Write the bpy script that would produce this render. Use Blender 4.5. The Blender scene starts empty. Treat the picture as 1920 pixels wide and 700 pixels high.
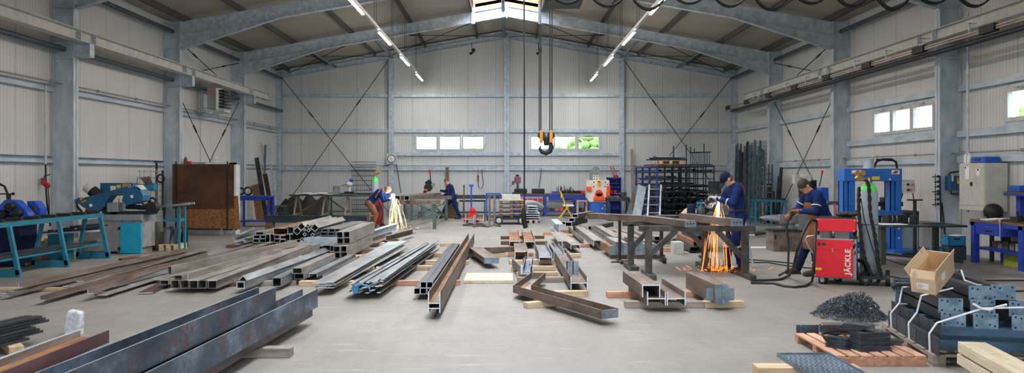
import bpy, math, random
from mathutils import Vector, Matrix, Euler
random.seed(7)
C = bpy.context.scene.collection
PI = math.pi
FPX, VX, VY, CAM_H = 1480.0, 950.0, 328.0, 1.65      # focal length in pixels, vanishing point, eye height

def P(px, py, Y):
    """pixel + depth -> point"""
    return Vector(((px-VX)*Y/FPX, Y, CAM_H-(py-VY)*Y/FPX))
def PZ(px, py, z):
    """pixel + height -> point"""
    Y = FPX*(CAM_H-z)/(py-VY)
    return Vector(((px-VX)*Y/FPX, Y, z))
def FL(px, py): return PZ(px, py, 0.0)
def V(*a): return Vector(a)
def lin(h):
    if isinstance(h, str):
        h = h.lstrip('#'); c = [int(h[i:i+2], 16)/255 for i in (0, 2, 4)]
    else: c = [x/255 for x in h]
    return tuple(x/12.92 if x <= .04045 else ((x+.055)/1.055)**2.4 for x in c) + (1,)

# ------------------------------------------------------------------ materials
def nmat(name):
    m = bpy.data.materials.new(name); m.use_nodes = True
    nt = m.node_tree; b = nt.nodes['Principled BSDF']
    return m, nt, b
def objvec(nt, scale=(1, 1, 1), rnd=True):
    tc = nt.nodes.new('ShaderNodeTexCoord'); mp = nt.nodes.new('ShaderNodeMapping')
    mp.inputs['Scale'].default_value = scale
    nt.links.new(tc.outputs['Object'], mp.inputs['Vector'])
    if not rnd: return mp.outputs[0]
    oi = nt.nodes.new('ShaderNodeObjectInfo'); mu = nt.nodes.new('ShaderNodeMath'); mu.operation = 'MULTIPLY'
    mu.inputs[1].default_value = 37.0
    nt.links.new(oi.outputs['Random'], mu.inputs[0])
    ad = nt.nodes.new('ShaderNodeVectorMath'); ad.operation = 'ADD'
    nt.links.new(mp.outputs[0], ad.inputs[0]); nt.links.new(mu.outputs[0], ad.inputs[1])
    return ad.outputs[0]
def noise(nt, vec, scale, detail=3, rough=.55):
    n = nt.nodes.new('ShaderNodeTexNoise'); n.inputs['Scale'].default_value = scale
    n.inputs['Detail'].default_value = detail; n.inputs['Roughness'].default_value = rough
    nt.links.new(vec, n.inputs['Vector']); return n.outputs['Fac']
def ramp(nt, fac, stops):
    r = nt.nodes.new('ShaderNodeValToRGB'); e = r.color_ramp.elements
    e[0].position, e[0].color = stops[0][0], stops[0][1]
    e[1].position, e[1].color = stops[-1][0], stops[-1][1]
    for p, c in stops[1:-1]:
        x = e.new(p); x.color = c
    nt.links.new(fac, r.inputs['Fac']); return r.outputs['Color']
def mixc(nt, fac, a, b):
    m = nt.nodes.new('ShaderNodeMix'); m.data_type = 'RGBA'
    if isinstance(fac, (int, float)): m.inputs[0].default_value = fac
    else: nt.links.new(fac, m.inputs[0])
    for i, x in ((6, a), (7, b)):
        if isinstance(x, tuple): m.inputs[i].default_value = x
        else: nt.links.new(x, m.inputs[i])
    return m.outputs[2]
def bump(nt, b, h, strength=.2, dist=.01):
    n = nt.nodes.new('ShaderNodeBump'); n.inputs['Strength'].default_value = strength
    n.inputs['Distance'].default_value = dist
    nt.links.new(h, n.inputs['Height']); nt.links.new(n.outputs[0], b.inputs['Normal'])
def G(v): return (v, v, v, 1)

def paint(name, col, rough=.5, metal=0.0, dirt=.25, scale=6, spec=.5):
    m, nt, b = nmat(name); c = lin(col)
    v = objvec(nt); f = noise(nt, v, scale, 5)
    d = tuple(x*(1-dirt) for x in c[:3])+(1,)
    l = tuple(min(1, x*(1+dirt*.25)) for x in c[:3])+(1,)
    nt.links.new(ramp(nt, f, [(.3, d), (.55, c), (.75, l)]), b.inputs['Base Color'])
    b.inputs['Roughness'].default_value = rough; b.inputs['Metallic'].default_value = metal
    b.inputs['Specular IOR Level'].default_value = spec
    return m
def steel(name, a, bb, rust=None, amount=.5, rough=.5, metal=.55, scale=5, streak=(1, .25, 1)):
    m, nt, b = nmat(name)
    v = objvec(nt, streak); f = noise(nt, v, scale, 6, .6)
    col = ramp(nt, f, [(.35, lin(a)), (.65, lin(bb))])
    if rust:
        f2 = noise(nt, v, scale*1.7, 5, .65)
        k = ramp(nt, f2, [(amount, G(0)), (amount+.14, G(1))])
        col = mixc(nt, k, col, lin(rust))
    nt.links.new(col, b.inputs['Base Color'])
    b.inputs['Roughness'].default_value = rough; b.inputs['Metallic'].default_value = metal
    bump(nt, b, f, .08, .004)
    return m
def emis(name, col, s):
    m, nt, b = nmat(name)
    b.inputs['Base Color'].default_value = lin(col); b.inputs['Emission Color'].default_value = lin(col)
    b.inputs['Emission Strength'].default_value = s
    return m
def woodmat(name, a, bb, scale=3, stretch=(6, .6, 6)):
    m, nt, b = nmat(name)
    v = objvec(nt, stretch); f = noise(nt, v, scale, 5, .6)
    f2 = noise(nt, objvec(nt), 9, 3)
    col = ramp(nt, f, [(.35, lin(a)), (.62, lin(bb))])
    dk = tuple(x*.55 for x in lin(a)[:3])+(1,)
    k = ramp(nt, f2, [(.62, G(0)), (.72, G(.6))])
    nt.links.new(mixc(nt, k, col, dk), b.inputs['Base Color'])
    b.inputs['Roughness'].default_value = .75
    bump(nt, b, f, .15, .004)
    return m

M = {}
M['galv'] = steel('galvanised', '#a0b2bf', '#c6d1d8', rough=.5, metal=.2, scale=7)
M['galv_dark'] = steel('galvanised_dull', '#5d6b75', '#788690', rough=.6, metal=.3, scale=6)
M['column'] = steel('column_zinc', '#a3b5c1', '#c9d3d9', rough=.55, metal=.1, scale=4, streak=(1, 1, .6))
M['purlin'] = paint('purlin_grey', '#4a4a48', .7, 0, .2)
M['crane_grey'] = paint('crane_grey', '#c2c5c0', .55, 0, .2)
M['tube_dark'] = paint('tube_slate', '#4a5560', .5, .2, .2)
M['rod'] = paint('rod_black', '#2b2f33', .6, .2, .2)
M['black'] = paint('black_rubber', '#17181a', .6, 0, .3)
M['dark'] = paint('dark_metal', '#2a2c2f', .5, .3, .3)
M['grey'] = paint('grey_paint', '#8d9296', .5, 0, .2)
M['light_grey'] = paint('light_grey_paint', '#c4c7c4', .5, 0, .2)
M['white'] = paint('white_paint', '#e4e4e0', .5, 0, .1)
M['paper'] = paint('paper', '#eef0f4', .8, 0, .04)
M['mill'] = steel('mill_scale', '#63676b', '#94989b', '#6f6257', .62, .45, .4)
def beam_face():
    m, nt, b = nmat('beam_mill_scale'); v = objvec(nt, (1, .55, 1))
    f1 = noise(nt, v, 2.2, 8, .65); f2 = noise(nt, objvec(nt, (1, .9, .35)), 5, 7, .7); f3 = noise(nt, objvec(nt), 26, 5, .7); f4 = noise(nt, objvec(nt, (1, 5, .5)), 2.3, 4, .6)
    c = ramp(nt, f1, [(.34, lin('#263442')), (.5, lin('#4a5c6c')), (.64, lin('#8395a6'))])
    c = mixc(nt, ramp(nt, f4, [(.66, G(0)), (.72, G(.45))]), c, lin('#a9b4bd'))
    c = mixc(nt, ramp(nt, f2, [(.5, G(0)), (.66, G(.6))]), c, lin('#5c4f50'))
    mu = nt.nodes.new('ShaderNodeMath'); mu.operation = 'MULTIPLY'
    nt.links.new(ramp(nt, f3, [(.53, G(0)), (.58, G(1))]), mu.inputs[0]); nt.links.new(ramp(nt, f2, [(.5, G(0)), (.58, G(1))]), mu.inputs[1])
    c = mixc(nt, mu.outputs[0], c, lin('#6b3a22'))
    nt.links.new(c, b.inputs['Base Color']); b.inputs['Roughness'].default_value = .5; b.inputs['Metallic'].default_value = .35
    return m
M['mill_blue'] = beam_face()
M['mill_dark'] = steel('mill_scale_dark', '#2d3136', '#4c5158', '#4a3f38', .62, .45, .5)
M['mill_brown'] = steel('mill_scale_brown', '#5a4d45', '#867a70', '#7d5a3c', .55, .6, .3)
M['mill_warm'] = steel('mill_scale_warm', '#78726b', '#a39d96', '#7d6a58', .62, .55, .3)
M['rust'] = steel('orange_rust', '#8c5c38', '#b8854f', '#6b5244', .5, .8, .1, 6)
M['rust_brown'] = steel('rusty_brown', '#7a5238', '#a57a55', '#5d5048', .52, .7, .2, 5)
M['plum'] = steel('red_primer_rust', '#4a333c', '#6b4f55', '#7c4a32', .66, .6, .2)
M['steel'] = steel('bright_steel', '#8f979f', '#c0c6cc', rough=.35, metal=.7)
M['cut'] = steel('fresh_cut_steel', '#c3d0dd', '#eaf1f8', rough=.4, metal=.3)
M['chrome'] = steel('chrome', '#c8ccd0', '#e8ecf0', rough=.15, metal=1)
M['blueplate'] = steel('blue_grey_plate', '#6a7985', '#98a7b3', '#4c5862', .6, .45, .4, 6)
M['mill_grey'] = steel('mill_scale_grey', '#7b7e80', '#a6a8a8', '#6d6a66', .62, .45, .4, 4)
M['wood'] = woodmat('pale_wood', '#b89b78', '#d9c3a2')
M['wood_white'] = woodmat('fresh_timber', '#c6b798', '#dccfb6')
M['wood_red'] = woodmat('reddish_wood', '#b07a62', '#cf9d82')
M['wood_grey'] = woodmat('weathered_wood', '#7d7367', '#a2978a')
M['wood_dark'] = woodmat('dark_wood', '#54412f', '#7a6048')
M['ply'] = woodmat('plywood_orange', '#d2905a', '#eab483', 1.5, (1, 5, 1))
M['cardboard'] = woodmat('cardboard', '#cbae8a', '#dac09d', 2, (1, 1, 1))
M['blue'] = paint('machine_blue', '#1c56bd', .45, 0, .25)
M['blue_deep'] = paint('bench_blue', '#1a3aa0', .5, 0, .3)
M['blue_press'] = paint('press_blue', '#2269c0', .45, 0, .2)
M['teal'] = paint('petrol_paint', '#1a5c84', .45, 0, .25)
M['turq'] = paint('turquoise_paint', '#1fa3c4', .45, 0, .2)
M['turq_frame'] = paint('turquoise_frame', '#1f7892', .5, 0, .3)
M['green'] = paint('green_frame', '#4c6658', .55, 0, .3)
M['green_bright'] = paint('cylinder_green', '#4fd05a', .4, 0, .1)
M['red'] = paint('machine_red', '#e0202f', .4, 0, .08, spec=.3)
M['red_dark'] = paint('plug_red', '#a11f2b', .5, 0, .2)
M['orange'] = paint('signal_orange', '#f0561f', .45, 0, .1)
M['yellow'] = paint('hook_yellow', '#e0952a', .5, 0, .15)
M['yellow_sign'] = paint('sign_yellow', '#f2c41d', .5, 0, .05)
M['navy'] = paint('navy_cloth', '#172b5c', .85, 0, .5, 10, .2)
M['navy_dark'] = paint('dark_navy_cloth', '#16223f', .85, 0, .35, 10, .2)
M['leather'] = paint('leather', '#8a5b40', .75, 0, .35, 10, .2)
M['skin'] = paint('skin', '#d9a583', .55, 0, .12)
M['hair'] = paint('hair_brown', '#6a4a32', .7, 0, .4, 30)
M['hair_dark'] = paint('hair_dark', '#3a2d28', .7, 0, .4, 30)
M['glove'] = paint('work_glove', '#b9b5a8', .85, 0, .3, 12)
M['brass'] = paint('brass', '#c9a25a', .3, .9, .15)
M['plastic_teal'] = paint('bin_plastic', '#2b88b5', .45, 0, .2)
M['cyl_grey'] = paint('cylinder_grey', '#9aa4ac', .4, 0, .15)
M['cloth_dark'] = paint('dark_tarpaulin', '#34322f', .8, 0, .5, 5)
M['lamp'] = emis('led_diffuser', '#fffaf4', 100)
M['spark'] = emis('spark_glow', '#ff8a30', 2.4)
M['arc'] = emis('welding_arc', '#bfe8ff', 150)

# ------------------------------------------------------------------ mesh builder
class MB:
    def __init__(s): s.v, s.f, s.m, s.sm = [], [], [], []
    def add(s, vs, fs, mi=0, smooth=False, T=None):
        b = len(s.v)
        s.v += [tuple(T @ Vector(p)) if T else tuple(p) for p in vs]
        for f in fs: s.f.append([b+i for i in f]); s.m.append(mi); s.sm.append(smooth)
        return s
    def box(s, lo, hi, mi=0, T=None, taper=0):
        (a, b, c), (d, e, f) = lo, hi; t = taper
        vs = [(a, b, c), (d, b, c), (d, e, c), (a, e, c), (a+t, b+t, f), (d-t, b+t, f), (d-t, e-t, f), (a+t, e-t, f)]
        return s.add(vs, [(3, 2, 1, 0), (4, 5, 6, 7), (0, 1, 5, 4), (1, 2, 6, 5), (2, 3, 7, 6), (3, 0, 4, 7)], mi, False, T)
    def cbox(s, c, d, mi=0, rot=None):
        T = Matrix.Translation(c)
        if rot is not None: T = T @ Euler(rot).to_matrix().to_4x4()
        h = [x/2 for x in d]
        return s.box((-h[0], -h[1], -h[2]), (h[0], h[1], h[2]), mi, T)
    def beam(s, a, b, w, h, mi=0, up=(0, 0, 1)):
        """rectangular bar between two points (centre line)"""
        a, b = Vector(a), Vector(b); T = frame(a, b, up); L = (b-a).length
        return s.box((-w/2, 0, -h/2), (w/2, L, h/2), mi, T)
    def cyl(s, a, b, r, n=12, mi=0, r2=None, cap=True):
        a, b = Vector(a), Vector(b); T = frame(a, b); L = (b-a).length; r2 = r if r2 is None else r2
        vs = [(r*math.cos(2*PI*i/n), 0, r*math.sin(2*PI*i/n)) for i in range(n)] + [(r2*math.cos(2*PI*i/n), L, r2*math.sin(2*PI*i/n)) for i in range(n)]
        s.add(vs, [(i, (i+1) % n, n+(i+1) % n, n+i)[::-1] for i in range(n)], mi, True, T)
        if cap: s.add(vs, [tuple(range(n)), tuple(range(2*n-1, n-1, -1))], mi, False, T)
        return s
    def path(s, pts, r, n=7, mi=0, cap=True, radii=None):
        pts = [Vector(p) for p in pts]; K = len(pts); vs = []; nrm = None
        for k in range(K):
            t = (pts[min(k+1, K-1)]-pts[max(k-1, 0)]).normalized()
            if nrm is None:
                nrm = t.orthogonal().normalized()
            nrm = (nrm-t*nrm.dot(t))
            nrm = nrm.normalized() if nrm.length > 1e-6 else t.orthogonal().normalized()
            bn = t.cross(nrm); rr = radii[k] if radii else r
            for i in range(n):
                a = 2*PI*i/n; vs.append(tuple(pts[k]+nrm*(rr*math.cos(a))+bn*(rr*math.sin(a))))
        fs = [(k*n+i, k*n+(i+1) % n, (k+1)*n+(i+1) % n, (k+1)*n+i) for k in range(K-1) for i in range(n)]
        s.add(vs, fs, mi, True)
        if cap: s.add(vs, [tuple(range(n))[::-1], tuple(range((K-1)*n, K*n))], mi)
        return s
    def lathe(s, prof, n=20, mi=0, T=None):
        """prof: (radius, z) list round z"""
        K = len(prof); vs = [(r*math.cos(2*PI*i/n), r*math.sin(2*PI*i/n), z) for r, z in prof for i in range(n)]
        fs = [(k*n+i, k*n+(i+1) % n, (k+1)*n+(i+1) % n, (k+1)*n+i) for k in range(K-1) for i in range(n)]
        s.add(vs, fs, mi, True, T)
        ends = []
        if prof[0][0] > 1e-4: ends.append(tuple(range(n))[::-1])
        if prof[-1][0] > 1e-4: ends.append(tuple(range((K-1)*n, K*n)))
        s.add(vs, ends, mi, False, T) if ends else None
        return s
    def prism(s, poly, h0, h1, T=None, mi=0, mi_end=None):
        """poly in local xz, extruded along local y from h0 to h1"""
        n = len(poly); vs = [(x, h0, z) for x, z in poly]+[(x, h1, z) for x, z in poly]
        s.add(vs, [(i, n+i, n+(i+1) % n, (i+1) % n) for i in range(n)], mi, False, T)
        me = mi if mi_end is None else mi_end
        s.add(vs, [tuple(range(n)), tuple(range(2*n-1, n-1, -1))], me, False, T)
        return s
    def ell(s, c, r, nu=14, nv=9, mi=0, T=None):
        c = Vector(c); r = (r, r, r) if isinstance(r, (int, float)) else r
        vs = [(0, 0, -1)]+[(math.sin(PI*j/nv)*math.cos(2*PI*i/nu), math.sin(PI*j/nv)*math.sin(2*PI*i/nu), -math.cos(PI*j/nv)) for j in range(1, nv) for i in range(nu)]+[(0, 0, 1)]
        vs = [(c.x+x*r[0], c.y+y*r[1], c.z+z*r[2]) for x, y, z in vs]
        L = len(vs)-1; fs = [(0, 1+(i+1) % nu, 1+i) for i in range(nu)]
        for j in range(nv-2):
            o = 1+j*nu; fs += [(o+i, o+(i+1) % nu, o+nu+(i+1) % nu, o+nu+i) for i in range(nu)]
        o = 1+(nv-2)*nu; fs += [(o+i, o+(i+1) % nu, L) for i in range(nu)]
        return s.add(vs, fs, mi, True, T)
    def torus(s, c, R, r, axis=(0, 0, 1), n=20, k=7, mi=0, a0=0, a1=2*PI):
        q = Vector((0, 0, 1)).rotation_difference(Vector(axis)); c = Vector(c)
        closed = abs(a1-a0-2*PI) < 1e-6
        pts = [c+q @ Vector((R*math.cos(a0+(a1-a0)*i/n), R*math.sin(a0+(a1-a0)*i/n), 0)) for i in range(n+1)]
        return s.path(pts, r, k, mi, not closed)
    def build(s, name, mats, parent=None, loc=None, bevel=0, rz=None):
        me = bpy.data.meshes.new(name); me.from_pydata(s.v, [], s.f)
        mats = mats if isinstance(mats, (list, tuple)) else [mats]
        for m in mats: me.materials.append(M[m] if isinstance(m, str) else m)
        me.polygons.foreach_set('material_index', [min(i, len(mats)-1) for i in s.m])
        me.polygons.foreach_set('use_smooth', s.sm)
        me.update()
        o = bpy.data.objects.new(name, me); C.objects.link(o)
        if parent: o.parent = parent
        if loc is not None: o.location = loc
        if rz: o.rotation_euler = (0, 0, rz)
        if bevel:
            b = o.modifiers.new('bevel', 'BEVEL'); b.width = bevel; b.segments = 2; b.limit_method = 'ANGLE'; b.angle_limit = .9
        return o

def frame(a, b, up=(0, 0, 1)):
    """matrix with local y running a -> b, local z as near up as it can be"""
    a, b = Vector(a), Vector(b); y = (b-a).normalized(); up = Vector(up)
    x = y.cross(up)
    if x.length < 1e-5: x = y.cross(Vector((0, 1, 0)))
    x.normalize(); z = x.cross(y)
    m = Matrix((x, y, z)).transposed().to_4x4(); m.translation = a
    return m

def tag(o, label=None, cat=None, group=None, kind=None):
    if label: o['label'] = label
    if cat: o['category'] = cat
    if group: o['group'] = group
    if kind: o['kind'] = kind
    return o
def thing(name, loc, label, cat, group=None, rz=0):
    o = bpy.data.objects.new(name, None); C.objects.link(o); o.empty_display_size = .1
    o.location = loc; o.rotation_euler = (0, 0, rz)
    return tag(o, label, cat, group)
def dup(root, loc, label=None, rz=None, group=None):
    r = root.copy(); C.objects.link(r); r.location = loc
    if rz is not None: r.rotation_euler = (0, 0, rz)
    if label: r['label'] = label
    if group: r['group'] = group
    for ch in list(root.children):
        c = ch.copy(); C.objects.link(c); c.parent = r
        for g in list(ch.children):
            d = g.copy(); C.objects.link(d); d.parent = c
    return r

# ------------------------------------------------------------------ steel sections
def section(kind, w, h, t=.006, tw=None):
    """outline (x, z) with z from 0 to h, centred on x; hollow sections return (outer, inner)"""
    a = w/2; tw = tw or t
    if kind == 'tube':
        return [(-a, 0), (a, 0), (a, h), (-a, h)], [(-a+t, t), (a-t, t), (a-t, h-t), (-a+t, h-t)]
    if kind == 'flat': return [(-a, 0), (a, 0), (a, h), (-a, h)], None
    if kind == 'I':      # flanges level
        return [(-a, 0), (a, 0), (a, t), (tw/2, t), (tw/2, h-t), (a, h-t), (a, h), (-a, h), (-a, h-t), (-tw/2, h-t), (-tw/2, t), (-a, t)], None
    if kind == 'H':      # flanges upright, web level at mid height
        m0, m1 = h/2-tw/2, h/2+tw/2
        return [(-a, 0), (-a+t, 0), (-a+t, m0), (a-t, m0), (a-t, 0), (a, 0), (a, h), (a-t, h), (a-t, m1), (-a+t, m1), (-a+t, h), (-a, h)], None
    if kind == 'U':      # open side up
        return [(-a, 0), (a, 0), (a, h), (a-t, h), (a-t, tw), (-a+t, tw), (-a+t, h), (-a, h)], None
    if kind == 'N':      # open side down
        return [(-a, 0), (-a+t, 0), (-a+t, h-tw), (a-t, h-tw), (a-t, 0), (a, 0), (a, h), (-a, h)], None
    if kind == 'C':      # open to +x
        return [(-a, 0), (a, 0), (a, t), (-a+tw, t), (-a+tw, h-t), (a, h-t), (a, h), (-a, h)], None
    if kind == 'D':      # open to -x
        return [(x*-1, z) for x, z in section('C', w, h, t, tw)[0]][::-1], None
    if kind == 'L':      # upright leg on the left
        return [(-a, 0), (a, 0), (a, t), (-a+t, t), (-a+t, h), (-a, h)], None
    if kind == 'J':      # upright leg on the right
        return [(-a, 0), (a, 0), (a, h), (a-t, h), (a-t, t), (-a, t)], None
    if kind == 'V':      # roof-shaped angle
        return [(-a, 0), (-a+t*1.4, 0), (0, h-t*1.4), (a-t*1.4, 0), (a, 0), (0, h)], None
def extr(mb, sec, L, T=None, mi=0, me=1, y0=0.0):
    outer, inner = sec
    if inner is None:
        return mb.prism(outer, y0, L, T, mi, me)
    n = len(outer)
    vs = [(x, y, z) for y in (y0, L) for x, z in outer]+[(x, y, z) for y in (y0, L) for x, z in inner]
    fs = [(i, n+i, n+(i+1) % n, (i+1) % n) for i in range(n)]+[(2*n+i, 2*n+(i+1) % n, 3*n+(i+1) % n, 3*n+i) for i in range(n)]
    mb.add(vs, fs, mi, False, T)
    mb.add(vs, [(i, (i+1) % n, 2*n+(i+1) % n, 2*n+i) for i in range(n)]+[(n+i, 3*n+i, 3*n+(i+1) % n, n+(i+1) % n) for i in range(n)], me, False, T)
    return mb
def bar(name, sec, a, b, mat, label, cat='steel bar', group=None, roll=0, end='cut', parent=None, kind=None):
    """steel section from a to b (centre of its underside), one top-level object"""
    a, b = Vector(a), Vector(b)
    mb = MB(); extr(mb, section(*sec), (b-a).length)
    o = mb.build(name, [mat, end], parent)
    T = frame(a, b)
    if roll: T = T @ Matrix.Rotation(roll, 4, 'Y')
    o.matrix_local = T
    if not parent: tag(o, label, cat, group, kind)
    return o
def block(name, lo, hi, mat, label, cat, group=None, rz=0, bevel=.006, kind=None):
    """bevelled rectangular block standing where it lies"""
    c = [(lo[i]+hi[i])/2 for i in range(3)]; d = [(hi[i]-lo[i])/2 for i in range(3)]
    o = MB().box((-d[0], -d[1], 0), (d[0], d[1], d[2]*2)).build(name, mat, None, (c[0], c[1], lo[2]), bevel, rz)
    return tag(o, label, cat, group, kind)
def timber(a, b, w, h, mat, label, group=None, name='wooden_bearer'):
    """squared timber from a to b, underside centre"""
    a, b = Vector(a), Vector(b)
    o = MB().box((-w/2, 0, 0), (w/2, (b-a).length, h)).build(name, mat, None, None, .006)
    o.matrix_local = frame(a, b)
    return tag(o, label, 'wood block', group)

class Settle:
    """lays bars on top of one another: each comes to rest on what it crosses"""
    def __init__(s, base): s.base = base; s.it = []
    @staticmethod
    def rect(a, b, w):
        a, b = Vector((a[0], a[1])), Vector((b[0], b[1])); d = (b-a).normalized(); n = Vector((-d.y, d.x))*(w/2)
        return [a+n, b+n, b-n, a-n]
    @staticmethod
    def hit(p, q):
        for r in (p, q):
            for i in range(4):
                e = r[(i+1) % 4]-r[i]; n = Vector((-e.y, e.x))
                u = [n.dot(v) for v in p]; v_ = [n.dot(v) for v in q]
                if max(u) <= min(v_)+1e-5 or max(v_) <= min(u)+1e-5: return False
        return True
    def put(s, a, b, w, h):
        r = s.rect(a, b, w); z = s.base
        for q, t in s.it:
            if t > z and s.hit(r, q): z = t
        s.it.append((r, z+h+.0006)); return z
    def bar(s, name, sec, a, b, *k, **kw):
        z = s.put(a, b, sec[1], sec[2]); return bar(name, sec, (a[0], a[1], z), (b[0], b[1], z), *k, **kw)
# ------------------------------------------------------------------ the hall
WX, YB, YF = 9.5, 32.66, -7.0
COLX = 9.04                      # inner face of the columns
FR = [0.46, 5.83, 11.2, 16.57, 21.93, 27.3]
RZ0, SL = 7.48, math.tan(math.radians(10))
def rafter_top(x): return RZ0-abs(x)*SL

def wall_panel_mat():
    m, nt, b = nmat('sandwich_panel')
    tc = nt.nodes.new('ShaderNodeTexCoord'); sp = nt.nodes.new('ShaderNodeSeparateXYZ')
    nt.links.new(tc.outputs['Object'], sp.inputs[0])
    ad = nt.nodes.new('ShaderNodeMath'); ad.operation = 'ADD'
    nt.links.new(sp.outputs['X'], ad.inputs[0]); nt.links.new(sp.outputs['Y'], ad.inputs[1])
    def lines(period, width):
        d = nt.nodes.new('ShaderNodeMath'); d.operation = 'DIVIDE'; d.inputs[1].default_value = period
        f = nt.nodes.new('ShaderNodeMath'); f.operation = 'FRACT'
        l = nt.nodes.new('ShaderNodeMath'); l.operation = 'LESS_THAN'; l.inputs[1].default_value = width/period
        nt.links.new(ad.outputs[0], d.inputs[0]); nt.links.new(d.outputs[0], f.inputs[0]); nt.links.new(f.outputs[0], l.inputs[0])
        return l.outputs[0]
    v = objvec(nt, (1, 1, .4), False); n = noise(nt, v, 1.2, 4)
    base = ramp(nt, n, [(.3, lin('#c4c8c8')), (.7, lin('#d2d5d5'))])
    a = mixc(nt, lines(.1, .016), base, lin('#b6baba'))
    c = mixc(nt, lines(1.15, .022), a, lin('#a0a3a3'))
    nt.links.new(c, b.inputs['Base Color']); b.inputs['Roughness'].default_value = .45
    return m
M['panel'] = wall_panel_mat()
def floor_mat():
    m, nt, b = nmat('worn_concrete')
    v = objvec(nt, (1, 1, 1), False)
    f = noise(nt, v, .45, 6, .6); f2 = noise(nt, objvec(nt, (3, .9, 1), False), 1.6, 8, .72); f3 = noise(nt, v, 22, 4)
    c = ramp(nt, f, [(.3, lin('#827f79')), (.5, lin('#918e88')), (.7, lin('#9d9992'))])
    k = ramp(nt, f2, [(.48, G(0)), (.72, G(.6))])
    c = mixc(nt, k, c, lin('#77756f'))
    k2 = ramp(nt, f3, [(.6, G(0)), (.75, G(.3))])
    c = mixc(nt, k2, c, lin('#b8b5ae'))
    sc = noise(nt, objvec(nt, (.5, 5, 1), False), 2.2, 9, .75)
    k3 = ramp(nt, sc, [(.56, G(0)), (.64, G(.35))])
    c = mixc(nt, k3, c, lin('#bdbab3'))
    big = noise(nt, objvec(nt, (1, .7, 1), False), .16, 5, .55)
    c = mixc(nt, ramp(nt, big, [(.47, G(0)), (.62, G(.6))]), c, lin('#72706b'))
    # grime round the work places, with light falloff at sides and rear painted in
    tc = nt.nodes.new('ShaderNodeTexCoord'); wob = noise(nt, objvec(nt, (1, 1, 1), False), 1.1, 7, .7)
    for (x, y, r, k) in ((3.0, 13.6, 2.6, .75), (7.2, 13.6, 3.4, .8), (5.2, 11.6, 2.2, .45), (-8.2, 17.5, 3.6, .6), (-4.5, 25.5, 3.0, .5), (7.5, 22, 4.5, .7), (-7.2, 12.0, 2.6, .35), (4.2, 18.5, 2.6, .5)):
        mp = nt.nodes.new('ShaderNodeVectorMath'); mp.operation = 'DISTANCE'; mp.inputs[1].default_value = (x, y, 0); nt.links.new(tc.outputs['Object'], mp.inputs[0])
        a = nt.nodes.new('ShaderNodeMath'); a.operation = 'DIVIDE'; a.inputs[1].default_value = r; nt.links.new(mp.outputs['Value'], a.inputs[0])
        s = nt.nodes.new('ShaderNodeMath'); s.operation = 'ADD'; nt.links.new(a.outputs[0], s.inputs[0]); nt.links.new(wob, s.inputs[1])
        c = mixc(nt, ramp(nt, s.outputs[0], [(.75, G(k)), (1.0, G(k*.45)), (1.0, G(k*.45))][:1]+[(1.0, G(0))]), c, lin('#4c4a47'))
    nt.links.new(c, b.inputs['Base Color'])
    b.inputs['Roughness'].default_value = .55; b.inputs['Specular IOR Level'].default_value = .35
    bump(nt, b, f2, .06, .01)
    return m
M['floor'] = floor_mat()
M['roof'] = paint('roof_panel', '#a19b8e', .7, 0, .12, 1.2)
M['ground'] = paint('yard_gravel', '#8c8a80', .9, 0, .3)
def glassmat():
    m, nt, b = nmat('window_glass')
    nt.nodes.remove(b); out = nt.nodes['Material Output']
    t = nt.nodes.new('ShaderNodeBsdfTransparent'); g = nt.nodes.new('ShaderNodeBsdfGlossy'); g.inputs['Roughness'].default_value = .02
    mx = nt.nodes.new('ShaderNodeMixShader')
    t.inputs[0].default_value = (.93, .96, .96, 1)
    mx.inputs[0].default_value = .05; nt.links.new(t.outputs[0], mx.inputs[1]); nt.links.new(g.outputs[0], mx.inputs[2])
    nt.links.new(mx.outputs[0], out.inputs['Surface'])
    return m
M['glass'] = glassmat()

def struct(mb, name, mats, label=None, cat='building', **k):
    o = mb.build(name, mats, **k); tag(o, label, cat, None, 'structure'); return o

struct(MB().box((-WX-.2, YF-.2, -.2), (WX+.2, YB+.2, 0)), 'floor', 'floor', 'pale worn concrete floor of the workshop hall', 'floor')
struct(MB().box((-60, -60, -.5), (60, 90, -.22)), 'ground', 'ground', 'yard ground outside the hall', 'ground')
def roof_under(x): return rafter_top(x)+.17
def slab(mb, x0, x1, y0, y1, z0, z1, t=.12):
    vs = [(x0, y0, z0), (x1, y0, z1), (x1, y1, z1), (x0, y1, z0)]
    mb.add(vs+[(x, y, z+t) for x, y, z in vs], [(3, 2, 1, 0), (4, 5, 6, 7), (0, 1, 5, 4), (1, 2, 6, 5), (2, 3, 7, 6), (3, 0, 4, 7)])
SK = 1.15; SY0, SY1 = 2.0, 27.34
mb = MB()
for s in (-1, 1):
    slab(mb, s*SK, s*(WX+.3), YF-.3, YB+.3, roof_under(SK), roof_under(WX+.3))
    slab(mb, 0, s*SK, SY1, YB+.3, roof_under(0), roof_under(SK))
    slab(mb, 0, s*SK, YF-.3, SY0, roof_under(0), roof_under(SK))
struct(mb, 'ceiling', 'roof', 'grey beige underside of the pitched roof panels', 'ceiling')
# ridge skylight: plywood-lined upstand with translucent glazing
mb = MB(); zt = 8.35
for s in (-1, 1): mb.box((min(s*SK, s*(SK+.05)), SY0, roof_under(SK)), (max(s*SK, s*(SK+.05)), SY1, zt))
mb.box((-SK-.05, SY1, 7.3), (SK+.05, SY1+.05, zt)); mb.box((-SK-.05, SY0-.05, 7.3), (SK+.05, SY0, zt))
struct(mb, 'trim_1', 'ply', 'orange plywood lining of the ridge skylight', 'skylight lining')
M['skylight'] = emis('skylight_daylight', '#eaf4ff', 7.5)
struct(MB().box((-SK-.05, SY0-.05, zt), (SK+.05, SY1+.05, zt+.04)), 'window_5', 'skylight', 'translucent glazing of the ridge skylight', 'window')

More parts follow.
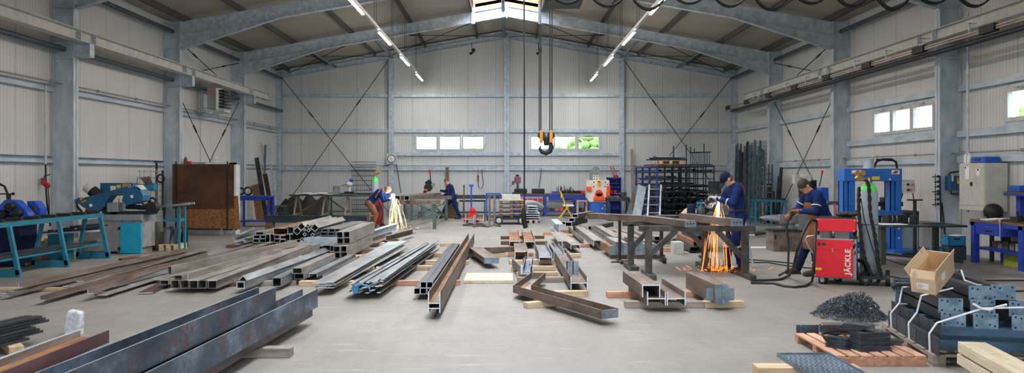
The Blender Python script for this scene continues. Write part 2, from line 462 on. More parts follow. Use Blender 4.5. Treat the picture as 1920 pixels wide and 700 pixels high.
# walls
ZT = roof_under(WX)+.1
WINZ = (2.58, 3.36)
def gable(mb, y0, y1, holes):
    # wall in vertical strips so that the top follows the roof
    xs = sorted(set([-WX, 0, WX]+[x for h in holes for x in h[:2]]))
    for a, b in zip(xs, xs[1:]):
        za, zb = roof_under(a)+.05, roof_under(b)+.05
        hs = [h for h in holes if h[0] <= a+1e-6 and h[1] >= b-1e-6]
        segs = [(0, None)] if not hs else [(0, hs[0][2]), (hs[0][3], None)]
        for z0, z1 in segs:
            if z1 is not None and z1-z0 < 1e-4: continue
            t0, t1 = (za, zb) if z1 is None else (z1, z1)
            vs = [(a, y0, z0), (b, y0, z0), (b, y1, z0), (a, y1, z0), (a, y0, t0), (b, y0, t1), (b, y1, t1), (a, y1, t0)]
            mb.add(vs, [(3, 2, 1, 0), (4, 5, 6, 7), (0, 1, 5, 4), (1, 2, 6, 5), (2, 3, 7, 6), (3, 0, 4, 7)])
BW = [(-3.87, -.83), (.87, 3.95)]
mb = MB(); gable(mb, YB, YB+.12, [(a, b, *WINZ) for a, b in BW])
struct(mb, 'wall_back', 'panel', 'white ribbed panel gable wall at the far end', 'wall')
mb = MB(); gable(mb, YF-.12, YF, [(-5.5, 5.5, 0, 4.8)])
struct(mb, 'wall_front', 'panel', 'white ribbed panel gable wall with the open gate', 'wall')
struct(MB().box((-WX-.12, YF-.12, 0), (-WX, YB+.12, ZT)), 'wall_left', 'panel', 'white ribbed panel wall along the left side', 'wall')
RW = [(6.6, 9.65), (12.0, 15.05), (17.4, 20.46)]
mb = MB(); ys = [YF-.12]+[y for r in RW for y in r]+[YB+.12]
mb.box((WX, YF-.12, 0), (WX+.12, YB+.12, WINZ[0])); mb.box((WX, YF-.12, WINZ[1]), (WX+.12, YB+.12, ZT))
for i in range(0, len(ys), 2): mb.box((WX, ys[i], WINZ[0]), (WX+.12, ys[i+1], WINZ[1]))
struct(mb, 'wall_right', 'panel', 'white ribbed panel wall with windows along the right side', 'wall')

# windows: steel reveal frame, three sashes each with its own pane, handles on top
def window(n, T, W, label):
    w = thing('window_%d' % n, T.translation, label, 'window'); w['kind'] = 'structure'
    w.rotation_euler = T.to_euler()
    H = WINZ[1]-WINZ[0]
    mb = MB(); t = .07
    for lo, hi in (((0, -.02, 0), (W, .1, t)), ((0, -.02, H-t), (W, .1, H)), ((0, -.02, t), (t, .1, H-t)), ((W-t, -.02, t), (W, .1, H-t))): mb.box(lo, hi)
    mb.build('window_frame', 'galv', w)
    sw = (W-2*t)/3
    for i in range(3):
        x0, x1 = t+i*sw, t+(i+1)*sw; f = .08; mb = MB()
        z0, z1 = t, H-t
        for lo, hi in (((x0+.004, -.045, z0), (x1-.004, .05, z0+f)), ((x0+.004, -.045, z1-f), (x1-.004, .05, z1)), ((x0+.004, -.045, z0+f), (x0+f, .05, z1-f)), ((x1-f, -.045, z0+f), (x1-.004, .05, z1-f))): mb.box(lo, hi)
        s = mb.build('sash', 'light_grey', w)
        MB().box((x0+f-.01, .0, z0+f-.01), (x1-f+.01, .012, z1-f+.01)).build('pane', 'glass', s)
        xm = (x0+x1)/2
        MB().box((xm-.02, -.1, z1-.05), (xm+.02, -.045, z1-.01)).box((xm-.13, -.1, z1-.03), (xm+.13, -.075, z1)).build('handle', 'light_grey', s)
    return w
for i, (a, b) in enumerate(BW):
    window(i+1, Matrix.Translation((a, YB, WINZ[0])), b-a, ['three-pane strip window left of the middle post in the far wall', 'three-pane strip window behind the crane hook in the far wall'][i])
for i, (a, b) in enumerate(RW[::-1]):
    T = Matrix.Translation((WX, b, WINZ[0])) @ Matrix.Rotation(-PI/2, 4, 'Z')
    window([3, 4, 6][i], T, b-a, ['three-pane strip window in the right wall above the blue press', 'strip window in the right wall above the grey cabinet, cut by the frame', 'strip window in the right wall nearest the camera'][i])

# steel frames
def I_between(a, b, w, h, t, tw, up=(0, 0, 1)):
    mb = MB(); extr(mb, section('I', w, h, t, tw), (Vector(b)-Vector(a)).length, frame(a, b, up), 0, 0)
    return mb
side_word = {-1: 'left', 1: 'right'}
ordw = ['nearest the camera', 'second from the camera', 'third from the camera', 'first in view', 'in the middle of the row in view', 'nearest the far wall']
for i, y in enumerate(FR):
    for s in (-1, 1):
        # column: flanges face the hall, web across it
        mb = MB()
        x0, x1 = s*COLX, s*(COLX+.45)
        for xa, xb in ((x0, x0+s*.016), (x1-s*.016, x1)):
            mb.box((min(xa, xb), y-.1, .02), (max(xa, xb), y+.1, rafter_top(COLX)-.01))
        mb.box((min(x0, x1), y-.006, .02), (max(x0, x1), y+.006, rafter_top(COLX)-.01))
        for z in (4.1, 4.4, 5.15, 5.87):
            mb.box((min(x0, x1)+.016, y-.095, z-.01), (max(x0, x1)-.016, y+.095, z+.01))
        col = struct(mb, 'column', 'column', 'tall zinc-grey steel column on the %s side, %s' % (side_word[s], ordw[i]), 'column')
        MB().box((min(x0, x1)-.06, y-.16, 0), (max(x0, x1)-.01 if s > 0 else max(x0, x1)+.06, y+.16, .02)).build('base_plate', 'galv_dark', col)
        # corbel carrying the crane beam
        mb = MB(); c0, c1 = s*8.7, s*COLX; lo, hi = min(c0, c1), max(c0, c1)
        mb.box((lo, y-.09, 4.39), (hi, y+.09, 4.405)); mb.box((lo, y-.09, 4.11), (hi, y+.09, 4.125)); mb.box((lo, y-.006, 4.125), (hi, y+.006, 4.39))
        mb.box((min(c0, c0+s*.015), y-.09, 4.125), (max(c0, c0+s*.015), y+.09, 4.39))
        mb.build('corbel', 'galv', col)
        # rafter with haunch
        a = V(s*COLX, y, rafter_top(COLX)-.36/math.cos(math.radians(10))); b = V(0, y, RZ0-.366)
        mb = I_between(a, b, .17, .36, .014, .009)
        xh = 6.35; za, zb = a.z, rafter_top(xh)-.366; zh = rafter_top(COLX)-.76
        mb.add([(s*COLX, y-.005, za), (s*xh, y-.005, zb), (s*COLX, y-.005, zh), (s*COLX, y+.005, za), (s*xh, y+.005, zb), (s*COLX, y+.005, zh)], [(0, 1, 2), (5, 4, 3), (0, 2, 5, 3), (1, 4, 5, 2)][:4])
        mb.beam((s*COLX, y, zh), (s*xh, y, zb), .17, .014)
        mb.box((min(s*COLX, s*(COLX-.02)), y-.1, zh-.03), (max(s*COLX, s*(COLX-.02)), y+.1, rafter_top(COLX)+.02))
        mb.box((s*xh-.01, y-.085, zb), (s*xh+.01, y-.006, zb+.22))
        for k in range(4):
            for q in (-.06, .06): mb.cyl((s*(COLX-.02), y+q, zh+.08+k*.19), (s*(COLX-.045), y+q, zh+.08+k*.19), .014, 6)
        if s > 0: mb.box((-.02, y-.1, RZ0-.42), (.02, y+.1, RZ0+.03))
        for xx in (1.15,): mb.box((s*xx-.06, y-.11, RZ0-.2-.42), (s*xx+.06, y-.09, RZ0+.1)) if y > 5 else None
        r = struct(mb, 'rafter', 'galv', 'sloping haunched steel rafter on the %s, %s' % (side_word[s], ordw[i]), 'rafter')
# purlins on top of the rafters
for s in (-1, 1):
    for j, x in enumerate((1.22, 3.35, 5.4, 7.4, 8.95)):
        z = rafter_top(x)
        a, b = V(s*x, YF, z+.005), V(s*x, YB, z+.005)
        mb = MB(); extr(mb, section('C' if s > 0 else 'D', .07, .16, .006), (b-a).length, frame(a, b), 0, 0)
        struct(mb, 'purlin', 'purlin', 'dark roof purlin running to the far wall, %s from the ridge on the %s' % (['first', 'second', 'third', 'fourth', 'fifth'][j], side_word[s]), 'purlin')
# gable rafters and posts
for s in (-1, 1):
    a, b = V(s*WX, YB-.1, rafter_top(WX)-.2), V(0, YB-.1, RZ0-.2)
    struct(I_between(a, b, .12, .2, .012, .008), 'gable_beam', 'galv', 'sloping edge beam under the roof along the far wall, %s half' % side_word[s], 'beam')
    struct(MB().beam(a+V(0, -.05, .27), b+V(0, -.05, .27), .1, .1), 'trim_%d' % (3+s), 'galv', 'flashing strip under the roof along the far wall, %s half' % side_word[s], 'trim')
for j, x in enumerate((-9.4, -4.75, 0, 4.73, 9.4)):
    mb = MB(); w, dp = (.2, .2) if j in (1, 2, 3) else (.24, .24); zt2 = rafter_top(x)-.2
    mb.box((x-w/2, YB-dp, 0), (x+w/2, YB-dp+.012, zt2)); mb.box((x-w/2, YB-.012, 0), (x+w/2, YB, zt2)); mb.box((x-.005, YB-dp, 0), (x+.005, YB, zt2))
    struct(mb, 'gable_post', 'galv', ['zinc post in the far left corner', 'zinc post in the far wall beneath the clock', 'zinc post in the middle of the far wall', 'zinc post in the far wall right of the punching machine', 'zinc post in the far right corner'][j], 'post')
# girts
def girt(a, b, label, d=.1, h=.14, name='girt'):
    mb = MB(); a, b = Vector(a), Vector(b)
    T = frame(a, b); L = (b-a).length
    extr(mb, section('D', d, h, .008), L, T, 0, 0) if (b-a).y < -.1 or (b-a).x > .1 else extr(mb, section('C', d, h, .008), L, T, 0, 0)
    return struct(mb, name, 'galv', label, 'wall rail')
gx = [-9.4, -4.75, 0, 4.73, 9.4]
for j in range(4):
    for z, w in ((4.86, 'top'), (3.4, 'second'), (1.83, 'lowest')):
        girt((gx[j]+.1, YB-.06, z), (gx[j+1]-.1, YB-.06, z), '%s horizontal rail of the far wall, %s bay' % (w, ['leftmost', 'second', 'third', 'rightmost'][j]))
    if j in (1, 2): girt((gx[j]+.1, YB-.06, 2.44), (gx[j+1]-.1, YB-.06, 2.44), 'rail under the %s strip window of the far wall' % ['left', 'right'][j-1])
ysb = FR+[YB-.12]
bays = ['behind the camera', 'beside the camera', 'in the nearest bay', 'in the second bay', 'in the third bay', 'in the farthest bay']
for s in (-1, 1):
    for j in range(len(FR)):
        ya, yb = ysb[j]+.1, ysb[j+1]-.1
        for z, w in ((3.38, 'upper'), (1.9, 'lower')):
            girt((s*(WX-.06), ya, z), (s*(WX-.06), yb, z), '%s wall rail on the %s wall %s' % (w, side_word[s], bays[j])) if s > 0 else girt((s*(WX-.06), yb, z), (s*(WX-.06), ya, z), '%s wall rail on the %s wall %s' % (w, side_word[s], bays[j]))
        if s > 0 and j in (1, 2, 3): girt((WX-.06, ya, 2.43), (WX-.06, yb, 2.43), 'window rail on the right wall %s' % bays[j])
        if j >= 2:
            for z, w in ((4.28, 'at crane rail height'), (5.62, 'under the eaves')):
                o = MB().cyl((s*9.25, ya-.02, z), (s*9.25, yb+.02, z), .055, 12)
                struct(o, 'strut_tube', 'tube_dark', 'round strut tube %s on the %s side %s' % (w, side_word[s], bays[j]), 'strut')
# bracing rods
def rod(a, b, label, r=.014):
    a, b = Vector(a), Vector(b); m = a.lerp(b, .28); d = (b-a).normalized()*.14
    struct(MB().cyl(a, b, r, 6).cyl(m-d, m+d, r*2.2, 6), 'bracing_rod', 'rod', label, 'bracing rod')
for j in (0, 3):
    x0, x1 = gx[j]+.1, gx[j+1]-.1; yy = YB-.16; nm = ['left', 'right'][j//3]
    hi, lo = (5.7, 6.38) if j == 0 else (6.38, 5.7)
    rod((x0, yy, hi), (x1, yy, .1), 'thin rod of the %s cross brace on the far wall falling to the right' % nm)
    rod((x1, yy-.03, lo), (x0, yy-.03, .1), 'thin rod of the %s cross brace on the far wall falling to the left' % nm)
for s in (-1, 1):
    for (za, zb, w) in ((4.15, .1, 'lower'), (5.5, 4.4, 'upper')):
        rod((s*9.27, FR[4]+.1, za), (s*9.27, FR[5]-.1, zb), '%s %s side wall brace rod falling away from the camera' % (w, side_word[s]))
        rod((s*9.23, FR[5]-.1, za), (s*9.23, FR[4]+.1, zb), '%s %s side wall brace rod falling towards the camera' % (w, side_word[s]))
    for j, (xa, xb) in enumerate(((0.1, 4.73), (4.73, 9.0))):
        za, zb = rafter_top(xa)-.08, rafter_top(xb)-.08
        rod((s*xa, FR[5]+.1, za), (s*xb, YB-.2, zb), 'roof brace rod %s right up to the far wall on the %s' % (['by the ridge', 'by the eaves'][j], side_word[s]))
        rod((s*xb, FR[5]+.1, zb-.04), (s*xa, YB-.2, za-.04), 'roof brace rod %s crossing back on the %s' % (['by the ridge', 'by the eaves'][j], side_word[s]))
    for x in (4.73, 7.05):
        z = rafter_top(x)-.12
        struct(MB().cyl((s*x, FR[5]+.05, z), (s*x, YB-.15, z), .045, 10), 'strut_tube', 'galv_dark', 'round roof strut by the far wall, %s %s of the ridge' % ({4.73: 'nearer', 7.05: 'farther'}[x], side_word[s]), 'strut')
struct(MB().cyl((-.12, FR[4]+.1, RZ0-.12), (-.12, YB-.15, RZ0-.12), .06, 10), 'strut_tube', 'galv_dark', 'round strut along the ridge to the far wall', 'strut')
# cable conduits along the lower wall rails
for nm, a, b, ax in (('far wall', (-9.2, YB-.13, 2.02), (9.2, YB-.13, 2.02), 0), ('left wall', (-9.33, 11.5, 3.56), (-9.33, 32, 3.56), 1), ('right wall', (9.33, 11.5, 2.1), (9.33, 32, 2.1), 1)):
    mb = MB().cyl(a, b, .018, 6)
    a, b = Vector(a), Vector(b); n = int((b-a).length/1.8)
    for k in range(n): c = a.lerp(b, (k+.5)/n); mb.cbox(c, (.05, .05, .06))
    struct(mb, 'cable_conduit', 'grey', 'thin cable conduit clipped along the rails of the %s' % nm, 'conduit')
def tubeline(name, pts, r, mat, label, cat):
    return tag(MB().path(pts, r, 7).build(name, mat), label, cat)

# ------------------------------------------------------------------ crane runway, conductor bar, lights, hook
for s in (-1, 1):
    y1 = 29.3
    a, b = V(s*8.86, YF+.5, 4.405), V(s*8.86, y1, 4.405)
    t = thing('crane_runway_beam', (s*8.86, 0, 4.405), 'pale grey crane runway beam on the %s row of columns' % side_word[s], 'crane beam')
    mb = MB(); extr(mb, section('I', .24, .23, .014, .05), y1-YF-.5, frame((0, YF+.5, 0), (0, y1, 0)), 0, 0); mb.build('girder', 'crane_grey', t)
    MB().box((-.03, YF+.5, .23), (.03, y1, .26)).build('rail', 'dark', t)
    for y in FR[2:]:
        for dy in (-.35, .25) if y < 27 else (-.1,):
            mb = MB().box((-.12, y+dy-.012, 0), (.12, y+dy+.012, .23))
            for zz in (.06, .16): mb.cyl((-s*.06, y+dy-.04, zz), (-s*.06, y+dy+.04, zz), .018, 6)
            mb.build('splice_plate', 'galv', t)
    MB().box((-.12, y1-.014, 0), (.12, y1, .26)).build('end_stop', 'light_grey', t)
t = thing('conductor_bar', (8.55, 0, 4.2), 'long brownish conductor bar with black joints under the right crane beam', 'power rail')
mb = MB()
for dz in (0, .045): mb.box((-.02, YF+1, dz), (.02, 30.6, dz+.03))
mb.build('track', steel('conductor_brown', '#8d7f74', '#b5aaa0', metal=.4), t)
for k in range(10):
    y = 9.3+k*2.35
    MB().box((-.05, y-.22, -.03), (.05, y+.22, .11)).build('joint', 'black', t)
for k in range(14):
    y = 8.2+k*1.6
    MB().box((-.005, y-.02, .07), (.015, y+.02, .26)).box((-.005, y-.02, .24), (.14, y+.02, .26)).build('bracket', 'galv', t)
tag(MB().cyl((8.62, YF+1, 4.1), (8.62, 30, 4.1), .05, 10).build('crane_rail_tube', 'dark'), 'dark round tube under the conductor bar on the right', 'tube')

for s in (-1, 1):
    x, z = s*3.36, 5.45
    t = thing('light_strip', (x, 0, z), 'suspended row of LED lamps under the %s roof slope' % side_word[s], 'lamp')
    MB().box((-.035, 6, 0), (.035, 31.5, .07)).build('trunking', 'light_grey', t)
    k = 0
    y = 31.45
    while y > 7:
        l = MB().box((-.03, y-2.0, -.04), (.03, y, 0)).box((-.028, y-1.99, -.055), (.028, y-.01, -.0405), 1).build('lamp', ['light_grey', 'lamp'], t); y -= 4.33
    for y in range(8, 32, 3):
        for q in (0, .35):
            zz = rafter_top(x)-z+.1
            MB().cyl((0, y+q, .07), (0, y+q, zz), .006, 5).build('suspension_wire', 'rod', t)

# crane hook block on its ropes; crane bridge above the frame carries rope drum and festoon
HY = 12.6
def hk(px, py): return P(px, py, HY)
br = thing('crane_bridge', (0, HY, 4.68), 'crane bridge girder spanning the hall above the hook with its cable loops', 'crane')
M['crane_yellow'] = paint('crane_yellow', '#d89a2a', .5, 0, .15)
ZB = 4.95
mb = MB(); mb.box((-7.0, .5, ZB-4.68-.05), (6.95, .8, ZB-4.68+.35)); mb.build('girder', 'crane_yellow', br)
for s in (-1, 1):
    MB().box((s*8.86-.11, -1.0, .02), (s*8.86+.11, .9, .3)).build('end_carriage', 'crane_yellow', br)
    mb = MB(); a = V(s*6.9, .6, ZB-4.68+.15); b = V(s*8.75, .6, .3); mb.beam(a, b, .28, .3); mb.build('end_arm', 'crane_yellow', br)
mb = MB().box((.62, .35, ZB-4.68-.45), (1.25, .95, ZB-4.68-.05)); mb.build('trolley', 'dark', br)
t = thing('hanging_crane_hook', hk(1022, 283), 'orange-cheeked crane hook block hanging on steel ropes', 'crane hook')
o0 = t.location
for px0, px1 in ((1012, 1018), (1030, 1036)):
    a, b = hk(px0, 245)-o0, hk(px1, 268)-o0
    MB().box((a.x, -.06, b.z), (b.x, .06, a.z)).build('sheave_cheek', 'yellow', t, None, .01)
    MB().cyl(((a.x+b.x)/2, -.05, (a.z+b.z)/2+.02), ((a.x+b.x)/2, .05, (a.z+b.z)/2+.02), .06, 16).build('sheave', 'dark', t)
mb = MB(); a, b = hk(1014, 259)-o0, hk(1034, 259)-o0; mb.cyl(a, b, .045, 12); c = hk(1024, 259)-o0
mb.cyl(c, c-V(0, 0, .12), .05, 12, 0, .035); mb.build('cross_head', 'dark', t)
q = hk(1022, 275)-o0
pts = [(.0, .13), (.03, .09), (.085, .045), (.1, -.01), (.075, -.075), (.01, -.105), (-.055, -.085), (-.085, -.03), (-.075, .015)]
MB().path([(q.x+x, 0, q.z+z) for x, z in pts], .03, 9, 0, True, [.03, .03, .034, .04, .042, .04, .032, .022, .008]).build('hook', 'dark', t)
for px in (1011, 1014, 1031, 1035):
    a = hk(px, 246)-o0; MB().cyl(a, (a.x, 0, ZB-.2-o0.z), .009, 6).build('rope', 'rod', t)
# festoon loops under the bridge
mb = MB()
y = HY+.2; prev = None; zc = 4.62
xs = [.65+i*.66 for i in range(12)]
for i, (a, b) in enumerate(zip(xs, xs[1:])):
    dip = .2+.05*((i*7) % 3)
    for q in (0, .05):
        mb.path([(a+(b-a)*k/12, y-HY-q, zc-4.68-4*dip*(1-q)*(k/12)*(1-k/12)) for k in range(13)], .016, 6)
    mb.cbox((a, y-HY, zc-4.68+.05), (.08, .08, .14))
mb.box((.6, .15, zc-4.68+.1), (8.0, .22, zc-4.68+.16))
mb.build('festoon_cable', 'black', br)
# pendant control
PY = 16.6
t = thing('pendant_control', P(985, 428, PY), 'black crane pendant control hanging on a long cable', 'control')
o0 = t.location
pt = lambda px, py: P(px, py, PY)-o0
MB().path([pt(982.5, -40), pt(983, 150), pt(983.2, 320), pt(983, 392)], .016, 8).build('cable', 'dark', t)
mb = MB(); mb.path([pt(982, 391), pt(981.5, 400), pt(982.5, 415), pt(986, 428)], .06, 10, 0, True, [.035, .055, .06, .05]); mb.build('handset', 'black', t)
for k in range(4): mb = MB().ell(pt(979.5+k*.5, 400+k*5)+V(0, -.06, 0), .014, 8, 6).build('button', 'dark', t)
# ------------------------------------------------------------------ steel on the floor, left half
# big beams in the left foreground, stacked three high
def along(x_end, y_end, y0, z, k=.055): return V(x_end-k*(y_end-y0), y0, z), V(x_end, y_end, z)
M['edge_sheen'] = paint('edge_sheen', '#9aa6b0', .45, .3, .3)  # pale paint for the light reflected by the flange tops
M['beam_plum'] = steel('beam_brown_violet', '#3d3a42', '#655d63', '#6a4634', .6, .45, .4, 4)
for (xe, ye, z, w, h, m, lab) in ((-2.235, 8.75, .085, .17, .1, 'beam_plum', 'bottom steel beam of the big blue-grey stack in the left foreground'),
                               (-2.18, 8.74, .187, .18, .2, 'mill_blue', 'middle beam of the big blue-grey stack, its end reaching farthest'),
                               (-2.285, 7.52, .389, .175, .19, 'mill_blue', 'top beam of the big blue-grey stack with rust spots on its side')):
    a, b = along(xe, ye, 2.6, z)
    o = bar('steel_beam', ('H', w, h, .012), a, b, m, lab, 'steel beam', end=m)
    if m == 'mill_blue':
        for s in (-1, 1): MB().box((s*(w/2-.006)-.006, 0, h), (s*(w/2-.006)+.006, (b-a).length, h+.0008)).build('edge_sheen', 'edge_sheen', o)
timber((-2.75, 7.17, 0), (-1.95, 7.17, 0), .14, .083, 'wood_grey', 'weathered wood block under the far part of the big blue-grey beams')
timber((-3.0, 3.6, 0), (-2.2, 3.6, 0), .14, .083, 'wood_grey', 'weathered wood block under the near part of the big blue-grey beams')
# plum channel with rusty web, flat topped beam beside it
t = thing('steel_channel', (-3.58, 2.5, .05), 'dark plum steel channel with an orange rusty web in the left corner', 'steel beam')
mb = MB(); L = 4.35
mb.box((.118, 0, 0), (.13, L, .25)); mb.build('flange', ['plum'], t)
MB().box((-.13, 0, 0), (-.118, L, .25)).build('flange', 'mill_warm', t)
MB().box((-.135, -.01, .25), (-.115, L+.01, .258)).build('lit_edge', 'cut', t)  # top edge catching the light, its brightness painted as a strip
MB().box((-.118, 0, .18), (.118, L, .192)).build('web', 'rust', t)
for y in (3.6, 6.2): timber((-3.8, y, 0), (-3.0, y, 0), .1, .05, 'wood_grey', 'flat wood block under the %s end of the plum channel' % ('near' if y < 5 else 'far'))
o = bar('steel_beam', ('I', .34, .16, .012), (-3.24, 2.5, .05), (-3.24, 6.92, .05), 'mill_warm', 'flat-topped grey brown beam with a yellow chalk scribble, left foreground', 'steel beam', end='mill_warm')
mb = MB(); random.seed(3)
pts = [(-.05+.03*math.sin(k*2.1)+random.uniform(-.015, .015), 3.55+k*.022, .162) for k in range(26)]
mb.path(pts, .003, 5); mb.build('chalk_scribble', paint('yellow_chalk', '#c9c27a', .9, 0, .1), o)
# white wrapped chunk
t = FL(137, 628)
mb = MB(); vs = []
mb.box((-.085, -.06, 0), (.085, .06, .25), 0, Matrix.Rotation(.12, 4, 'Y'), .012)
o = mb.build('wrapped_block', paint('crumpled_white_wrap', '#d3d6dc', .6, 0, .35, 12), None, t, .02)
sub = o.modifiers.new('s', 'SUBSURF'); sub.subdivision_type = 'SIMPLE'; sub.levels = 3; sub.render_levels = 3
tx = bpy.data.textures.new('crumple', 'CLOUDS'); tx.noise_scale = .06
d = o.modifiers.new('d', 'DISPLACE'); d.texture = tx; d.strength = .03
tag(o, 'white plastic-wrapped block standing behind the plum channel', 'wrapped block')
# dark flats bundle at the left edge
random.seed(5)
for i in range(7):
    for j in range(2):
        e = ((i*5) % 7-3)*.04-.02*(7-i); x = -4.56-j*.1
        bar('angle_bar', ('flat', .08, .022), V(x-.84, 3.55, .083+i*.029), V(x, 7.75+e, .083+i*.029), 'mill_dark', 'dark steel bar in the flat stack on wood blocks at the left edge', group='dark bars stacked at the left edge', end='mill')
timber((-5.1, 7.95, 0), (-4.47, 7.2, 0), .12, .08, 'wood', 'pale wood block under the far end of the dark bar stack')
timber((-5.3, 7.05, 0), (-4.66, 6.95, 0), .12, .08, 'wood_grey', 'grey wood block under the dark bar stack at the left edge')

# ---- long flats in front of the roller table
random.seed(11)
ST = Settle(.046)
for k, (n, f, w, mt) in enumerate((((8, 548), (362, 466), .07, 'mill_brown'), ((22, 546), (366, 469), .07, 'mill'), ((44, 541), (335, 474), .1, 'mill_warm'), ((10, 553), (300, 487), .1, 'mill_brown'),
        ((128, 537), (390, 466), .16, 'mill_warm'), ((95, 556), (330, 490), .13, 'mill'), ((185, 545), (440, 467), .16, 'mill_brown'), ((192, 551), (385, 492), .14, 'mill_warm'),
        ((245, 533), (452, 464), .13, 'mill_warm'), ((120, 545), (310, 495), .12, 'mill_brown'), ((275, 520), (470, 459), .13, 'mill'), ((300, 524), (492, 462), .14, 'mill_warm'),
        ((210, 541), (372, 496), .1, 'mill'), ((150, 529), (345, 479), .12, 'mill_brown'), ((60, 538), (280, 486), .1, 'mill_brown'), ((330, 508), (512, 456), .16, 'mill_warm'))):
    ST.bar('flat_bar', ('flat', w, .012), PZ(*n, .07), PZ(*f, .07), mt, 'long brown-grey flat bar strewn in the rows before the turquoise roller table', 'flat bar', 'long flat bars strewn before the roller table')
for k, (n, f) in enumerate((((40, 540), (352, 470)), ((80, 558), (392, 476)), ((170, 551), (300, 505)))):
    ST.bar('angle_bar', ('L', .08, .06, .008), PZ(*n, .1), PZ(*f, .1), 'mill_brown', ['brown angle bar farthest left among the strewn flats', 'brown angle bar with a pointed end reaching out of the strewn flats', 'short brown angle bar before the wood scrap'][k])
bar('flat_bar', ('flat', .2, .012), PZ(272, 551, .012), PZ(345, 515, .012), 'plum', 'reddish flat plate on the floor poking out beside the tube row', 'flat bar')
for k, (a, b) in enumerate((((-5, 545), (180, 546)), ((235, 528), (330, 528)), ((10, 500), (70, 498)), ((285, 486), (332, 487)), ((225, 489), (260, 484)))):
    timber(FL(*a), FL(*b), .08, .045, ['wood', 'wood', 'wood_grey', 'wood', 'wood_dark'][k], ['thin pale batten under the strewn flat bars', 'mottled wood batten left of the square tube row', 'dark wood block by the feet of the roller table', 'pale wood offcut lying across the strewn flats', 'dark wood offcut in front of the saw cabinet'][k])
# ---- row of square tubes
for k, y in enumerate((11.7, 16.2)): timber((-4.9, y, 0), (-3.95, y, 0), .1, .058, 'wood_dark', 'dark bearer under the %s ends of the square tube row' % ['near', 'far'][k])
for k, px in enumerate((328, 346, 363, 379, 398.5)):
    a = PZ(px, 541.5, .06)
    bar('square_tube', ('tube', .117, .117, .007), a, a+V(.02, 6.0, 0), 'mill_warm', 'square steel tube in the low row, %s from the left' % ['first', 'second', 'third', 'fourth', 'fifth'][k], 'steel tube', 'row of square tubes on the left', end='steel')
a = PZ(308, 534, .07); bar('flat_tube', ('tube', .12, .06, .006), a, a+V(.02, 5, 0), 'mill_warm', 'flat rectangular tube left of the square tube row', 'steel tube', end='steel')
a = PZ(318, 515, .19); bar('rectangular_tube', ('tube', .06, .12, .006), V(a.x, a.y, .19), a+V(.62, 4.6, 0), 'mill_warm', 'upright rectangular tube lying on top of the square tube row', 'steel tube', end='steel')
a = PZ(322, 524, .185); bar('flat_tube', ('tube', .11, .055, .005), a+V(.09, 0, 0), a+V(.35, 4.0, 0), 'mill_warm', 'small flat tube on top of the square tube row', 'steel tube', end='steel')
a = PZ(363, 527, .185); bar('angle_bar', ('L', .17, .1, .008), a, a+V(.1, 3.6, 0), 'mill_warm', 'angle bar with a bright cut end lying on the square tubes', end='cut')
a = PZ(398, 527, .185); bar('flat_bar', ('flat', .14, .012), a, a+V(-.05, 5.5, 0), 'mill_warm', 'flat bar with chalk-white end on the rightmost square tubes', 'flat bar')
for k, x in enumerate((-3.92, -3.78)):
    bar('flat_bar', ('flat', .12, .012), (x, 11.9+.5*k, .09), (x+.12, 17.3, .09), 'mill_warm', 'wide flat bar between the square tubes and the capped channel, %s one' % ['left', 'right'][k], 'flat bar')
# capped channel with roof-shaped angle on top
a = PZ(451, 542, .07)
o = bar('channel_bar', ('tube', .115, .1, .012), a, a+V(.2, 5.2, 0), 'mill', 'bright-ended box channel running back beside the square tubes', end='cut')
bar('angle_bar', ('V', .13, .07, .009), a+V(0, .1, .102), a+V(.2, 4.6, .102), 'mill', 'roof-shaped angle bar riding on the bright-ended box channel', end='cut')
bar('angle_bar', ('V', .12, .06, .009), a+V(.2, 3.2, 0), a+V(.38, 5.4, 0), 'mill_warm', 'roof-shaped angle bar behind the bright-ended box channel', end='cut')
a = PZ(519, 538, .06); bar('square_tube', ('tube', .128, .128, .008), a, a+V(-.02, 2.6, 0), 'mill', 'single square tube beside the wood bearers', 'steel tube', end='steel')
a = PZ(561, 524, .083); bar('rectangular_tube', ('tube', .145, .088, .008), a, a+V(0, 2.2, 0), 'mill', 'lower of two stacked flat tubes beside the single square tube', 'steel tube', end='steel')
bar('rectangular_tube', ('tube', .145, .088, .008), a+V(-.01, -.08, .09), a+V(0, 2.15, .09), 'mill_warm', 'upper of two stacked flat tubes beside the single square tube', 'steel tube', end='steel')
a = PZ(587, 520, .083); bar('channel_bar', ('N', .13, .06, .008), a, a+V(.03, 2.9, 0), 'mill', 'short channel with bright end beside the stacked flat tubes', end='cut')
a = PZ(607, 521, .083); bar('channel_bar', ('L', .13, .045, .008), a+V(.05, 0, 0), a+V(.08, 2.8, 0), 'mill_warm', 'short angle right of the bright-ended channel', end='cut')
# ---- stack of square tubes
X0 = -3.17
for c in range(2):
    for r in range(4):
        y = 14.75-.04*r+.05*c+(.35 if r > 1 else 0)
        z = .083+.119*r+(.01 if r > 1 else 0)
        bar('square_tube', ('tube', .117, .117, .007), (X0+.12*c, y, z), (X0+.12*c-.03, y+3.0, z), 'mill_warm', 'square tube of the tall two-wide stack, %s layer, %s' % (['bottom', 'second', 'third', 'top'][r], ['left', 'right'][c]), 'steel tube', 'tall stack of square tubes', end='steel')
for k, (x, y, z, w, h) in enumerate(((-3.30, 14.9, .083, .09, .11), (-3.30, 14.95, .195, .09, .11), (-3.46, 15.2, .19, .17, .1), (-3.55, 15.0, .083, .2, .1))):
    bar('square_tube', ('tube', w, h, .006), (x, y, z), (x, y+2.6, z), 'mill', ['narrow tube at floor level left of the tall tube stack', 'narrow tube resting on another left of the tall tube stack', 'wide tube on top left of the tall tube stack', 'wide tube at the bottom left of the tall tube stack'][k], 'steel tube', end='steel')
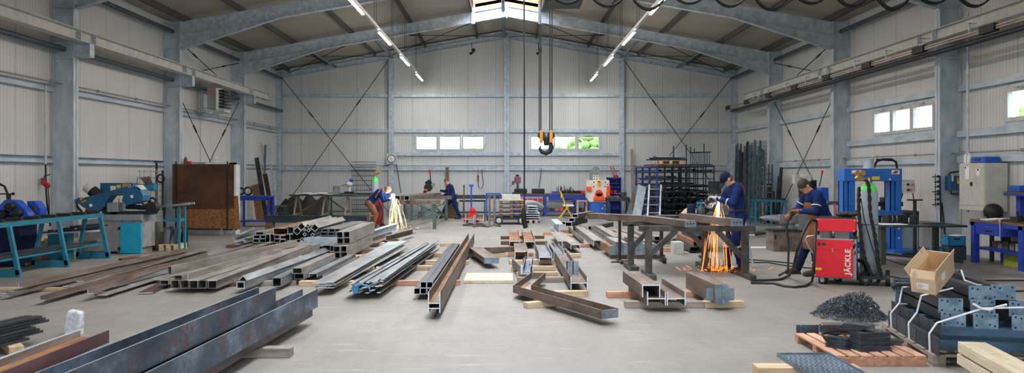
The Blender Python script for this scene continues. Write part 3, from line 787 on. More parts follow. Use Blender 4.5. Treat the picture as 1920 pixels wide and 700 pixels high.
# ---- pile of mixed sections farther back
def pile(name, sec, px, py, Y, L, mat, lab, roll=0, end='cut', dx=0, cat='steel bar', group=None):
    a = P(px, py, Y)
    if roll: a = a-Matrix.Rotation(roll, 3, 'Y') @ V(0, 0, sec[2]/2)
    bar(name, sec, a, a+V(dx, L, 0), mat, lab, cat, group, roll, end)
D = 18.0
pile('steel_beam', ('I', .15, .2, .012), 506, 455, D, 3, 'mill_brown', 'I-beam end in the mixed pile, first from the left', cat='steel beam')
pile('steel_beam', ('I', .15, .16, .012), 543.5, 452, D, 3, 'mill_brown', 'I-beam end in the mixed pile beneath the upright square tube', cat='steel beam')
pile('steel_channel', ('C', .29, .16, .012), 524, 441, D, 3, 'rust', 'rust-orange channel lying over the I-beams of the mixed pile')
pile('steel_channel', ('C', .12, .09, .012), 530, 449, D, 2.6, 'rust', 'small rust-orange channel between the I-beams of the mixed pile')
pile('square_tube', ('tube', .14, .155, .008), 544.5, 438.7, D, 3, 'mill', 'upright square tube above the right I-beam of the mixed pile', cat='steel tube', end='steel')
for k, (px, py, s) in enumerate(((565, 425.3, .137), (557, 433.6, .137), (590, 427.5, .137), (577.3, 423.5, .068), (578.5, 432.5, .068), (571, 440, .068), (586, 441, .068), (578, 448, .068), (566, 449, .068), (571, 431.5, .05), (595, 447, .068))):
    pile('square_tube', ('tube', s, s, .01), px, py, D, 3, 'mill_warm' if s > .1 else 'mill', ['large square tube tilted on edge, highest in the mixed pile', 'large square tube on edge, lowest of the three big ones in the mixed pile', 'large square tube on edge, right one of the three in the mixed pile'][k] if k < 3 else 'small square tube on edge wedged in the mixed pile', PI/4, 'cut', cat='steel tube', group=None if k < 3 else 'small tubes in the mixed pile')
for k, (px, py) in enumerate(((606, 455), (619, 455), (632, 455), (645, 455), (606, 448.5), (619, 448.5), (632, 448.5), (607, 442), (620, 442), (633, 442), (609, 435.6), (622, 435.6), (633, 435.6))):
    pile('flat_tube', ('tube', .135 if k % 3 else .11, .076, .007), px, py, D+.02*(k*7 % 5), 3.0, 'mill_warm' if k % 2 else 'mill', 'flat steel tube in the right half of the mixed pile', 0, 'steel', .1, 'steel tube', 'flat tubes in the mixed pile')
for k, (px, py, w, h, m) in enumerate(((480, 455, .14, .08, 'mill'), (492.5, 455, .13, .08, 'mill_dark'), (481, 448, .15, .08, 'mill_warm'), (493, 448, .12, .08, 'mill'), (487, 441, .18, .07, 'mill_warm'), (519, 455, .12, .08, 'mill_dark'), (530, 456, .12, .08, 'mill_dark'), (558, 455, .13, .07, 'mill_dark'), (519, 447.5, .12, .07, 'mill_brown'))):
    pile('rectangular_tube', ('tube', w, h, .007), px, py, D+.02*(k % 3), 3.0, m, 'rectangular tube in the left half of the mixed pile', 0, 'cut', 0, 'steel tube', 'rectangular tubes in the mixed pile')
random.seed(4); SO = Settle(.0)
for k in range(12):
    px = 436+random.uniform(0, 30); a = P(px, 456, D-.2+.05*k); dx = random.uniform(-.1, .5)
    SO.bar('offcut_bar', ('L', .07, .035, .006), a, a+V(dx-.3, 2.2, 0), random.choice(['mill', 'mill_warm', 'steel']), 'small angle offcut in the low heap left of the mixed pile', 'steel bar', 'small offcuts left of the mixed pile')
timber((-6.3, 17.75, 0), (-3.9, 17.8, 0), .1, .07, 'wood_dark', 'dark wood beam under the front of the mixed pile')
timber((-6.3, 20.3, 0), (-3.9, 20.3, 0), .1, .07, 'wood_dark', 'dark wood beam under the back of the mixed pile')
for k, (a, b) in enumerate((((552, 455), (648, 455)), ((570, 450), (650, 450)))):
    p, q = P(*a, 17.3-.0+.1*k), P(*b, 17.3+.1*k)
    o = MB().box((0, 0, 0), (q.x-p.x, .45, .006)).box((0, 0, 0), (q.x-p.x, .006, .1)).box((0, .44, 0), (q.x-p.x, .446, .08)).build('galvanised_tray', 'galv', None, (p.x, p.y, .075+.09*k))
    tag(o, 'pale galvanised sheet channel before the mixed pile, %s one' % ['lower', 'upper'][k], 'sheet channel')
# ---- cross beams behind the pile
M['beam_navy'] = steel('dark_navy_steel', '#1d2630', '#3a4754', rough=.5, metal=.4)
Yb = 22.3
xa, xb = (500-VX)*Yb/FPX, (698-VX)*Yb/FPX
o = bar('steel_beam', ('C', .2, .2, .014), (xb, Yb, .3), (xa, Yb, .3), 'beam_navy', 'long dark channel beam lying crosswise on blocks before the welder', 'steel beam')
for x in (xa, xb-.02): MB().box((-.1, -.012, -.03), (.1, .012, .24)).build('end_plate', 'cut', o).matrix_local = o.matrix_world.inverted() @ Matrix.Translation((x+.01, Yb, .3)) @ Matrix.Rotation(PI/2, 4, 'Z')
bar('steel_beam', ('C', .2, .17, .014), (xb, Yb-.1, .09), (xb-1.0, Yb-.1, .09), 'mill_blue', 'short dark beam under the right end of the crosswise channel beam', 'steel beam')
for k, x in enumerate((xa+.1, xb-1.25)): block('timber_stack', (x-.1, Yb-.15, 0), (x+.1, Yb+.15, .3), 'wood_dark', '%s wooden block carrying the crosswise channel beam' % ['left', 'right'][k], 'wood block')
block('wooden_bearer', (xb-.9, Yb-.25, 0), (xb-.1, Yb+.05, .09), 'wood_dark', 'low wood block under the short dark beam', 'wood block')
bar('wooden_post', ('flat', .09, .56), (xb-.06, Yb-.3, 0), (xb-.06, Yb-.26, 0), 'wood', 'upright wooden board standing at the right end of the crosswise beam', 'board', end='wood_dark')
a = PZ(688, 452, .11); bar('steel_beam', ('I', .14, .2, .012), a, a+V(.2, 3.4, 0), 'galv', 'pale zinc I-beam pointing at the welder', 'steel beam')
a = PZ(699, 456, .1); bar('steel_channel', ('L', .2, .1, .01), a, a+V(.2, 2.2, 0), 'mill_brown', 'brown angle with a bright flange on wood blocks below the welder', end='cut')
a = PZ(714, 452, .1); bar('steel_channel', ('C', .1, .13, .01), a+V(.16, 0, 0), a+V(.5, 2.4, 0), 'mill_brown', 'brown channel right of the bright-flanged angle below the welder')
timber(FL(678, 462), FL(722, 461), .12, .08, 'wood', 'pale wood block under the brown angle below the welder')
timber(FL(714, 457), FL(751, 460), .12, .09, 'wood_dark', 'dark wood block lying aslant below the welder')
timber(FL(722, 450), FL(745, 455), .1, .07, 'wood_dark', 'dark wood offcut behind the slanting block')
# ---- bearers under the centre-left bundles
for k, (a, b, h, m, lab) in enumerate((((562, 536), (712, 536), .075, 'wood', 'pale wood bearer under the near ends of the flat bar bundles'), ((715, 536), (864, 535), .075, 'wood_red', 'reddish wood bearer under the square tube bundle'),
        ((488, 536), (556, 534), .07, 'wood_grey', 'grey bearer under the single square tube'), ((640, 511), (702, 509), .075, 'wood', 'second wood bearer under the wide flat bars'),
        ((705, 509), (762, 508), .075, 'wood', 'second wood bearer under the thin flat bundle'), ((766, 507), (820, 507), .08, 'wood', 'chunky wood bearer left of the square tube bundle'),
        ((798, 496), (880, 496), .075, 'wood', 'wood bearer under the middle of the long nested channels'), ((690, 482), (752, 480), .075, 'wood_dark', 'dark wood bearer under the far end of the wide flat bars'),
        ((756, 482), (830, 482), .075, 'wood_red', 'reddish bearer under the far part of the thin flat bundle'), ((655, 487), (678, 486), .08, 'wood', 'pale bearer end beside the tall tube stack'),
        ((668, 476), (702, 474), .08, 'wood_dark', 'dark bearer behind the tall tube stack'), ((590, 463), (650, 462), .075, 'wood', 'pale bearer before the galvanised sheets'),
        ((825, 462), (880, 462), .075, 'wood', 'pale wood bearer near the far end of the nested channels'), ((560, 488), (655, 488), .08, 'wood', 'bearer under the tall tube stack'))):
    timber(FL(*a), FL(*b), .11, h, m, lab)
# ---- wide flat bars, thin flat bundle, tube bundle, nested channels
random.seed(21)
SF = Settle(.078)
for k in range(12):
    l = k//3; a = PZ(590+random.uniform(0, 22)+(k % 3)*4, 545, .078); b = PZ(742+8*(k % 3)+random.uniform(-8, 10), 466-3*l, .078+.013*l)
    SF.bar('flat_bar', ('flat', .2 if k > 5 else .12, .009), a+V(0, random.uniform(0, .15), 0), b, 'mill_grey', 'wide steel flat bar in the fanned stack', 'flat bar', 'fanned stack of wide flat bars')
SF = Settle(.078)
for k in range(34):
    l = k//8; c = k % 8
    a = PZ(652+c*8.2+random.uniform(-4, 4)+l*2, 551, .078); dx = .045*c+random.uniform(-.03, .03)
    SF.bar('flat_bar', ('flat', .05, .014), V(a.x, a.y+random.uniform(-.06, .12), 0), V(-1.75+dx, a.y+6.0+random.uniform(-.3, .3), 0), 'mill', 'thin steel flat bar in the loose bundle with bright cut ends', 'flat bar', 'loose bundle of thin flat bars')
o = tag(MB().box((-.045, -.04, 0), (.045, .04, .002)).build('paper_tag', 'paper', None, PZ(718, 515, .2)+V(0, 0, .012)), 'white paper tag lying on the loose flat bar bundle', 'label')
mb = MB(); a = PZ(672, 538, .19)
mb.path([a+V(-.06, .02, -.1), a+V(-.07, 0, .0), a+V(0, .02, .03), a+V(.1, .05, .01), a+V(.14, .05, -.04)], .012, 6); mb.cbox(a+V(-.03, 0, -.03), (.05, .1, .1)); tag(mb.build('plastic_strap', 'plastic_teal'), 'light blue plastic strap at the end of the loose flat bar bundle', 'strap')
for k, (px, z) in enumerate(((782, .078), (794, .078), (806, .078), (794, .16), (806, .16))):
    a = PZ(px, 552, .078); a.z = z
    bar('square_tube', ('tube', .079, .079, .004), a, a+V(.0, 5.9, 0), 'mill_dark', 'dark square tube of the bundle of five, %s' % ['bottom left', 'bottom middle', 'bottom right', 'top left', 'top right'][k], 'steel tube', 'bundle of five square tubes', end='cut')
a = PZ(814, 587, .078)
for z, h, kd, nm in ((.078, .1, 'H', 'lower'), (.18, .135, 'U', 'upper')):
    o = bar('steel_channel', (kd, .14, h, .012), (a.x, a.y, z), (a.x+.02, a.y+9.0, z), 'mill_brown', '%s of the two long nested beams running up the middle of the floor' % nm, 'steel beam')
MB().box((-.056, .02, .0125), (-.02, 8.9, .0145)).build('rust_streak', 'rust', o)
block('loose_plank', (-.655, 11.97, 0), (.1, 12.85, .05), 'wood_white', 'wide pale plank lying flat in the middle of the floor', 'plank')
# ------------------------------------------------------------------ steel on the floor, centre and right
def hb(px, py, Ylen, w, h, mat, lab, kind='H', z=.08, name='steel_channel', dx=0, end='cut', cat='steel beam', t=.012):
    a = PZ(px, py, z); return bar(name, (kind, w, h, t), a, a+V(dx, Ylen, 0), mat, lab, cat, None, 0, end)
hb(965, 459, 2.9, .24, .14, 'rust_brown', 'left one of two rusty channels in the middle behind the bent tube')
hb(993, 460, 2.9, .25, .14, 'rust_brown', 'right one of two rusty channels in the middle behind the bent tube')
hb(977.5, 486, 1.7, .25, .15, 'mill_brown', 'flat-topped channel lying open side down in the middle', 'N')
hb(988, 515, 1.2, .2, .13, 'mill', 'small channel carrying a loose bracket, middle of the floor', 'U', dx=-.13)
a = PZ(988, 513, .095); bar('steel_bracket', ('U', .13, .09, .012), a+V(-.0, .1, 0), a+V(.05, .5, .13), 'mill_blue', 'short U bracket leaning in the small channel', 'bracket')
hb(1023, 491, 2.4, .24, .15, 'mill', 'open channel with the bright cut end left of the chain')
hb(1048, 486, 1.6, .2, .15, 'mill', 'short channel tucked behind the chain')
o = hb(1086, 543, 3.7, .235, .17, 'mill_brown', 'long rusty channel in the middle with two upright cleats')
ax = o.matrix_world.translation.x; ay = o.matrix_world.translation.y
for k in range(2):
    MB().box((-.1+.09*k, .9, .095), (-.018+.09*k, .91, .29)).box((-.1+.09*k, .9, .095), (-.09+.09*k, 1.05, .29)).build('cleat', 'blueplate', o)
t = thing('lifting_chain', (ax-.1, ay+1.6, .12), 'lifting chain loop with yellow hook draped on the long rusty channel', 'chain')
mb = MB(); pts = [V(-.1+.09*math.cos(k*PI/9)+.04, .1, .34*math.sin(k*PI/9)) for k in range(10)]
for p, q in zip(pts, pts[1:]): mb.cyl(p, q, .018, 6)
mb.build('chain', 'mill_warm', t)
mb = MB(); mb.torus((-.06, -.05, .03), .05, .014, (1, .2, .2)); mb.torus((.03, -.04, .03), .04, .014, (.3, 1, .3)); mb.build('hook', 'yellow_sign', t)
# bent channel frame
pl = [(.09, 10.55), (.37, 11.92), (.58, 11.9), (.33, 10.57), (1.23, 8.72), (1.03, 8.62)]
t = thing('bent_channel', (.09, 10.55, .072), 'dark channel welded to a wide V, lying on a wood block in the middle', 'steel frame')
L_ = [(x-.09, y-10.55) for x, y in pl]
mb = MB(); n = 6; vs = [(x, y, 0) for x, y in L_]+[(x, y, .012) for x, y in L_]
mb.add(vs, [(0, 1, 2, 3)[::-1], (0, 3, 4, 5)[::-1], (6, 7, 8, 9), (6, 9, 10, 11)]+[(i, (i+1) % 6, 6+(i+1) % 6, 6+i) for i in range(6)])
mb.build('web', ['mill_warm'], t)
mb = MB(); 
for i in (0, 2, 3, 5):
    (x0, y0), (x1, y1) = L_[i], L_[(i+1) % 6]; mb.beam((x0, y0, .052), (x1, y1, .052), .012, .1)
(x0, y0), (x1, y1) = L_[1], L_[2]; mb.beam((x0, y0, .052), (x1, y1, .052), .012, .1)
mb.build('flange', 'mill_brown', t)
(x0, y0), (x1, y1) = L_[5], L_[4]; MB().beam((x0, y0, .05), (x1, y1, .05), .014, .09).build('end_plate', 'blueplate', t)
mb = MB().box((0, 0, .0125), (.05, .55, .014)); o = mb.build('rust_streak', 'rust', t); o.location = (.11, .35, 0); o.rotation_euler = (0, 0, -.2)
# bent tube
t = thing('bent_tube', (-.62, 15.75, .09), 'brown rectangular tube welded to a V, left of the rusty channels', 'steel frame')
mb = MB(); extr(mb, section('tube', .26, .1, .01), 2.0, frame((0, .1, 0), (.36, -1.9, 0))); mb.build('arm', ['mill_brown', 'blueplate'], t)
MB().box((-.13, -.006, .0), (.13, .0, .1), 0, frame((.361, -1.9, 0), (.72, -3.9, 0))).build('end_plate', 'blueplate', t)
mb = MB(); extr(mb, section('tube', .16, .1, .01), .85, frame((0, .05, 0), (.8, .3, 0))); mb.build('arm', ['mill_brown', 'cut'], t)
# group behind
hb(1054, 468, 2.6, .2, .18, 'mill_warm', 'upright I-beam with bright end, first in the group right of the chain', 'I', name='steel_beam')
hb(1079, 468, 3.6, .2, .1, 'mill_warm', 'flat-topped channel right of the upright I-beam', 'N', dx=-.1)
hb(1049, 437, 2.4, .2, .24, 'galv', 'pale T-ended I-beam standing behind the upright I-beam', 'I', name='steel_beam')
hb(1122, 462, 5.2, .22, .13, 'mill_warm', 'long channel with a dark mouth at its end, left of the dark trestle', 'N', dx=.0, z=.1)
hb(1103, 458, 4.5, .2, .1, 'mill_warm', 'channel tucked under the long one with the dark mouth', 'U', dx=0)
hb(1142, 462, 4.6, .2, .14, 'mill_warm', 'open channel right of the one with the dark mouth', 'U')
hb(1158, 455, 4.0, .2, .14, 'mill_warm', 'grey channel second right of the dark mouth', 'N')
SD = Settle(.083); SD.it += [(SD.rect((2.05, 17.4), (2.05, 22.9), .26), .235), (SD.rect((1.8, 17.5), (1.8, 22.8), .26), .19)]
for k, (a, b, w, h, m) in enumerate((((1066, 427), (1096, 409), .18, .12, 'mill_dark'), ((1072, 431), (1092, 416), .16, .1, 'mill_brown'), ((1078, 428), (1110, 424), .16, .1, 'mill_brown'), ((1108, 425), (1145, 411), .18, .12, 'mill_dark'), ((1062, 410), (1084, 409), .25, .08, 'mill_dark'))):
    p = P(*a, 21.6+.2*k); q = P(*b, 23.4+.2*k)
    SD.bar('dark_tube', ('tube', w, h, .01), p, q, m, ['dark tube aslant on top behind the pale T-ended beam', 'dark tube aslant beneath another behind the pale T-ended beam', 'short dark tube behind the long channel', 'dark tube aslant behind the long channel ends', 'low dark tube before the yellow chair'][k], 'steel tube')
random.seed(31)
# finished frame members with blue-grey end plates
for k, (px, w, h, m) in enumerate(((1148, .1, .16, 'rust_brown'), (1161, .12, .24, 'mill_warm'), (1174, .1, .22, 'mill_warm'), (1198, .12, .24, 'mill_brown'), (1210, .1, .2, 'mill_warm'), (1227, .13, .2, 'mill_warm'))):
    a = PZ(px, 478, .085)
    o = bar('frame_member', ('tube', w, h, .008), a, a+V(-.02, 1.4+.05*(k % 3), 0), m, 'steel member with blue-grey end plate under the dark trestles, %s from the left' % ['first', 'second', 'third', 'fourth', 'fifth', 'sixth'][k], 'steel member', 'plated members behind the trestles')
    MB().box((-w/2-.01, -.012, -.005), (w/2+.01, -.001, h+.01)).build('end_plate', 'blueplate', o)
for k, (px, py) in enumerate(((1185, 452), (1202, 446), (1216, 442), (1186, 446), (1236, 444))):
    a = PZ(px, py, .2); bar('flat_tube', ('tube', .15, .1, .008), V(a.x, a.y+.2, .085), V(a.x, a.y+2.8, .085), 'mill_warm', 'grey-brown tube lying behind the plated members', 'steel tube', 'tubes behind the plated members', end='steel')
timber(FL(1143, 485), FL(1246, 485), .14, .083, 'wood_dark', 'dark bearer under the plated members')
timber((2.2, 19.0, 0), (4.0, 19.0, 0), .14, .083, 'wood_dark', 'dark bearer under the far ends of the plated members')
timber(FL(1234, 472), FL(1269, 472), .13, .08, 'wood_red', 'reddish wood block beside the plated members')
a = P(1272, 466, 16.4); block('pale_block', (a.x-.1, 16.35, 0), (a.x+.1, 16.7, .25), 'light_grey', 'pale grey block between the trestles', 'block')
for k in range(5):
    a = P(1298+k*3, 470, 16.8+.3*k)
    bar('dark_block', ('tube', .2, .1, .01), (a.x, 16.6+.1*k, .03+.11*k), (a.x+.1, 18.8, .03+.11*k), 'rust_brown' if k == 1 else 'mill_dark', 'dark steel tube stacked right of the pale block, %s layer' % ['lowest', 'second', 'third', 'fourth', 'top'][k], 'steel tube', end='mill_dark')
timber((4.0-.4, 18.8, 0), (4.4, 18.8, 0), .1, .03, 'wood_dark', 'thin wood strip under the dark stacked tubes')
timber((3.7, 17.1, 0), (4.3, 17.1, 0), .1, .03, 'wood_dark', 'thin wood strip under the near end of the dark stacked tubes')
# two H beams and a channel in front of the trestles
z0 = .083; a = PZ(1231, 573, z0); b = PZ(1268, 573, z0)
bar('steel_beam', ('H', .228, .16, .013), a, a+V(-.03, 1.25, 0), 'mill_brown', 'left H-beam of the pair on bearers in front of the trestle', 'steel beam')
bar('steel_beam', ('H', .228, .16, .013), b, b+V(-.03, 1.25, 0), 'mill_brown', 'right H-beam of the pair on bearers in front of the trestle', 'steel beam')
bar('steel_channel', ('N', .22, .15, .013), a+V(-.055, .05, .165-.075+.0), a+V(-.09, 1.4, .165-.075), 'mill_brown', 'upturned channel riding on the left H-beam in front of the trestle', 'steel beam')
a = PZ(1353, 570, z0)
for k in range(2):
    o = bar('plated_tube', ('tube', .08, .23, .006), a+V(-.042+.084*k, 0, 0), a+V(-.1+.084*k, 1.3, 0), 'mill_brown', '%s half of the double upright tube with bright end plates by the sparks' % ['left', 'right'][k], 'steel member')
    MB().box((-.041, -.012, -.002), (.041, -.001, .232)).build('end_plate', 'blueplate', o)
    s = -1 if k == 0 else 1
    MB().box((min(s*.043, s*.13), .05, .03), (max(s*.043, s*.13), .06, .18)).box((min(s*.043, s*.13), .05, .03), (max(s*.043, s*.13), .16, .038)).build('cleat', 'blueplate', o)
for k, (p, q, w, h, m, lab) in enumerate((((1171, 577), (1318, 577), .12, .08, 'wood_grey', 'pale grey bearer under the near end of the H-beam pair'), ((1137, 558), (1315, 557), .12, .08, 'wood_red', 'reddish bearer under the far end of the H-beam pair'),
        ((1319, 577), (1393, 576), .12, .08, 'wood', 'pale bearer under the double upright tube'), ((1308, 556), (1345, 556), .1, .08, 'wood', 'short bearer behind the double upright tube'),
        ((985, 578), (1040, 573), .12, .07, 'wood', 'pale wood block under the bent channel'), ((1000, 558), (1100, 556), .12, .08, 'wood', 'pale bearer under the near end of the rusty channel with cleats'),
        ((970, 530), (1058, 529), .1, .08, 'wood_grey', 'bearer just behind the bent channel'), ((968, 520), (1046, 519), .1, .08, 'wood', 'pale bearer under the small channel with the bracket'),
        ((958, 508), (1040, 508), .1, .08, 'wood', 'second bearer under the small channel'), ((877, 482), (948, 481), .12, .08, 'wood', 'pale bearer under the bent tube'),
        ((955, 496), (1075, 494), .1, .08, 'wood', 'bearer under the flat-topped channel'), ((952, 481), (1000, 481), .1, .08, 'wood_red', 'reddish bearer under the far end of the flat-topped channel'),
        ((1040, 484), (1088, 483), .1, .08, 'wood', 'bearer under the short channel by the chain'), ((939, 459), (1026, 459), .12, .08, 'wood_dark', 'dark bearer under the near ends of the two rusty channels'),
        ((939, 449), (1020, 448), .12, .08, 'wood_dark', 'dark bearer under the far ends of the two rusty channels'), ((1018, 441), (1046, 441), .12, .08, 'wood_red', 'reddish bearer left of the pale T-ended beam'),
        ((1040, 465), (1105, 464), .12, .08, 'wood_red', 'reddish bearer under the upright I-beam'), ((1095, 451), (1150, 450), .12, .08, 'wood_red', 'reddish bearer under the long channels'),
        ((1060, 445), (1090, 444), .1, .08, 'wood', 'bearer behind the upright I-beam'), ((1100, 436), (1170, 435), .12, .08, 'wood', 'bearer under the far ends of the long channels'),
        ((1035, 437), (1075, 437), .12, .08, 'wood_red', 'reddish bearer under the pale T-ended beam'))):
    timber(FL(*p), FL(*q), w, h, m, lab)
# channels on the floor by the striding person
for k in range(2):
    a = PZ(881+18*k, 421, .06); bar('steel_channel', ('H', .28, .3, .014), a, a+V(.0, 1.6, 0), 'rust_brown', '%s rusty channel standing on the floor by the pallet truck' % ['left', 'right'][k], 'steel beam')
timber(FL(868, 424), FL(910, 424), .12, .06, 'wood_dark', 'dark bearer under the rusty channels by the pallet truck')
# ------------------------------------------------------------------ right foreground: pallets, plated posts, box, swarf, timbers
def pallet(name, x0, y0, x1, y1, H, mat, label, along='y', n=7, front=True, mat2=None):
    t = thing(name, (x0, y0, 0), label, 'pallet'); w, d = x1-x0, y1-y0; th = .018; mat2 = mat2 or mat
    if along == 'y':
        bw = w/n*.76
        for i in range(n):
            x = i*(w-bw)/(n-1); MB().box((x, 0, H-th), (x+bw, d, H)).build('deck_board', mat, t, None, .003)
        for y in (0, d/2-.04, d-.08):
            MB().box((0, y, .0 if front else .02), (w, y+.022 if front else y+.08, H-th)).build('stringer', mat2, t, None, .003)
            for x in (0, w/2-.04, w-.08): MB().box((x, y+.022, .02), (x+.08, y+.08, H-th)).build('block', mat2, t)
    else:
        bw = d/n*.8
        for i in range(n):
            y = i*(d-bw)/(n-1); MB().box((0, y, H-th), (w, y+bw, H)).build('deck_board', mat, t, None, .003)
        for x in (0, w/2-.05, w-.1):
            MB().box((x, 0, H-2*th), (x+.1, d, H-th)).build('stringer', mat2, t)
            MB().box((x, 0, 0), (x+.1, d, th)).build('skid', mat2, t)
            for y in (0, d/2-.07, d-.14): MB().box((x, y, th), (x+.1, y+.14, H-2*th)).build('block', mat2, t, None, .004)
    return t
M['pallet_red'] = woodmat('red_stained_wood', '#b07e64', '#dbb092', 4, (1, .3, 1))
pallet('wooden_pallet', 2.84, 6.8, 3.62, 7.78, .09, 'pallet_red', 'low red-stained wooden pallet with black plates on it', 'y', 7, True, 'wood_red')
# black perforated plates fanned on the red pallet
M['plate_black'] = steel('black_plate', '#343a42', '#5a636d', rough=.5, metal=.5)
random.seed(8)
def plate_stack(cx, cy, n, w, d, rz, z0=.092, lab='', dx=.004, dy=-.006):
    for k in range(n):
        mb = MB(); mb.box((-w/2, -d/2, 0), (w/2, d/2, .008))
        for (hx, hy) in ((-.3, -.3), (.3, -.3), (-.3, .3), (.3, .3)): mb.cyl((hx*w, hy*d, .0078), (hx*w, hy*d, .0084), .012, 10, 1)
        o = mb.build('drilled_plate', ['plate_black', 'black'], None, (cx+dx*k, cy+dy*k, z0+.0112*k), 0, rz+random.uniform(-.03, .03))
        tag(o, lab, 'steel plate', lab.replace('black steel plate in the ', ''))
plate_stack(3.24, 7.04, 13, .3, .17, .2, .092, 'black steel plate in the thick stack on the red pallet', .004, .009)
plate_stack(3.0, 7.12, 7, .2, .13, -.9, .092, 'black steel plate in the low fanned stack left on the red pallet', .006, .016)
plate_stack(3.16, 7.24, 5, .22, .14, -.7, .242, 'black steel plate in the small stack on top of the thick one', .012, -.012)
plate_stack(3.5, 7.3, 4, .26, .12, -.3, .092, 'black steel plate in the thin stack right on the red pallet', .005, -.006)
tag(MB().path([V(2.94, 7.1, .12), V(2.87, 7.12, .17), V(2.86, 7.16, .21), V(2.92, 7.18, .215), V(3.0, 7.2, .19), V(3.05, 7.22, .2)], .012, 6).build('strap_loop', 'black'), 'black strap loop curling off the plates on the red pallet', 'strap')
bar('channel_piece', ('U', .12, .13, .01), (2.93, 7.93, 0), (3.42, 7.93, 0), 'mill_blue', 'dark blue channel offcut behind the red pallet', 'steel bar', end='mill_brown')
bar('channel_piece', ('C', .1, .1, .01), (3.08, 7.74, .092), (3.62, 7.72, .092), 'mill', 'grey-violet channel offcut on the back edge of the red pallet', 'steel bar')

# stack of posts with drilled base plates on a weathered pallet, turned a little on the floor
before = set(C.objects)
pallet('wooden_pallet', 3.68, 6.78, 4.9, 8.3, .1, 'wood_grey', 'weathered wooden pallet under the strapped posts with base plates', 'x', 6, False)
M['tube_blue'] = steel('post_blue_steel', '#2c4258', '#5b7b95', rough=.4, metal=.45, scale=4, streak=(.3, 1, 1))
M['tube_black'] = steel('post_black_steel', '#202226', '#42464b', rough=.45, metal=.4)
M['plate_side'] = steel('plate_dark_side', '#33383f', '#515963', rough=.5, metal=.4)
M['plate_front'] = steel('plate_blue_front', '#4a647a', '#8aa4b8', rough=.45, metal=.4, scale=6, streak=(1, 1, 1))
def post(a, L, axis, s, pw, ph, lab, group, mt, mp, far=False):
    """square post along x or y, drilled plate at its start (and far end)"""
    t = thing('plated_post', a, lab, 'steel post', group)
    T = frame((0, 0, (ph-s)/2), (L, 0, (ph-s)/2) if axis == 'x' else (0, L, (ph-s)/2))
    mb = MB(); extr(mb, section('tube', s, s, .005), L-.0125, T, 0, 0, .0125); mb.build('shaft', mt, t)
    R = Matrix.Identity(4) if axis == 'y' else Matrix.Rotation(-PI/2, 4, 'Z')
    for q in ((0, 1) if far else (0,)):
        mb = MB().box((-pw/2, 0, 0), (pw/2, .012, ph))
        for hx, hz in ((-.36, .18), (-.36, .84), (.36, .84), (.36, .18), (-.14, .78), (.16, .26)): mb.cyl((hx*pw, -.0012, hz*ph), (hx*pw, .002, hz*ph), .009, 10, 1)
        MB_T(mb, R @ Matrix.Translation((0, (L-.012)*q, 0))).build('base_plate', [mp, 'black'], t)
    return t
def MB_T(mb, T):
    mb.v = [tuple(T @ Vector(p)) for p in mb.v]; return mb
for r in range(2):
    for k in range(5):
        post((3.7+.07*r, 6.86+.285*k+.14*r, .102+.115*r), 1.15, 'x', .078, .27, .15 if r == 0 else .118, 'post of the %s layer lying crosswise with its base plate towards the hall, %s' % (['lower', 'upper'][r], ['nearest', 'second', 'third', 'fourth', 'farthest'][k]), 'crosswise posts on the weathered pallet', 'tube_blue', 'plate_side')
for (x, y0, L, z, lab) in ((3.9, 6.95, 1.3, 0, 'lower left post lying lengthways on the strapped stack'), (4.14, 6.9, 1.35, 0, 'lower middle post lying lengthways on the strapped stack'), (4.43, 6.86, 1.35, 0, 'lower right post lying lengthways on the strapped stack'),
                           (3.89, 6.985, 1.3, 1, 'upper left post lying lengthways beneath the cardboard box'), (4.13, 6.935, 1.35, 1, 'second middle post lying lengthways on the strapped stack'), (4.425, 6.9, 1.35, 1, 'upper right post lying lengthways on the strapped stack'),
                           (4.135, 6.98, 1.3, 2, 'topmost post lying lengthways on the strapped stack'), (4.36, 7.1, 1.2, 2, 'top right post set back on the strapped stack')):
    post((x, y0, (.318+.112*z)), L, 'y', .09, .2, .133, lab, 'lengthways posts on the strapped stack', 'tube_black', 'plate_front', far=True)
M['strap'] = paint('white_strap', '#e3e6ea', .5, 0, .06)
for k, pts in enumerate(([(3.69, 8.0, .1), (3.685, 8.0, .25), (3.75, 7.95, .36), (3.78, 7.95, .52), (4.2, 7.9, .62)], [(3.69, 7.45, .1), (3.685, 7.45, .25), (3.75, 7.42, .36), (3.78, 7.4, .52), (4.05, 7.38, .6)], [(3.69, 6.9, .1), (3.685, 6.9, .26), (3.74, 6.88, .36), (4.1, 6.86, .5), (4.43, 6.85, .52), (4.6, 6.95, .45), (4.75, 7.0, .36)])):
    mb = MB()
    for p, q in zip(pts, pts[1:]): mb.beam(p, q, .016, .004, 0, (-.5, -.6, .6))
    tag(mb.build('packing_strap', 'strap'), 'white packing strap over the post stack, %s one' % ['farthest', 'middle', 'nearest'][k], 'strap')
tag(MB().path([V(4.02, 6.86, .54), V(4.08, 6.84, .5), V(4.14, 6.83, .49), V(4.2, 6.83, .52), V(4.28, 6.84, .54)], .011, 6).build('strap_tail', 'strap'), 'knotted white strap tail sticking out before the middle posts', 'strap')
tag(MB().path([V(4.18, 7.55, .75), V(4.19, 7.5, .66), V(4.28, 7.45, .625), V(4.38, 7.43, .62)], .009, 6).build('strap_tail', 'strap'), 'loose white strap tail curling up behind the cardboard box', 'strap')
tag(MB().path([V(3.74, 8.1, .5), V(3.74, 7.95, .55), V(3.82, 7.8, .57), V(3.95, 7.7, .52), V(3.98, 7.6, .5)], .022, 6).build('lifting_sling', 'black'), 'black lifting sling lying behind the cardboard box', 'sling')
R_ = Matrix.Translation((3.7, 6.85, 0)) @ Matrix.Rotation(math.radians(-10), 4, 'Z') @ Matrix.Translation((-3.7, -6.85, 0))
for o in [o for o in C.objects if o not in before and o.parent is None]: o.matrix_basis = R_ @ o.matrix_basis
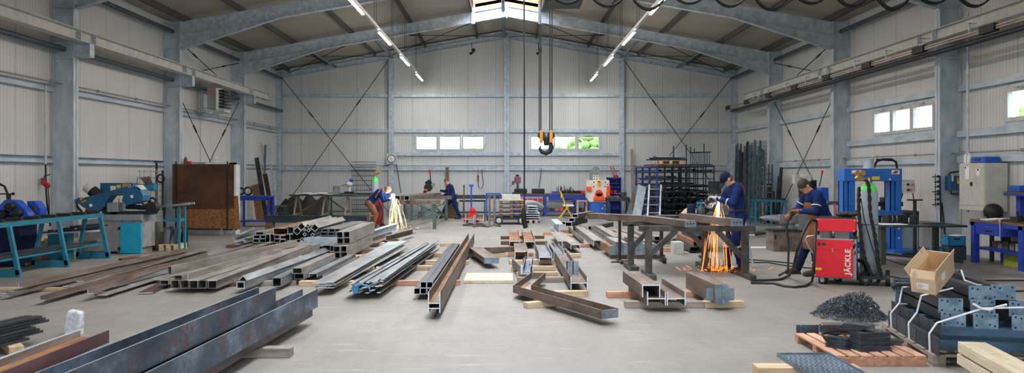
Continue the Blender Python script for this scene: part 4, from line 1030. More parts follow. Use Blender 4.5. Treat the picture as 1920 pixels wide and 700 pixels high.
# open cardboard box tilted on the posts
t = thing('cardboard_box', (3.64, 7.1, .6), 'open cardboard box tilted on top of the strapped posts', 'box')
t.rotation_euler = (math.radians(21), math.radians(3), math.radians(-47))
Wb, Lb, Hb, th = .21, .47, .145, .006
mb = MB(); mb.box((0, 0, 0), (Wb, Lb, th)); mb.box((0, 0, th), (th, Lb, Hb)); mb.box((Wb-th, 0, th), (Wb, Lb, Hb)); mb.box((th, 0, th), (Wb-th, th, Hb)); mb.box((th, Lb-th, th), (Wb-th, Lb, Hb)); mb.build('carton', 'cardboard', t)
for lo, hi, piv, ax, ang in (((0, 0, 0), (th, Lb, .09), (0, 0, Hb), 'Y', -.55), ((-th, 0, 0), (0, Lb, .09), (Wb, 0, Hb), 'Y', .12), ((0, 0, 0), (Wb, th, .075), (0, 0, Hb), 'X', -.5), ((0, -th, 0), (Wb, 0, .075), (0, Lb, Hb), 'X', .5)):
    MB().box(lo, hi, 0, Matrix.Translation(piv) @ Matrix.Rotation(ang, 4, ax)).build('flap', 'cardboard', t)
MB().box((.05, -.0015, .04), (.15, .0, .1)).build('paper_label', 'paper', t)
MB().box((Wb, .16, .06), (Wb+.0015, .23, .13)).build('paper_label', 'paper', t)
mb = MB()
for i in range(4): mb.box((.06, -.002, .05+.012*i), (.09+.01*(i % 3), -.0015, .054+.012*i))
mb.build('label_print', 'grey', t)

# swarf heap
random.seed(2)
c = FL(1603, 598); mb = MB()
for k in range(2100):
    u = random.gauss(0, .2); v = random.gauss(0, .19); r2 = (u/.37)**2+(v/.36)**2
    if r2 > 1.3: continue
    zt = .24*max(0, 1-r2)**.6*(1+.25*math.sin(u*9)*math.cos(v*7))
    z = zt*random.uniform(.02, 1)**.7+.012
    R = random.uniform(.008, .02); ax = (random.gauss(0, 1), random.gauss(0, 1), random.gauss(0, 1))
    mb.torus((u, v, z), R, .0034, ax, 6, 3, 0, random.uniform(0, 6), random.uniform(6.5, 10))
o = mb.build('metal_swarf', steel('swarf_steel', '#20262f', '#76828f', rough=.35, metal=.6, scale=60), None, V(c.x, c.y+.15, 0)); tag(o, 'heap of curled dark metal swarf on the floor beside the strapped posts', 'swarf', None, 'stuff')

# pale timbers in the bottom right corner
d = V(-.185, -1, 0).normalized()
for k, (z, x, y, lab) in enumerate(((.205, 3.77, 6.4, 'upper pale squared timber in the bottom right corner'), (.105, 3.78, 6.43, 'lower pale squared timber in the bottom right corner'))):
    a = V(x, y, z); o = MB().box((-.105, 0, 0), (.105, 3.2, .085 if k else .09)).build('squared_timber', 'wood_white', None, None, .006); o.matrix_local = frame(a, a+d); tag(o, lab, 'timber')
timber((3.3, 6.0, 0), (4.2, 6.0, 0), .12, .1, 'wood_grey', 'grey cross block under the far end of the pale timbers')
timber((3.0, 4.0, 0), (3.8, 4.0, 0), .12, .1, 'wood_grey', 'grey cross block under the near end of the pale timbers')
for k in range(2):
    a = V(4.3+.2*k, 6.42, .1); o = MB().box((-.08, 0, 0), (.08, 2.2, .05)).build('squared_timber', paint('bluish_board', '#7f8b90', .7, 0, .2) if k == 0 else 'wood_grey', None, None, .006); o.matrix_local = frame(a, a+V(-.1, -1, 0)); tag(o, 'weathered bluish board right of the pale timbers, %s' % ['inner', 'outer'][k], 'board')
timber((4.0, 5.5, 0), (4.9, 5.5, 0), .1, .1, 'wood_grey', 'grey block under the bluish boards')
# steel grating on a block
t = thing('steel_grating', (2.3, 3.6, .1), 'blue-grey steel safety grating lying in the right foreground', 'grating')
M['grate'] = steel('grating_steel', '#596672', '#8b9aa8', rough=.5, metal=.4)
W, L = .45, 3.12; mb = MB()
mb.box((0, 0, 0), (.006, L, .035)).box((W-.006, 0, 0), (W, L, .035)).box((0, L-.006, 0), (W, L, .035)).box((0, 0, 0), (W, .006, .035)); mb.build('frame', 'grate', t)
mb = MB().box((.006, .006, .01), (W-.006, L-.006, .016))
n = 52
for i in range(n):
    y = .03+i*(L-.06)/n
    if y < .9: continue
    for j in range(10): 
        x = .02+j*(W-.04)/10+(.01 if i % 2 else 0); mb.box((x, y, .016), (x+.026, y+.022, .034), 0, None, .006)
mb.build('grip_surface', 'grate', t)
timber((2.02, 6.42, 0), (2.85, 6.4, 0), .16, .1, 'wood', 'pale wood block under the far end of the steel grating')
timber((2.05, 4.2, 0), (2.85, 4.2, 0), .16, .1, 'wood', 'pale wood block under the near end of the steel grating')
# ------------------------------------------------------------------ left side machines
class At:
    """geometry measured at one depth, kept relative to a thing's base"""
    def __init__(s, Y, o): s.Y = Y; s.o = Vector(o)
    def __call__(s, px, py, dy=0.0): return P(px, py, s.Y)+V(0, dy, 0)-s.o
    def poly(s, mb, pts, y0, y1, mi=0, mi_end=None):
        q = [s(*p) for p in pts]
        poly = [(v.x, v.z) for v in q]
        a = sum(poly[i][0]*poly[(i+1) % len(poly)][1]-poly[(i+1) % len(poly)][0]*poly[i][1] for i in range(len(poly)))
        if a < 0: poly = poly[::-1]
        oy = s.Y-s.o.y
        return mb.prism(poly, oy+y0, oy+y1, None, mi, mi_end)
    def box(s, mb, x0, y0, x1, y1, d0, d1, mi=0):
        a, b = s(x0, y1), s(x1, y0); return mb.box((a.x, a.y+d0, a.z), (b.x, a.y+d1, b.z), mi)
def solid(mb, name, mat, label, cat, group=None, loc=None, bevel=0): return tag(mb.build(name, mat, None, loc, bevel), label, cat, group)

# roller table on A-frames
t = thing('roller_table', (-8.15, 13.5, 0), 'long turquoise roller table on A-frame legs along the left wall', 'roller table')
mb = MB()
for x in (-.14, .14): mb.beam((x, -2.0, .85), (x, 2.15, .85), .05, .08)
mb.build('frame', 'turq_frame', t)
for y in (-2.0, -.8, .6, 2.05):
    mb = MB(); mb.beam((.14, y, .84), (.3, y, .04), .06, .06, 0, (0, 1, 0)).beam((-.14, y, .84), (-.3, y, .04), .06, .06, 0, (0, 1, 0))
    mb.beam((-.32, y, .06), (.33, y, .06), .06, .12).beam((-.25, y, .3), (.25, y, .3), .05, .05); mb.build('leg', 'turq_frame', t)
mb = MB().beam((.2, -2.0, .3), (.2, 2.05, .3), .04, .04).beam((-.2, -2.0, .3), (-.2, 2.05, .3), .04, .04); mb.build('shelf_rail', 'turq_frame', t)
for k in range(9):
    y = -1.9+k*.49; MB().cyl((-.13, y, .9), (.13, y, .9), .045, 12).box((-.13, y-.2, .885), (.13, y+.2, .893)).build('roller', 'dark', t)
random.seed(1)
for k in range(12):
    x = -8.36+.038*k; y = random.uniform(11.4, 11.9)
    bar('stock_bar', ('flat', .035, .02+.01*(k % 3)), (x, y, .327), (x+.02, random.uniform(14.4, 15.5), .327), 'mill_dark' if k % 3 else 'mill_brown', 'steel bar stored on the lower rails of the turquoise roller table', 'steel bar', 'bars on the lower rails of the roller table')
# stock held at the side of the table
SB = Settle(.502)
for k in range(7):
    a = P(60+9*k, 441, 15.0); b = P(186, 424, 16.0)
    SB.bar('stock_bar', ('flat', .05, .03), a+V(.02*k, .05*k, 0), b+V(-.06*(k % 3), .05*k, 0), 'cut' if k == 0 else 'mill_dark', 'pale bar in front of the dark bars behind the roller table' if k == 0 else 'dark bar lying behind the turquoise roller table', 'steel bar', None if k == 0 else 'dark bars behind the roller table')
block('stock_bracket', (-8.9, 15.3, 0), (-8.5, 15.5, .5), 'turq_frame', 'low turquoise stand carrying the dark bars behind the roller table', 'stand')

# section bending machine
Yb = 14.35; t = thing('bending_machine', P(28, 480, Yb), 'blue section bending machine with three black rollers at the left edge', 'machine')
t.location.z = 0; A = At(Yb, t.location)
mb = MB(); a, b = A(-25, 474), A(52, 422); mb.box((a.x, -.25, 0), (b.x, .3, .93)); mb.build('cabinet', 'navy_dark', t, None, .02)
A2 = At(Yb-.22, t.location); A3 = At(Yb-.3, t.location)
mb = MB(); A2.poly(mb, [(-20, 414), (58, 412), (50, 398), (28, 376), (9, 375), (-14, 398)], 0, .2); mb.build('roller_head', 'blue', t, None, .01)
for px, py in ((18.5, 388), (6, 401), (32, 400)):
    c = A3(px, py); MB().cyl((c.x, -.36, c.z), (c.x, -.2, c.z), .07, 20).ell((c.x, -.365, c.z), (.03, .03, .03), 10, 6).build('roller', 'black', t)
mb = MB(); A.poly(mb, [(44, 378), (58, 378), (69, 392), (68, 410), (50, 410)], .1, .32); mb.build('control_box', 'blue', t, None, .008)
a = A(56, 392); MB().box((a.x-.04, .085, a.z-.05), (a.x+.05, .1, a.z+.04)).build('dial_plate', 'brass', t)
a, b = A(-25, 364), A(31, 363.5); mb = MB().cyl((a.x, -.1, a.z), (b.x, -.1, b.z), .012, 8).ell((b.x, -.1, b.z), .03, 10, 7); c = A(24, 364); mb.cyl((c.x, -.1, c.z), (c.x, -.1, c.z-.14), .03, 10); mb.build('hand_lever', 'dark', t)
mb = MB(); mb.path([A(-8, 345, .1), A(2, 350, .1), A(7, 362, .1), A(8, 378, .1)], .022, 8); mb.path([A(30, 380, -.1), A(42, 392, -.2), A(55, 400, -.2), A(72, 406, 0), A(80, 415, .3)], .02, 8); mb.build('hydraulic_hose', 'black', t)
a = A(57, 406); MB().cyl((a.x, .02, a.z-.04), (a.x, .02, a.z+.07), .028, 10).build('signal_lamp', 'orange', t)
for z in (.18, .27, .34): MB().cyl((A(10, 470).x, -.27, z), (A(10, 470).x, -.25, z), .03, 10).build('bolt', 'steel', t)
# boxes below
for k, (x0, y0, x1, y1, Y) in enumerate(((51, 449, 68, 476, 15.2), (70, 446, 100, 476, 15.6), (104, 448, 138, 477, 16.1))):
    a, b = P(x0, y1, Y), P(x1, y0, Y); mb = MB(); h = b.z-.0
    mb.box((a.x, Y-.15, 0), (b.x, Y+.25, h)); 
    o = solid(mb, 'cardboard_carton', 'cardboard', ['small orange-brown carton behind the roller table legs', 'brown carton with open flaps behind the middle A-frame', 'brown carton right of the open one behind the roller table'][k], 'box', bevel=.005)
    if k: MB().box((a.x, 0, 0), (b.x, .18, .006), 0, Matrix.Translation((0, Y-.15, h)) @ Matrix.Rotation(-.5, 4, 'X')).build('flap', 'cardboard', o)

# band saw
Yb = 16.75; t = thing('band_saw', P(212, 476, Yb)+V(.08, 0, 0), 'petrol blue band saw with a grey base and turquoise door', 'machine'); t.location.z = 0; A = At(Yb, t.location-V(.08, 0, 0))
mb = MB(); a, b = A(157, 478), A(231, 412); mb.box((a.x, -.25, .04), (b.x, .35, b.z)); b2 = A(270, 412); mb.box((b.x, -.22, .12), (b2.x, .35, b2.z)); mb.build('base', paint('stained_grey', '#9a9a9c', .6, 0, .4, 5), t, None, .012)
for px in (165, 225, 262): c = A(px, 470); MB().box((c.x-.05, -.2, 0), (c.x+.05, .3, .12)).build('foot', 'wood_grey', t)
mb = MB(); A.box(mb, 230, 417, 269.5, 473, -.29, -.23); d = mb.build('door', 'turq', t, None, .008)
for py in (427, 464): c = A(229.5, py); MB().box((c.x-.03, -.31, c.z-.03), (c.x+.02, -.24, c.z+.03)).build('hinge', 'black', d)
mb = MB(); a, b = A(200, 412), A(270, 404); mb.box((a.x, -.3, a.z), (b.x, .35, b.z+.03)); mb.build('table', 'grey', t)
mb = MB(); A.poly(mb, [(144, 374), (153, 372), (180, 366), (243, 349), (247, 358), (226, 362), (212, 366), (203, 377), (199, 388), (183, 397.5), (160, 388)], -.25, .05); bow = mb.build('saw_bow', 'teal', t, None, .015)
mb = MB(); A.poly(mb, [(229, 357), (257, 349), (266, 353), (271.5, 366), (271, 377), (241, 385), (233, 376), (236, 366)], -.27, .08); mb.build('wheel_guard', 'teal', t, None, .015)
mb = MB(); A.poly(mb, [(257, 349), (261, 347), (268, 355), (266, 357)], -.27, .0); mb.build('guard_cover', 'light_grey', t)
c = A(178, 393); mb = MB(); A.poly(mb, [(155, 372), (163, 369.5), (167, 376), (159, 379.5)], -.26, -.252); w_ = mb.build('warning_plate', 'yellow_sign', bow)
mb = MB()
for k in range(3): A.poly(mb, [(156.5+k*3, 377.5-k*.9), (158+k*3, 378-k*.9), (161.5+k*3, 371.5-k*.7), (160+k*3, 371-k*.7)], -.264, -.26)
mb.build('warning_stripe', 'black', bow)
for px, py in ((175.5, 384.5), (251.5, 368)):
    mb = MB(); A.poly(mb, [(px-2.5, py-2), (px+1.5, py-3), (px+3, py+2), (px-1, py+3)], -.285, -.25); mb.build('emblem', 'white', bow)
mb = MB(); a, b = A(156, 350), A(176, 366); d = (b-a).normalized(); mb.cyl(a, a+d*.14, .115, 18, 0); mb.cyl(a+d*.14, b+d*.08, .12, 18, 1); mb.cyl(a-d*.015, a, .09, 18, 2); mb.build('motor', ['light_grey', 'black', 'dark'], t)
mb = MB(); A.poly(mb, [(176, 343.5), (237, 343.5), (237, 360), (205, 368), (186, 368), (176, 355)], .1, .4); cab = mb.build('control_cabinet', 'teal', t, None, .01)
mb = MB(); A.box(mb, 196, 349, 206, 360, .085, .1); mb.build('switch_panel', 'white', cab)
mb = MB(); A.box(mb, 219, 345, 235, 353, .085, .1); mb.build('type_plate', 'brass', cab)
mb = MB(); A.box(mb, 208, 347, 215, 353, .085, .1); mb.build('warning_sign', 'yellow_sign', cab)
mb = MB(); A.box(mb, 203, 380, 224, 397, -.22, .1); A.box(mb, 207, 389, 222, 405, -.2, .2); c = A(220.5, 378); mb.cyl((c.x, -.1, c.z-.08), (c.x, -.1, c.z+.06), .012, 8); mb.build('vise', 'grey', t, None, .01)
mb = MB(); A.box(mb, 193, 396, 285, 402, -.2, .1); a, b = A(230, 388), A(282, 390); mb.cyl(a, b, .05, 12); c = A(283, 389); mb.cyl((c.x-.02, -.15, c.z), (c.x-.02, .05, c.z), .12, 16); mb.build('feed_clamp', 'dark', t)
mb = MB(); mb.path([A(153, 372, -.1), A(146, 373, -.15), A(142, 383, -.15), A(146, 390, -.12), A(152, 398, -.1)], .022, 8); mb.path([A(196, 372, 0), A(190, 385, 0), A(192, 400, 0)], .04, 8); mb.build('hose', 'black', t)
c = A(161, 395); MB().ell(c, (.09, .09, .06), 12, 8).build('red_cap', 'red', t)
# outfeed stand right of the saw
t = thing('outfeed_stand', P(318, 470, 17.3), 'outfeed stand with pale rails right of the band saw', 'stand'); t.location.z = 0; A = At(17.3, t.location)
mb = MB()
for dy in (-.14, .14): mb.beam(A(272, 391, dy), A(360, 381.5, dy), .05, .05)
mb.build('rail', 'steel', t)
mb = MB()
for px, dy in ((341, -.15), (341, .15)): a = A(px, 388, dy); mb.box((a.x-.025, a.y-.025, 0), (a.x+.025, a.y+.025, a.z))
a, b = A(312, 415), A(342, 410); mb.box((a.x, -.15, a.z), (b.x, .15, b.z)); mb.build('leg', 'turq_frame', t); a = A(303, 388, .15); MB().box((a.x-.025, a.y-.025, 0), (a.x+.025, a.y+.025, a.z)).build('leg', 'dark', t)
Yt = 17.4; A0 = At(Yt, (0, 0, 0))
a, b = P(270, 463, Yt), P(299, 417, Yt); t = thing('coolant_tank', ((a.x+b.x)/2, Yt, 0), 'greenish grey tank beside the turquoise saw door', 'tank')
MB().box((-(b.x-a.x)/2, -.2, .1), ((b.x-a.x)/2, .25, b.z)).build('body', paint('tank_green', '#7b8878', .5, .2, .3), t, None, .01)
MB().box((-(b.x-a.x)/2-.02, -.22, 0), ((b.x-a.x)/2+.03, .27, .1)).build('skid', 'dark', t); MB().box(((b.x-a.x)/2, -.2, .0), ((b.x-a.x)/2+.04, -.15, b.z+.02)).build('post', 'mill_brown', t)
a, b = P(301, 462, 17.2), P(337, 447, 17.2); pallet('wooden_pallet', a.x, 17.1, b.x, 17.6, .14, 'wood', 'small wooden pallet with scrap beside the coolant tank', 'x', 4, False)
random.seed(9)
for k in range(9):
    x = a.x+.05+.04*k; h = random.uniform(.12, .38)
    bar('scrap_piece', random.choice([('L', .07, .05, .006), ('tube', .06, .06, .005), ('flat', .08, .02)]), (x, 17.15+.03*(k % 3), .145), (x+random.uniform(-.05, .05), 17.25+.03*(k % 3), .145+h), random.choice(['mill_dark', 'mill_brown', 'mill']), 'offcut standing on the small pallet beside the coolant tank', 'scrap', 'offcuts on the small pallet')
block('waste_bin', (a.x-.02, 17.72, 0), (a.x+.3, 17.95, .42), 'navy_dark', 'dark blue bin behind the small pallet', 'bin')
# socket drop on the left wall
t = thing('power_socket', (-9.36, 16.05, 1.5), 'red plug and socket hanging beside the first left column', 'socket')
A = At(16.05, t.location)
MB().cyl(A(85.5, 160), A(85.5, 308), .025, 8).build('conduit', 'light_grey', t)
mb = MB(); mb.cyl(A(82, 334), A(82, 346), .05, 10).cyl(A(84, 344), A(91, 351), .055, 10); mb.build('plug', 'red_dark', t)
MB().path([A(85.5, 308), A(86, 350), A(88, 380), A(89, 425, .1)], .018, 6).path([A(82, 334), A(84, 329), A(94, 328)], .01, 6).path([A(90, 352), A(92, 380), A(92, 420)], .01, 6).build('cable', 'black', t)
# wire rack with rolls on the left wall
t = thing('wire_rack', (-9.2, 19.9, 0), 'wire grid rack hung with rolls between the saw and second column', 'rack'); A = At(19.9, t.location)
mb = MB()
for px in (262, 270, 283, 294, 305): mb.cyl(A(px, 412), A(px, 318), .008, 5)
for py in range(322, 412, 12): mb.cyl(A(258, py), A(308, py), .008, 5)
mb.build('grid', 'steel', t)
mb = MB().cyl(A(292, 305, .05), A(292, 402, .05), .03, 8).cyl(A(307, 320, -.05), A(307, 395, -.05), .03, 8).path([A(292, 306), A(288, 303), A(306, 304)], .012, 6); mb.build('post', 'dark', t)
MB().cyl(A(276, 352, -.15), A(298, 350, -.2), .09, 14).build('blue_roll', 'plastic_teal', t)
mb = MB(); mb.add([tuple(A(*p)) for p in ((265, 333, -.1), (284, 331, -.1), (295, 344, -.25), (281, 346, -.25))], [(0, 1, 2, 3)]); mb.path([A(263, 332, -.12), A(263, 346, -.22), A(280, 346, -.25)], .012, 5); mb.build('sheet_holder', 'mill_brown', t)
for px, py, r in ((276, 376, .12), (288, 379, .1), (304, 335, .1)): MB().torus(A(px, py, -.08), r, .025, (.2, 1, 0), 16, 6).build('cable_coil', 'black', t)

# brown welding screen with particle board
Ys = 21.45; t = thing('welding_screen', P(388, 440, Ys), 'brown steel sheet and particle board screen on castors before the second left column', 'screen'); t.location.z = 0; A = At(Ys, t.location)
M['brown_sheet'] = steel('brown_sheet', '#3d2618', '#5f3d24', '#6f4a2c', .6, .5, .15, 2, (1, 1, 1))
M['osb'] = woodmat('particle_board', '#6a3f1f', '#9a6a3a', 14, (1, 1, 1))
mb = MB(); a, b = A(325, 391), A(440, 308); mb.box((a.x, -.07, a.z), (b.x, -.05, b.z)); mb.build('steel_sheet', 'brown_sheet', t)
mb = MB(); A.poly(mb, [(333, 385), (447, 367), (451, 430.5), (338, 427)], -.04, -.02); mb.build('particle_board', 'osb', t)
mb = MB()
for px in (332.5, 428.5): mb.beam(A(px, 303, -.09), A(px, 431, -.09), .03, .03, 0, (0, 1, 0))
mb.build('upright', 'dark', t)
mb = MB().beam(A(340, 429, -.05), A(445, 431, -.05), .05, .04)
mb.build('base_bar', 'dark', t)
for px in (345, 418, 441):
    c = A(px, 436); MB().cyl((c.x, -.12, .05), (c.x, -.08, .05), .05, 12).box((c.x-.02, -.13, .05), (c.x+.02, -.03, .17)).build('castor', 'grey', t)
MB().box((A(430, 306).x, .0, .5), (A(443, 306).x, .03, A(430, 305).z)).box((A(385, 306).x, .0, A(385, 309).z), (A(443, 306).x, .03, A(430, 305).z)).build('white_edge', 'white', t)
c = A(0, 309).z
block('shelf_cabinet', (-9.0, 21.75, 0), (-7.5, 22.2, 1.93), 'light_grey', 'pale cabinet hidden behind the brown welding screen, its top carrying small things', 'cabinet')
solid(MB().lathe([(.05, 0), (.055, .14), (.03, .18), (.025, .22)], 12), 'bottle', 'wood_dark', 'brown bottle on the cabinet behind the brown screen', 'bottle', None, (P(348, 0, 21.95).x, 21.95, 1.93))
solid(MB().lathe([(.06, 0), (.06, .1)], 12), 'tin_can', 'red', 'red tin beside the brown bottle above the brown screen', 'can', None, (P(356, 0, 21.95).x, 21.95, 1.93))
t = thing('desk_lamp', (P(398, 0, 21.95).x, 21.95, 1.93), 'small white desk lamp above the brown screen', 'lamp')
MB().lathe([(.06, 0), (.06, .02)], 12).build('base', 'dark', t); MB().cyl((0, 0, .02), (.02, 0, .12), .012, 6).build('arm', 'dark', t); MB().cyl((.0, 0, .1), (.1, 0, .2), .035, 10, 0, .05).build('lamp_shade', 'white', t)

# fan heater on a bracket high on the left wall
Yh = 24.3; t = thing('fan_heater', P(404, 207, Yh), 'grey fan heater on a bracket high between the second and third left columns', 'heater'); A = At(Yh, t.location)
mb = MB(); A.box(mb, 395, 167, 414, 206, -.3, .3); mb.build('body', 'grey', t, None, .01)
mb = MB(); A.box(mb, 412, 167, 416, 208, -.33, .33); mb.build('front_frame', 'white', t)
for k in range(6): 
    mb = MB(); A.box(mb, 417, 170+6*k, 427, 173+6*k, -.3, .3); mb.build('louvre', 'dark', t)
mb = MB(); mb.beam(A(372, 222, 0), A(425, 209, -.25), .04, .06).beam(A(372, 222, 0), A(425, 209, .25), .04, .06).beam(A(378, 209, -.25), A(425, 209, -.25), .04, .04).beam(A(370, 207, .1), A(425, 209, .25), .04, .04).beam(A(425, 209, -.25), A(425, 209, .25), .04, .05); mb.build('bracket', 'galv', t)
mb = MB()
for px in (372, 380): mb.cyl(A(px, 160), A(px, 222), .02, 6)
for py in (172, 203): mb.beam(A(374, py), A(398, py), .03, .03)
mb.build('hanger', 'galv', t)
mb = MB()
for px in (366, 374.5): mb.cyl(A(px, 160, .1), A(px, 305, .1), .01, 5)
mb.build('feed_pipe', 'light_grey', t)
mb = MB(); A.box(mb, 398, 172, 404, 178, -.31, -.3); mb.build('sticker', 'orange', t)

# left back corner
def bench(name, loc, w, d, h, mat, top, label, shelf=True, drawer=None, leg=.06):
    t = thing(name, loc, label, 'workbench')
    MB().box((-w/2, -d/2, h-.05), (w/2, d/2, h)).build('worktop', top, t, None, .004)
    for x in (-1, 1):
        for y in (-1, 1): MB().box((x*(w/2-.03)-leg/2, y*(d/2-.04)-leg/2, 0), (x*(w/2-.03)+leg/2, y*(d/2-.04)+leg/2, h-.05)).build('leg', mat, t)
    for y in (-d/2+.01, d/2-.05): MB().box((-w/2+.03, y, h-.14), (w/2-.03, y+.04, h-.05)).build('apron', mat, t)
    if shelf: MB().box((-w/2+.03, -d/2+.03, .16), (w/2-.03, d/2-.03, .2)).build('shelf', mat, t)
    if drawer:
        dr = MB().box((drawer[0], -d/2-.005, h-.24), (drawer[1], d/2-.2, h-.06)).build('drawer', mat, t, None, .005)
        MB().box(((drawer[0]+drawer[1])/2-.06, -d/2-.03, h-.16), ((drawer[0]+drawer[1])/2+.06, -d/2-.005, h-.14)).build('handle', 'dark', dr)
    return t
bench('workbench', (-8.0, 25.2, 0), 1.0, .6, .98, 'blue_deep', 'blue_deep', 'blue steel workbench half hidden by the brown screen')
solid(MB().torus((0, 0, .14), .12, .03, (0, 1, 0), 18, 7), 'hose_coil', 'black', 'black hose coil standing on the half hidden blue bench', 'hose', None, (P(465, 355, 25.1).x, 25.1, .99))
solid(MB().torus((0, 0, .14), .1, .03, (.3, 1, 0), 18, 7), 'hose_coil', 'black', 'second black hose coil by the third left column', 'hose', None, (P(452, 360, 25.0).x, 25.0, .99))
def leaner(name, a, b, w, t_, mat, lab, cat='board'):
    mb = MB().beam(a, b, w, t_, 0, (0, -1, .2)); return tag(mb.build(name, mat), lab, cat)
for k, (p, q, w, th, m, lab) in enumerate((((481, 296), (500, 404), .16, .03, 'mill_dark', 'dark plank leaning in the left back corner, farthest left'), ((486, 308), (505, 403), .1, .04, 'wood', 'pale brown plank leaning in the left back corner'),
        ((494, 327), (509, 402), .28, .03, 'mill_dark', 'wide dark board leaning beside the pale plank'), ((490, 270), (502, 330), .04, .03, 'steel', 'thin rod leaning above the dark planks'),
        ((504, 270), (518, 370), .1, .06, 'galv', 'bright zinc rail leaning in the left back corner'), ((498, 272), (492, 306), .08, .03, 'galv_dark', 'short grey rail leaning behind the planks'),
        ((477, 347), (488, 405), .3, .02, 'wood_dark', 'plywood sheet leaning by the third left column'), ((470, 352), (478, 407), .08, .02, 'wood', 'narrow pale strip leaning by the third left column'))):
    yt = (29.2, 29.5, 29.8, 30.3, 30.6, 30.9, 28.8, 28.4)[k]; u = P(*p, yt); d = P(q[0], 400, yt-.6); d.z = .02
    leaner('leaning_board', u, d, w, th, m, lab)
t = thing('step_stool', FL(527, 412), 'green step stool in the left back corner', 'stool')
MB().box((-.2, -.15, .48), (.2, .15, .52)).build('seat', 'green', t)
for x in (-1, 1):
    for y in (-1, 1): MB().beam((x*.17, y*.12, .48), (x*.25, y*.16, 0), .045, .045, 0, (0, 1, 0)).build('leg', 'green', t)
MB().box((-.2, -.13, .22), (.2, .13, .25)).build('step', 'green', t)
# tarpaulin-covered heap and bench behind the trestle table
t = P(570, 402, 31.2); mb = MB()
random.seed(12); nx, ny = 18, 7; vs = []
for i in range(nx+1):
    for j in range(ny+1):
        x = -1.1+2.2*i/nx; y = -.5+.9*j/ny; e = min(i, nx-i)/3; f = min(j, ny-j)/1.4
        vs.append((x, y, max(0, min(1, e)*min(1, f+.1)*(.72+.12*math.sin(i*1.3)+random.uniform(-.08, .08)))))
mb.add(vs, [(i*(ny+1)+j, (i+1)*(ny+1)+j, (i+1)*(ny+1)+j+1, i*(ny+1)+j+1) for i in range(nx) for j in range(ny)], 0, True)
solid(mb, 'tarpaulin', 'cloth_dark', 'dark tarpaulin over a heap below the far left wall', 'tarpaulin', None, (t.x, 31.2, 0))
b1 = bench('workbench', (P(664, 0, 31.6).x, 31.6, 0), 2.0, .6, .92, 'green', 'mill_dark', 'long green-framed bench along the far wall behind the trestle table')
# trestle table with papers
t = thing('trestle_table', (P(608, 0, 28.3).x, 28.3, 0), 'dark work table on wooden trestles with papers on it', 'table')
MB().box((-1.15, -.45, .9), (1.15, .45, .95)).build('table_top', 'mill_dark', t, None, .005)
for x in (-.95, .05, .85):
    for y in (-1, 1): MB().beam((x-.0, y*.1, .9), (x+.06*y, y*.4, 0), .07, .05, 0, (1, 0, 0)).build('trestle_leg', 'wood_grey', t)
    MB().beam((x, -.3, .25), (x, .3, .25), .05, .05).build('trestle_bar', 'wood_grey', t)
MB().beam((-.9, 0, .3), (.05, 0, .85), .05, .05).build('brace', 'wood_dark', t)
MB().beam((.85, 0, .3), (.1, 0, .85), .05, .05).build('brace', 'wood_dark', t)
random.seed(6)
for k in range(7):
    o = MB().box((-.16, -.11, 0), (.16, .11, .02), 0, None, .004).build('drawing_sheet', 'paper', None, (P(562+9*k, 0, 28.1).x, 28.0+random.uniform(-.15, .1), .952+.021*(k % 3)), 0, random.uniform(-.5, .5))
    tag(o, 'white drawing sheet lying on the dark trestle table', 'paper', 'drawing sheets on the trestle table')
x = P(630, 0, 28.2).x; block('steel_offcut', (x-.1, 28.1, .951), (x+.1, 28.4, 1.35-.1), 'mill', 'grey steel box standing on the right end of the trestle table', 'steel box')
# small bench drill
t = thing('bench_grinder', P(655, 362, 31.5)+V(0, 0, 0), 'small white and blue bench machine on the green bench', 'machine'); t.location.z = .92
MB().box((-.18, -.15, 0), (.18, .15, .06)).build('base', 'dark', t, None, .01); MB().cyl((-.0, 0, .06), (0, 0, .3), .06, 10).build('column', 'white', t); MB().ell((0, -.05, .36), (.14, .14, .11)).build('motor', 'white', t); MB().box((.02, -.1, .42), (.14, .08, .56)).build('switch_box', 'blue', t, None, .01)
MB().cyl((-.1, -.12, .34), (-.28, -.12, .3), .015, 6).build('lever', 'dark', t)
# wire mesh panels on the wall
t = thing('wire_mesh_panel', (P(681, 0, 32.3).x, 32.3, 0), 'dark wire mesh panel standing against the far wall behind the welder', 'mesh'); A = At(32.3, t.location)
mb = MB()
for k in range(12): px = 660+4*k; mb.cyl(A(px, 321), A(px, 402), .006, 4)
for py in list(range(304, 320, 5))+list(range(321, 400, 9)): mb.cyl(A(659, py), A(706, py), .011, 4)
mb.build('mesh', 'rod', t)
# ------------------------------------------------------------------ along the far wall
# clock
t = thing('wall_clock', P(734, 298, YB-.32), 'round white clock on a grey square plate on the far wall post', 'clock')
MB().box((-.2, -.0, -.22), (.2, .03, .22)).build('back_plate', 'light_grey', t, None, .01); MB().cyl((0, -.02, 0), (0, 0, 0), .16, 24).build('dial', 'white', t); MB().torus((0, -.02, 0), .16, .012, (0, 1, 0), 28, 6).build('rim', 'dark', t)
mb = MB()
for k in range(12): a = k*PI/6; mb.beam((.115*math.sin(a), -.023, .115*math.cos(a)), (.142*math.sin(a), -.023, .142*math.cos(a)), .014, .004, 0, (0, 1, 0))
mb.build('hour_marks', 'black', t)
for a, l, w in ((-1.05, .08, .014), (2.9, .12, .01)): MB().beam((0, -.027, 0), (l*math.sin(a), -.027, l*math.cos(a)), w, .004, 0, (0, 1, 0)).build('clock_hand', 'black', t)
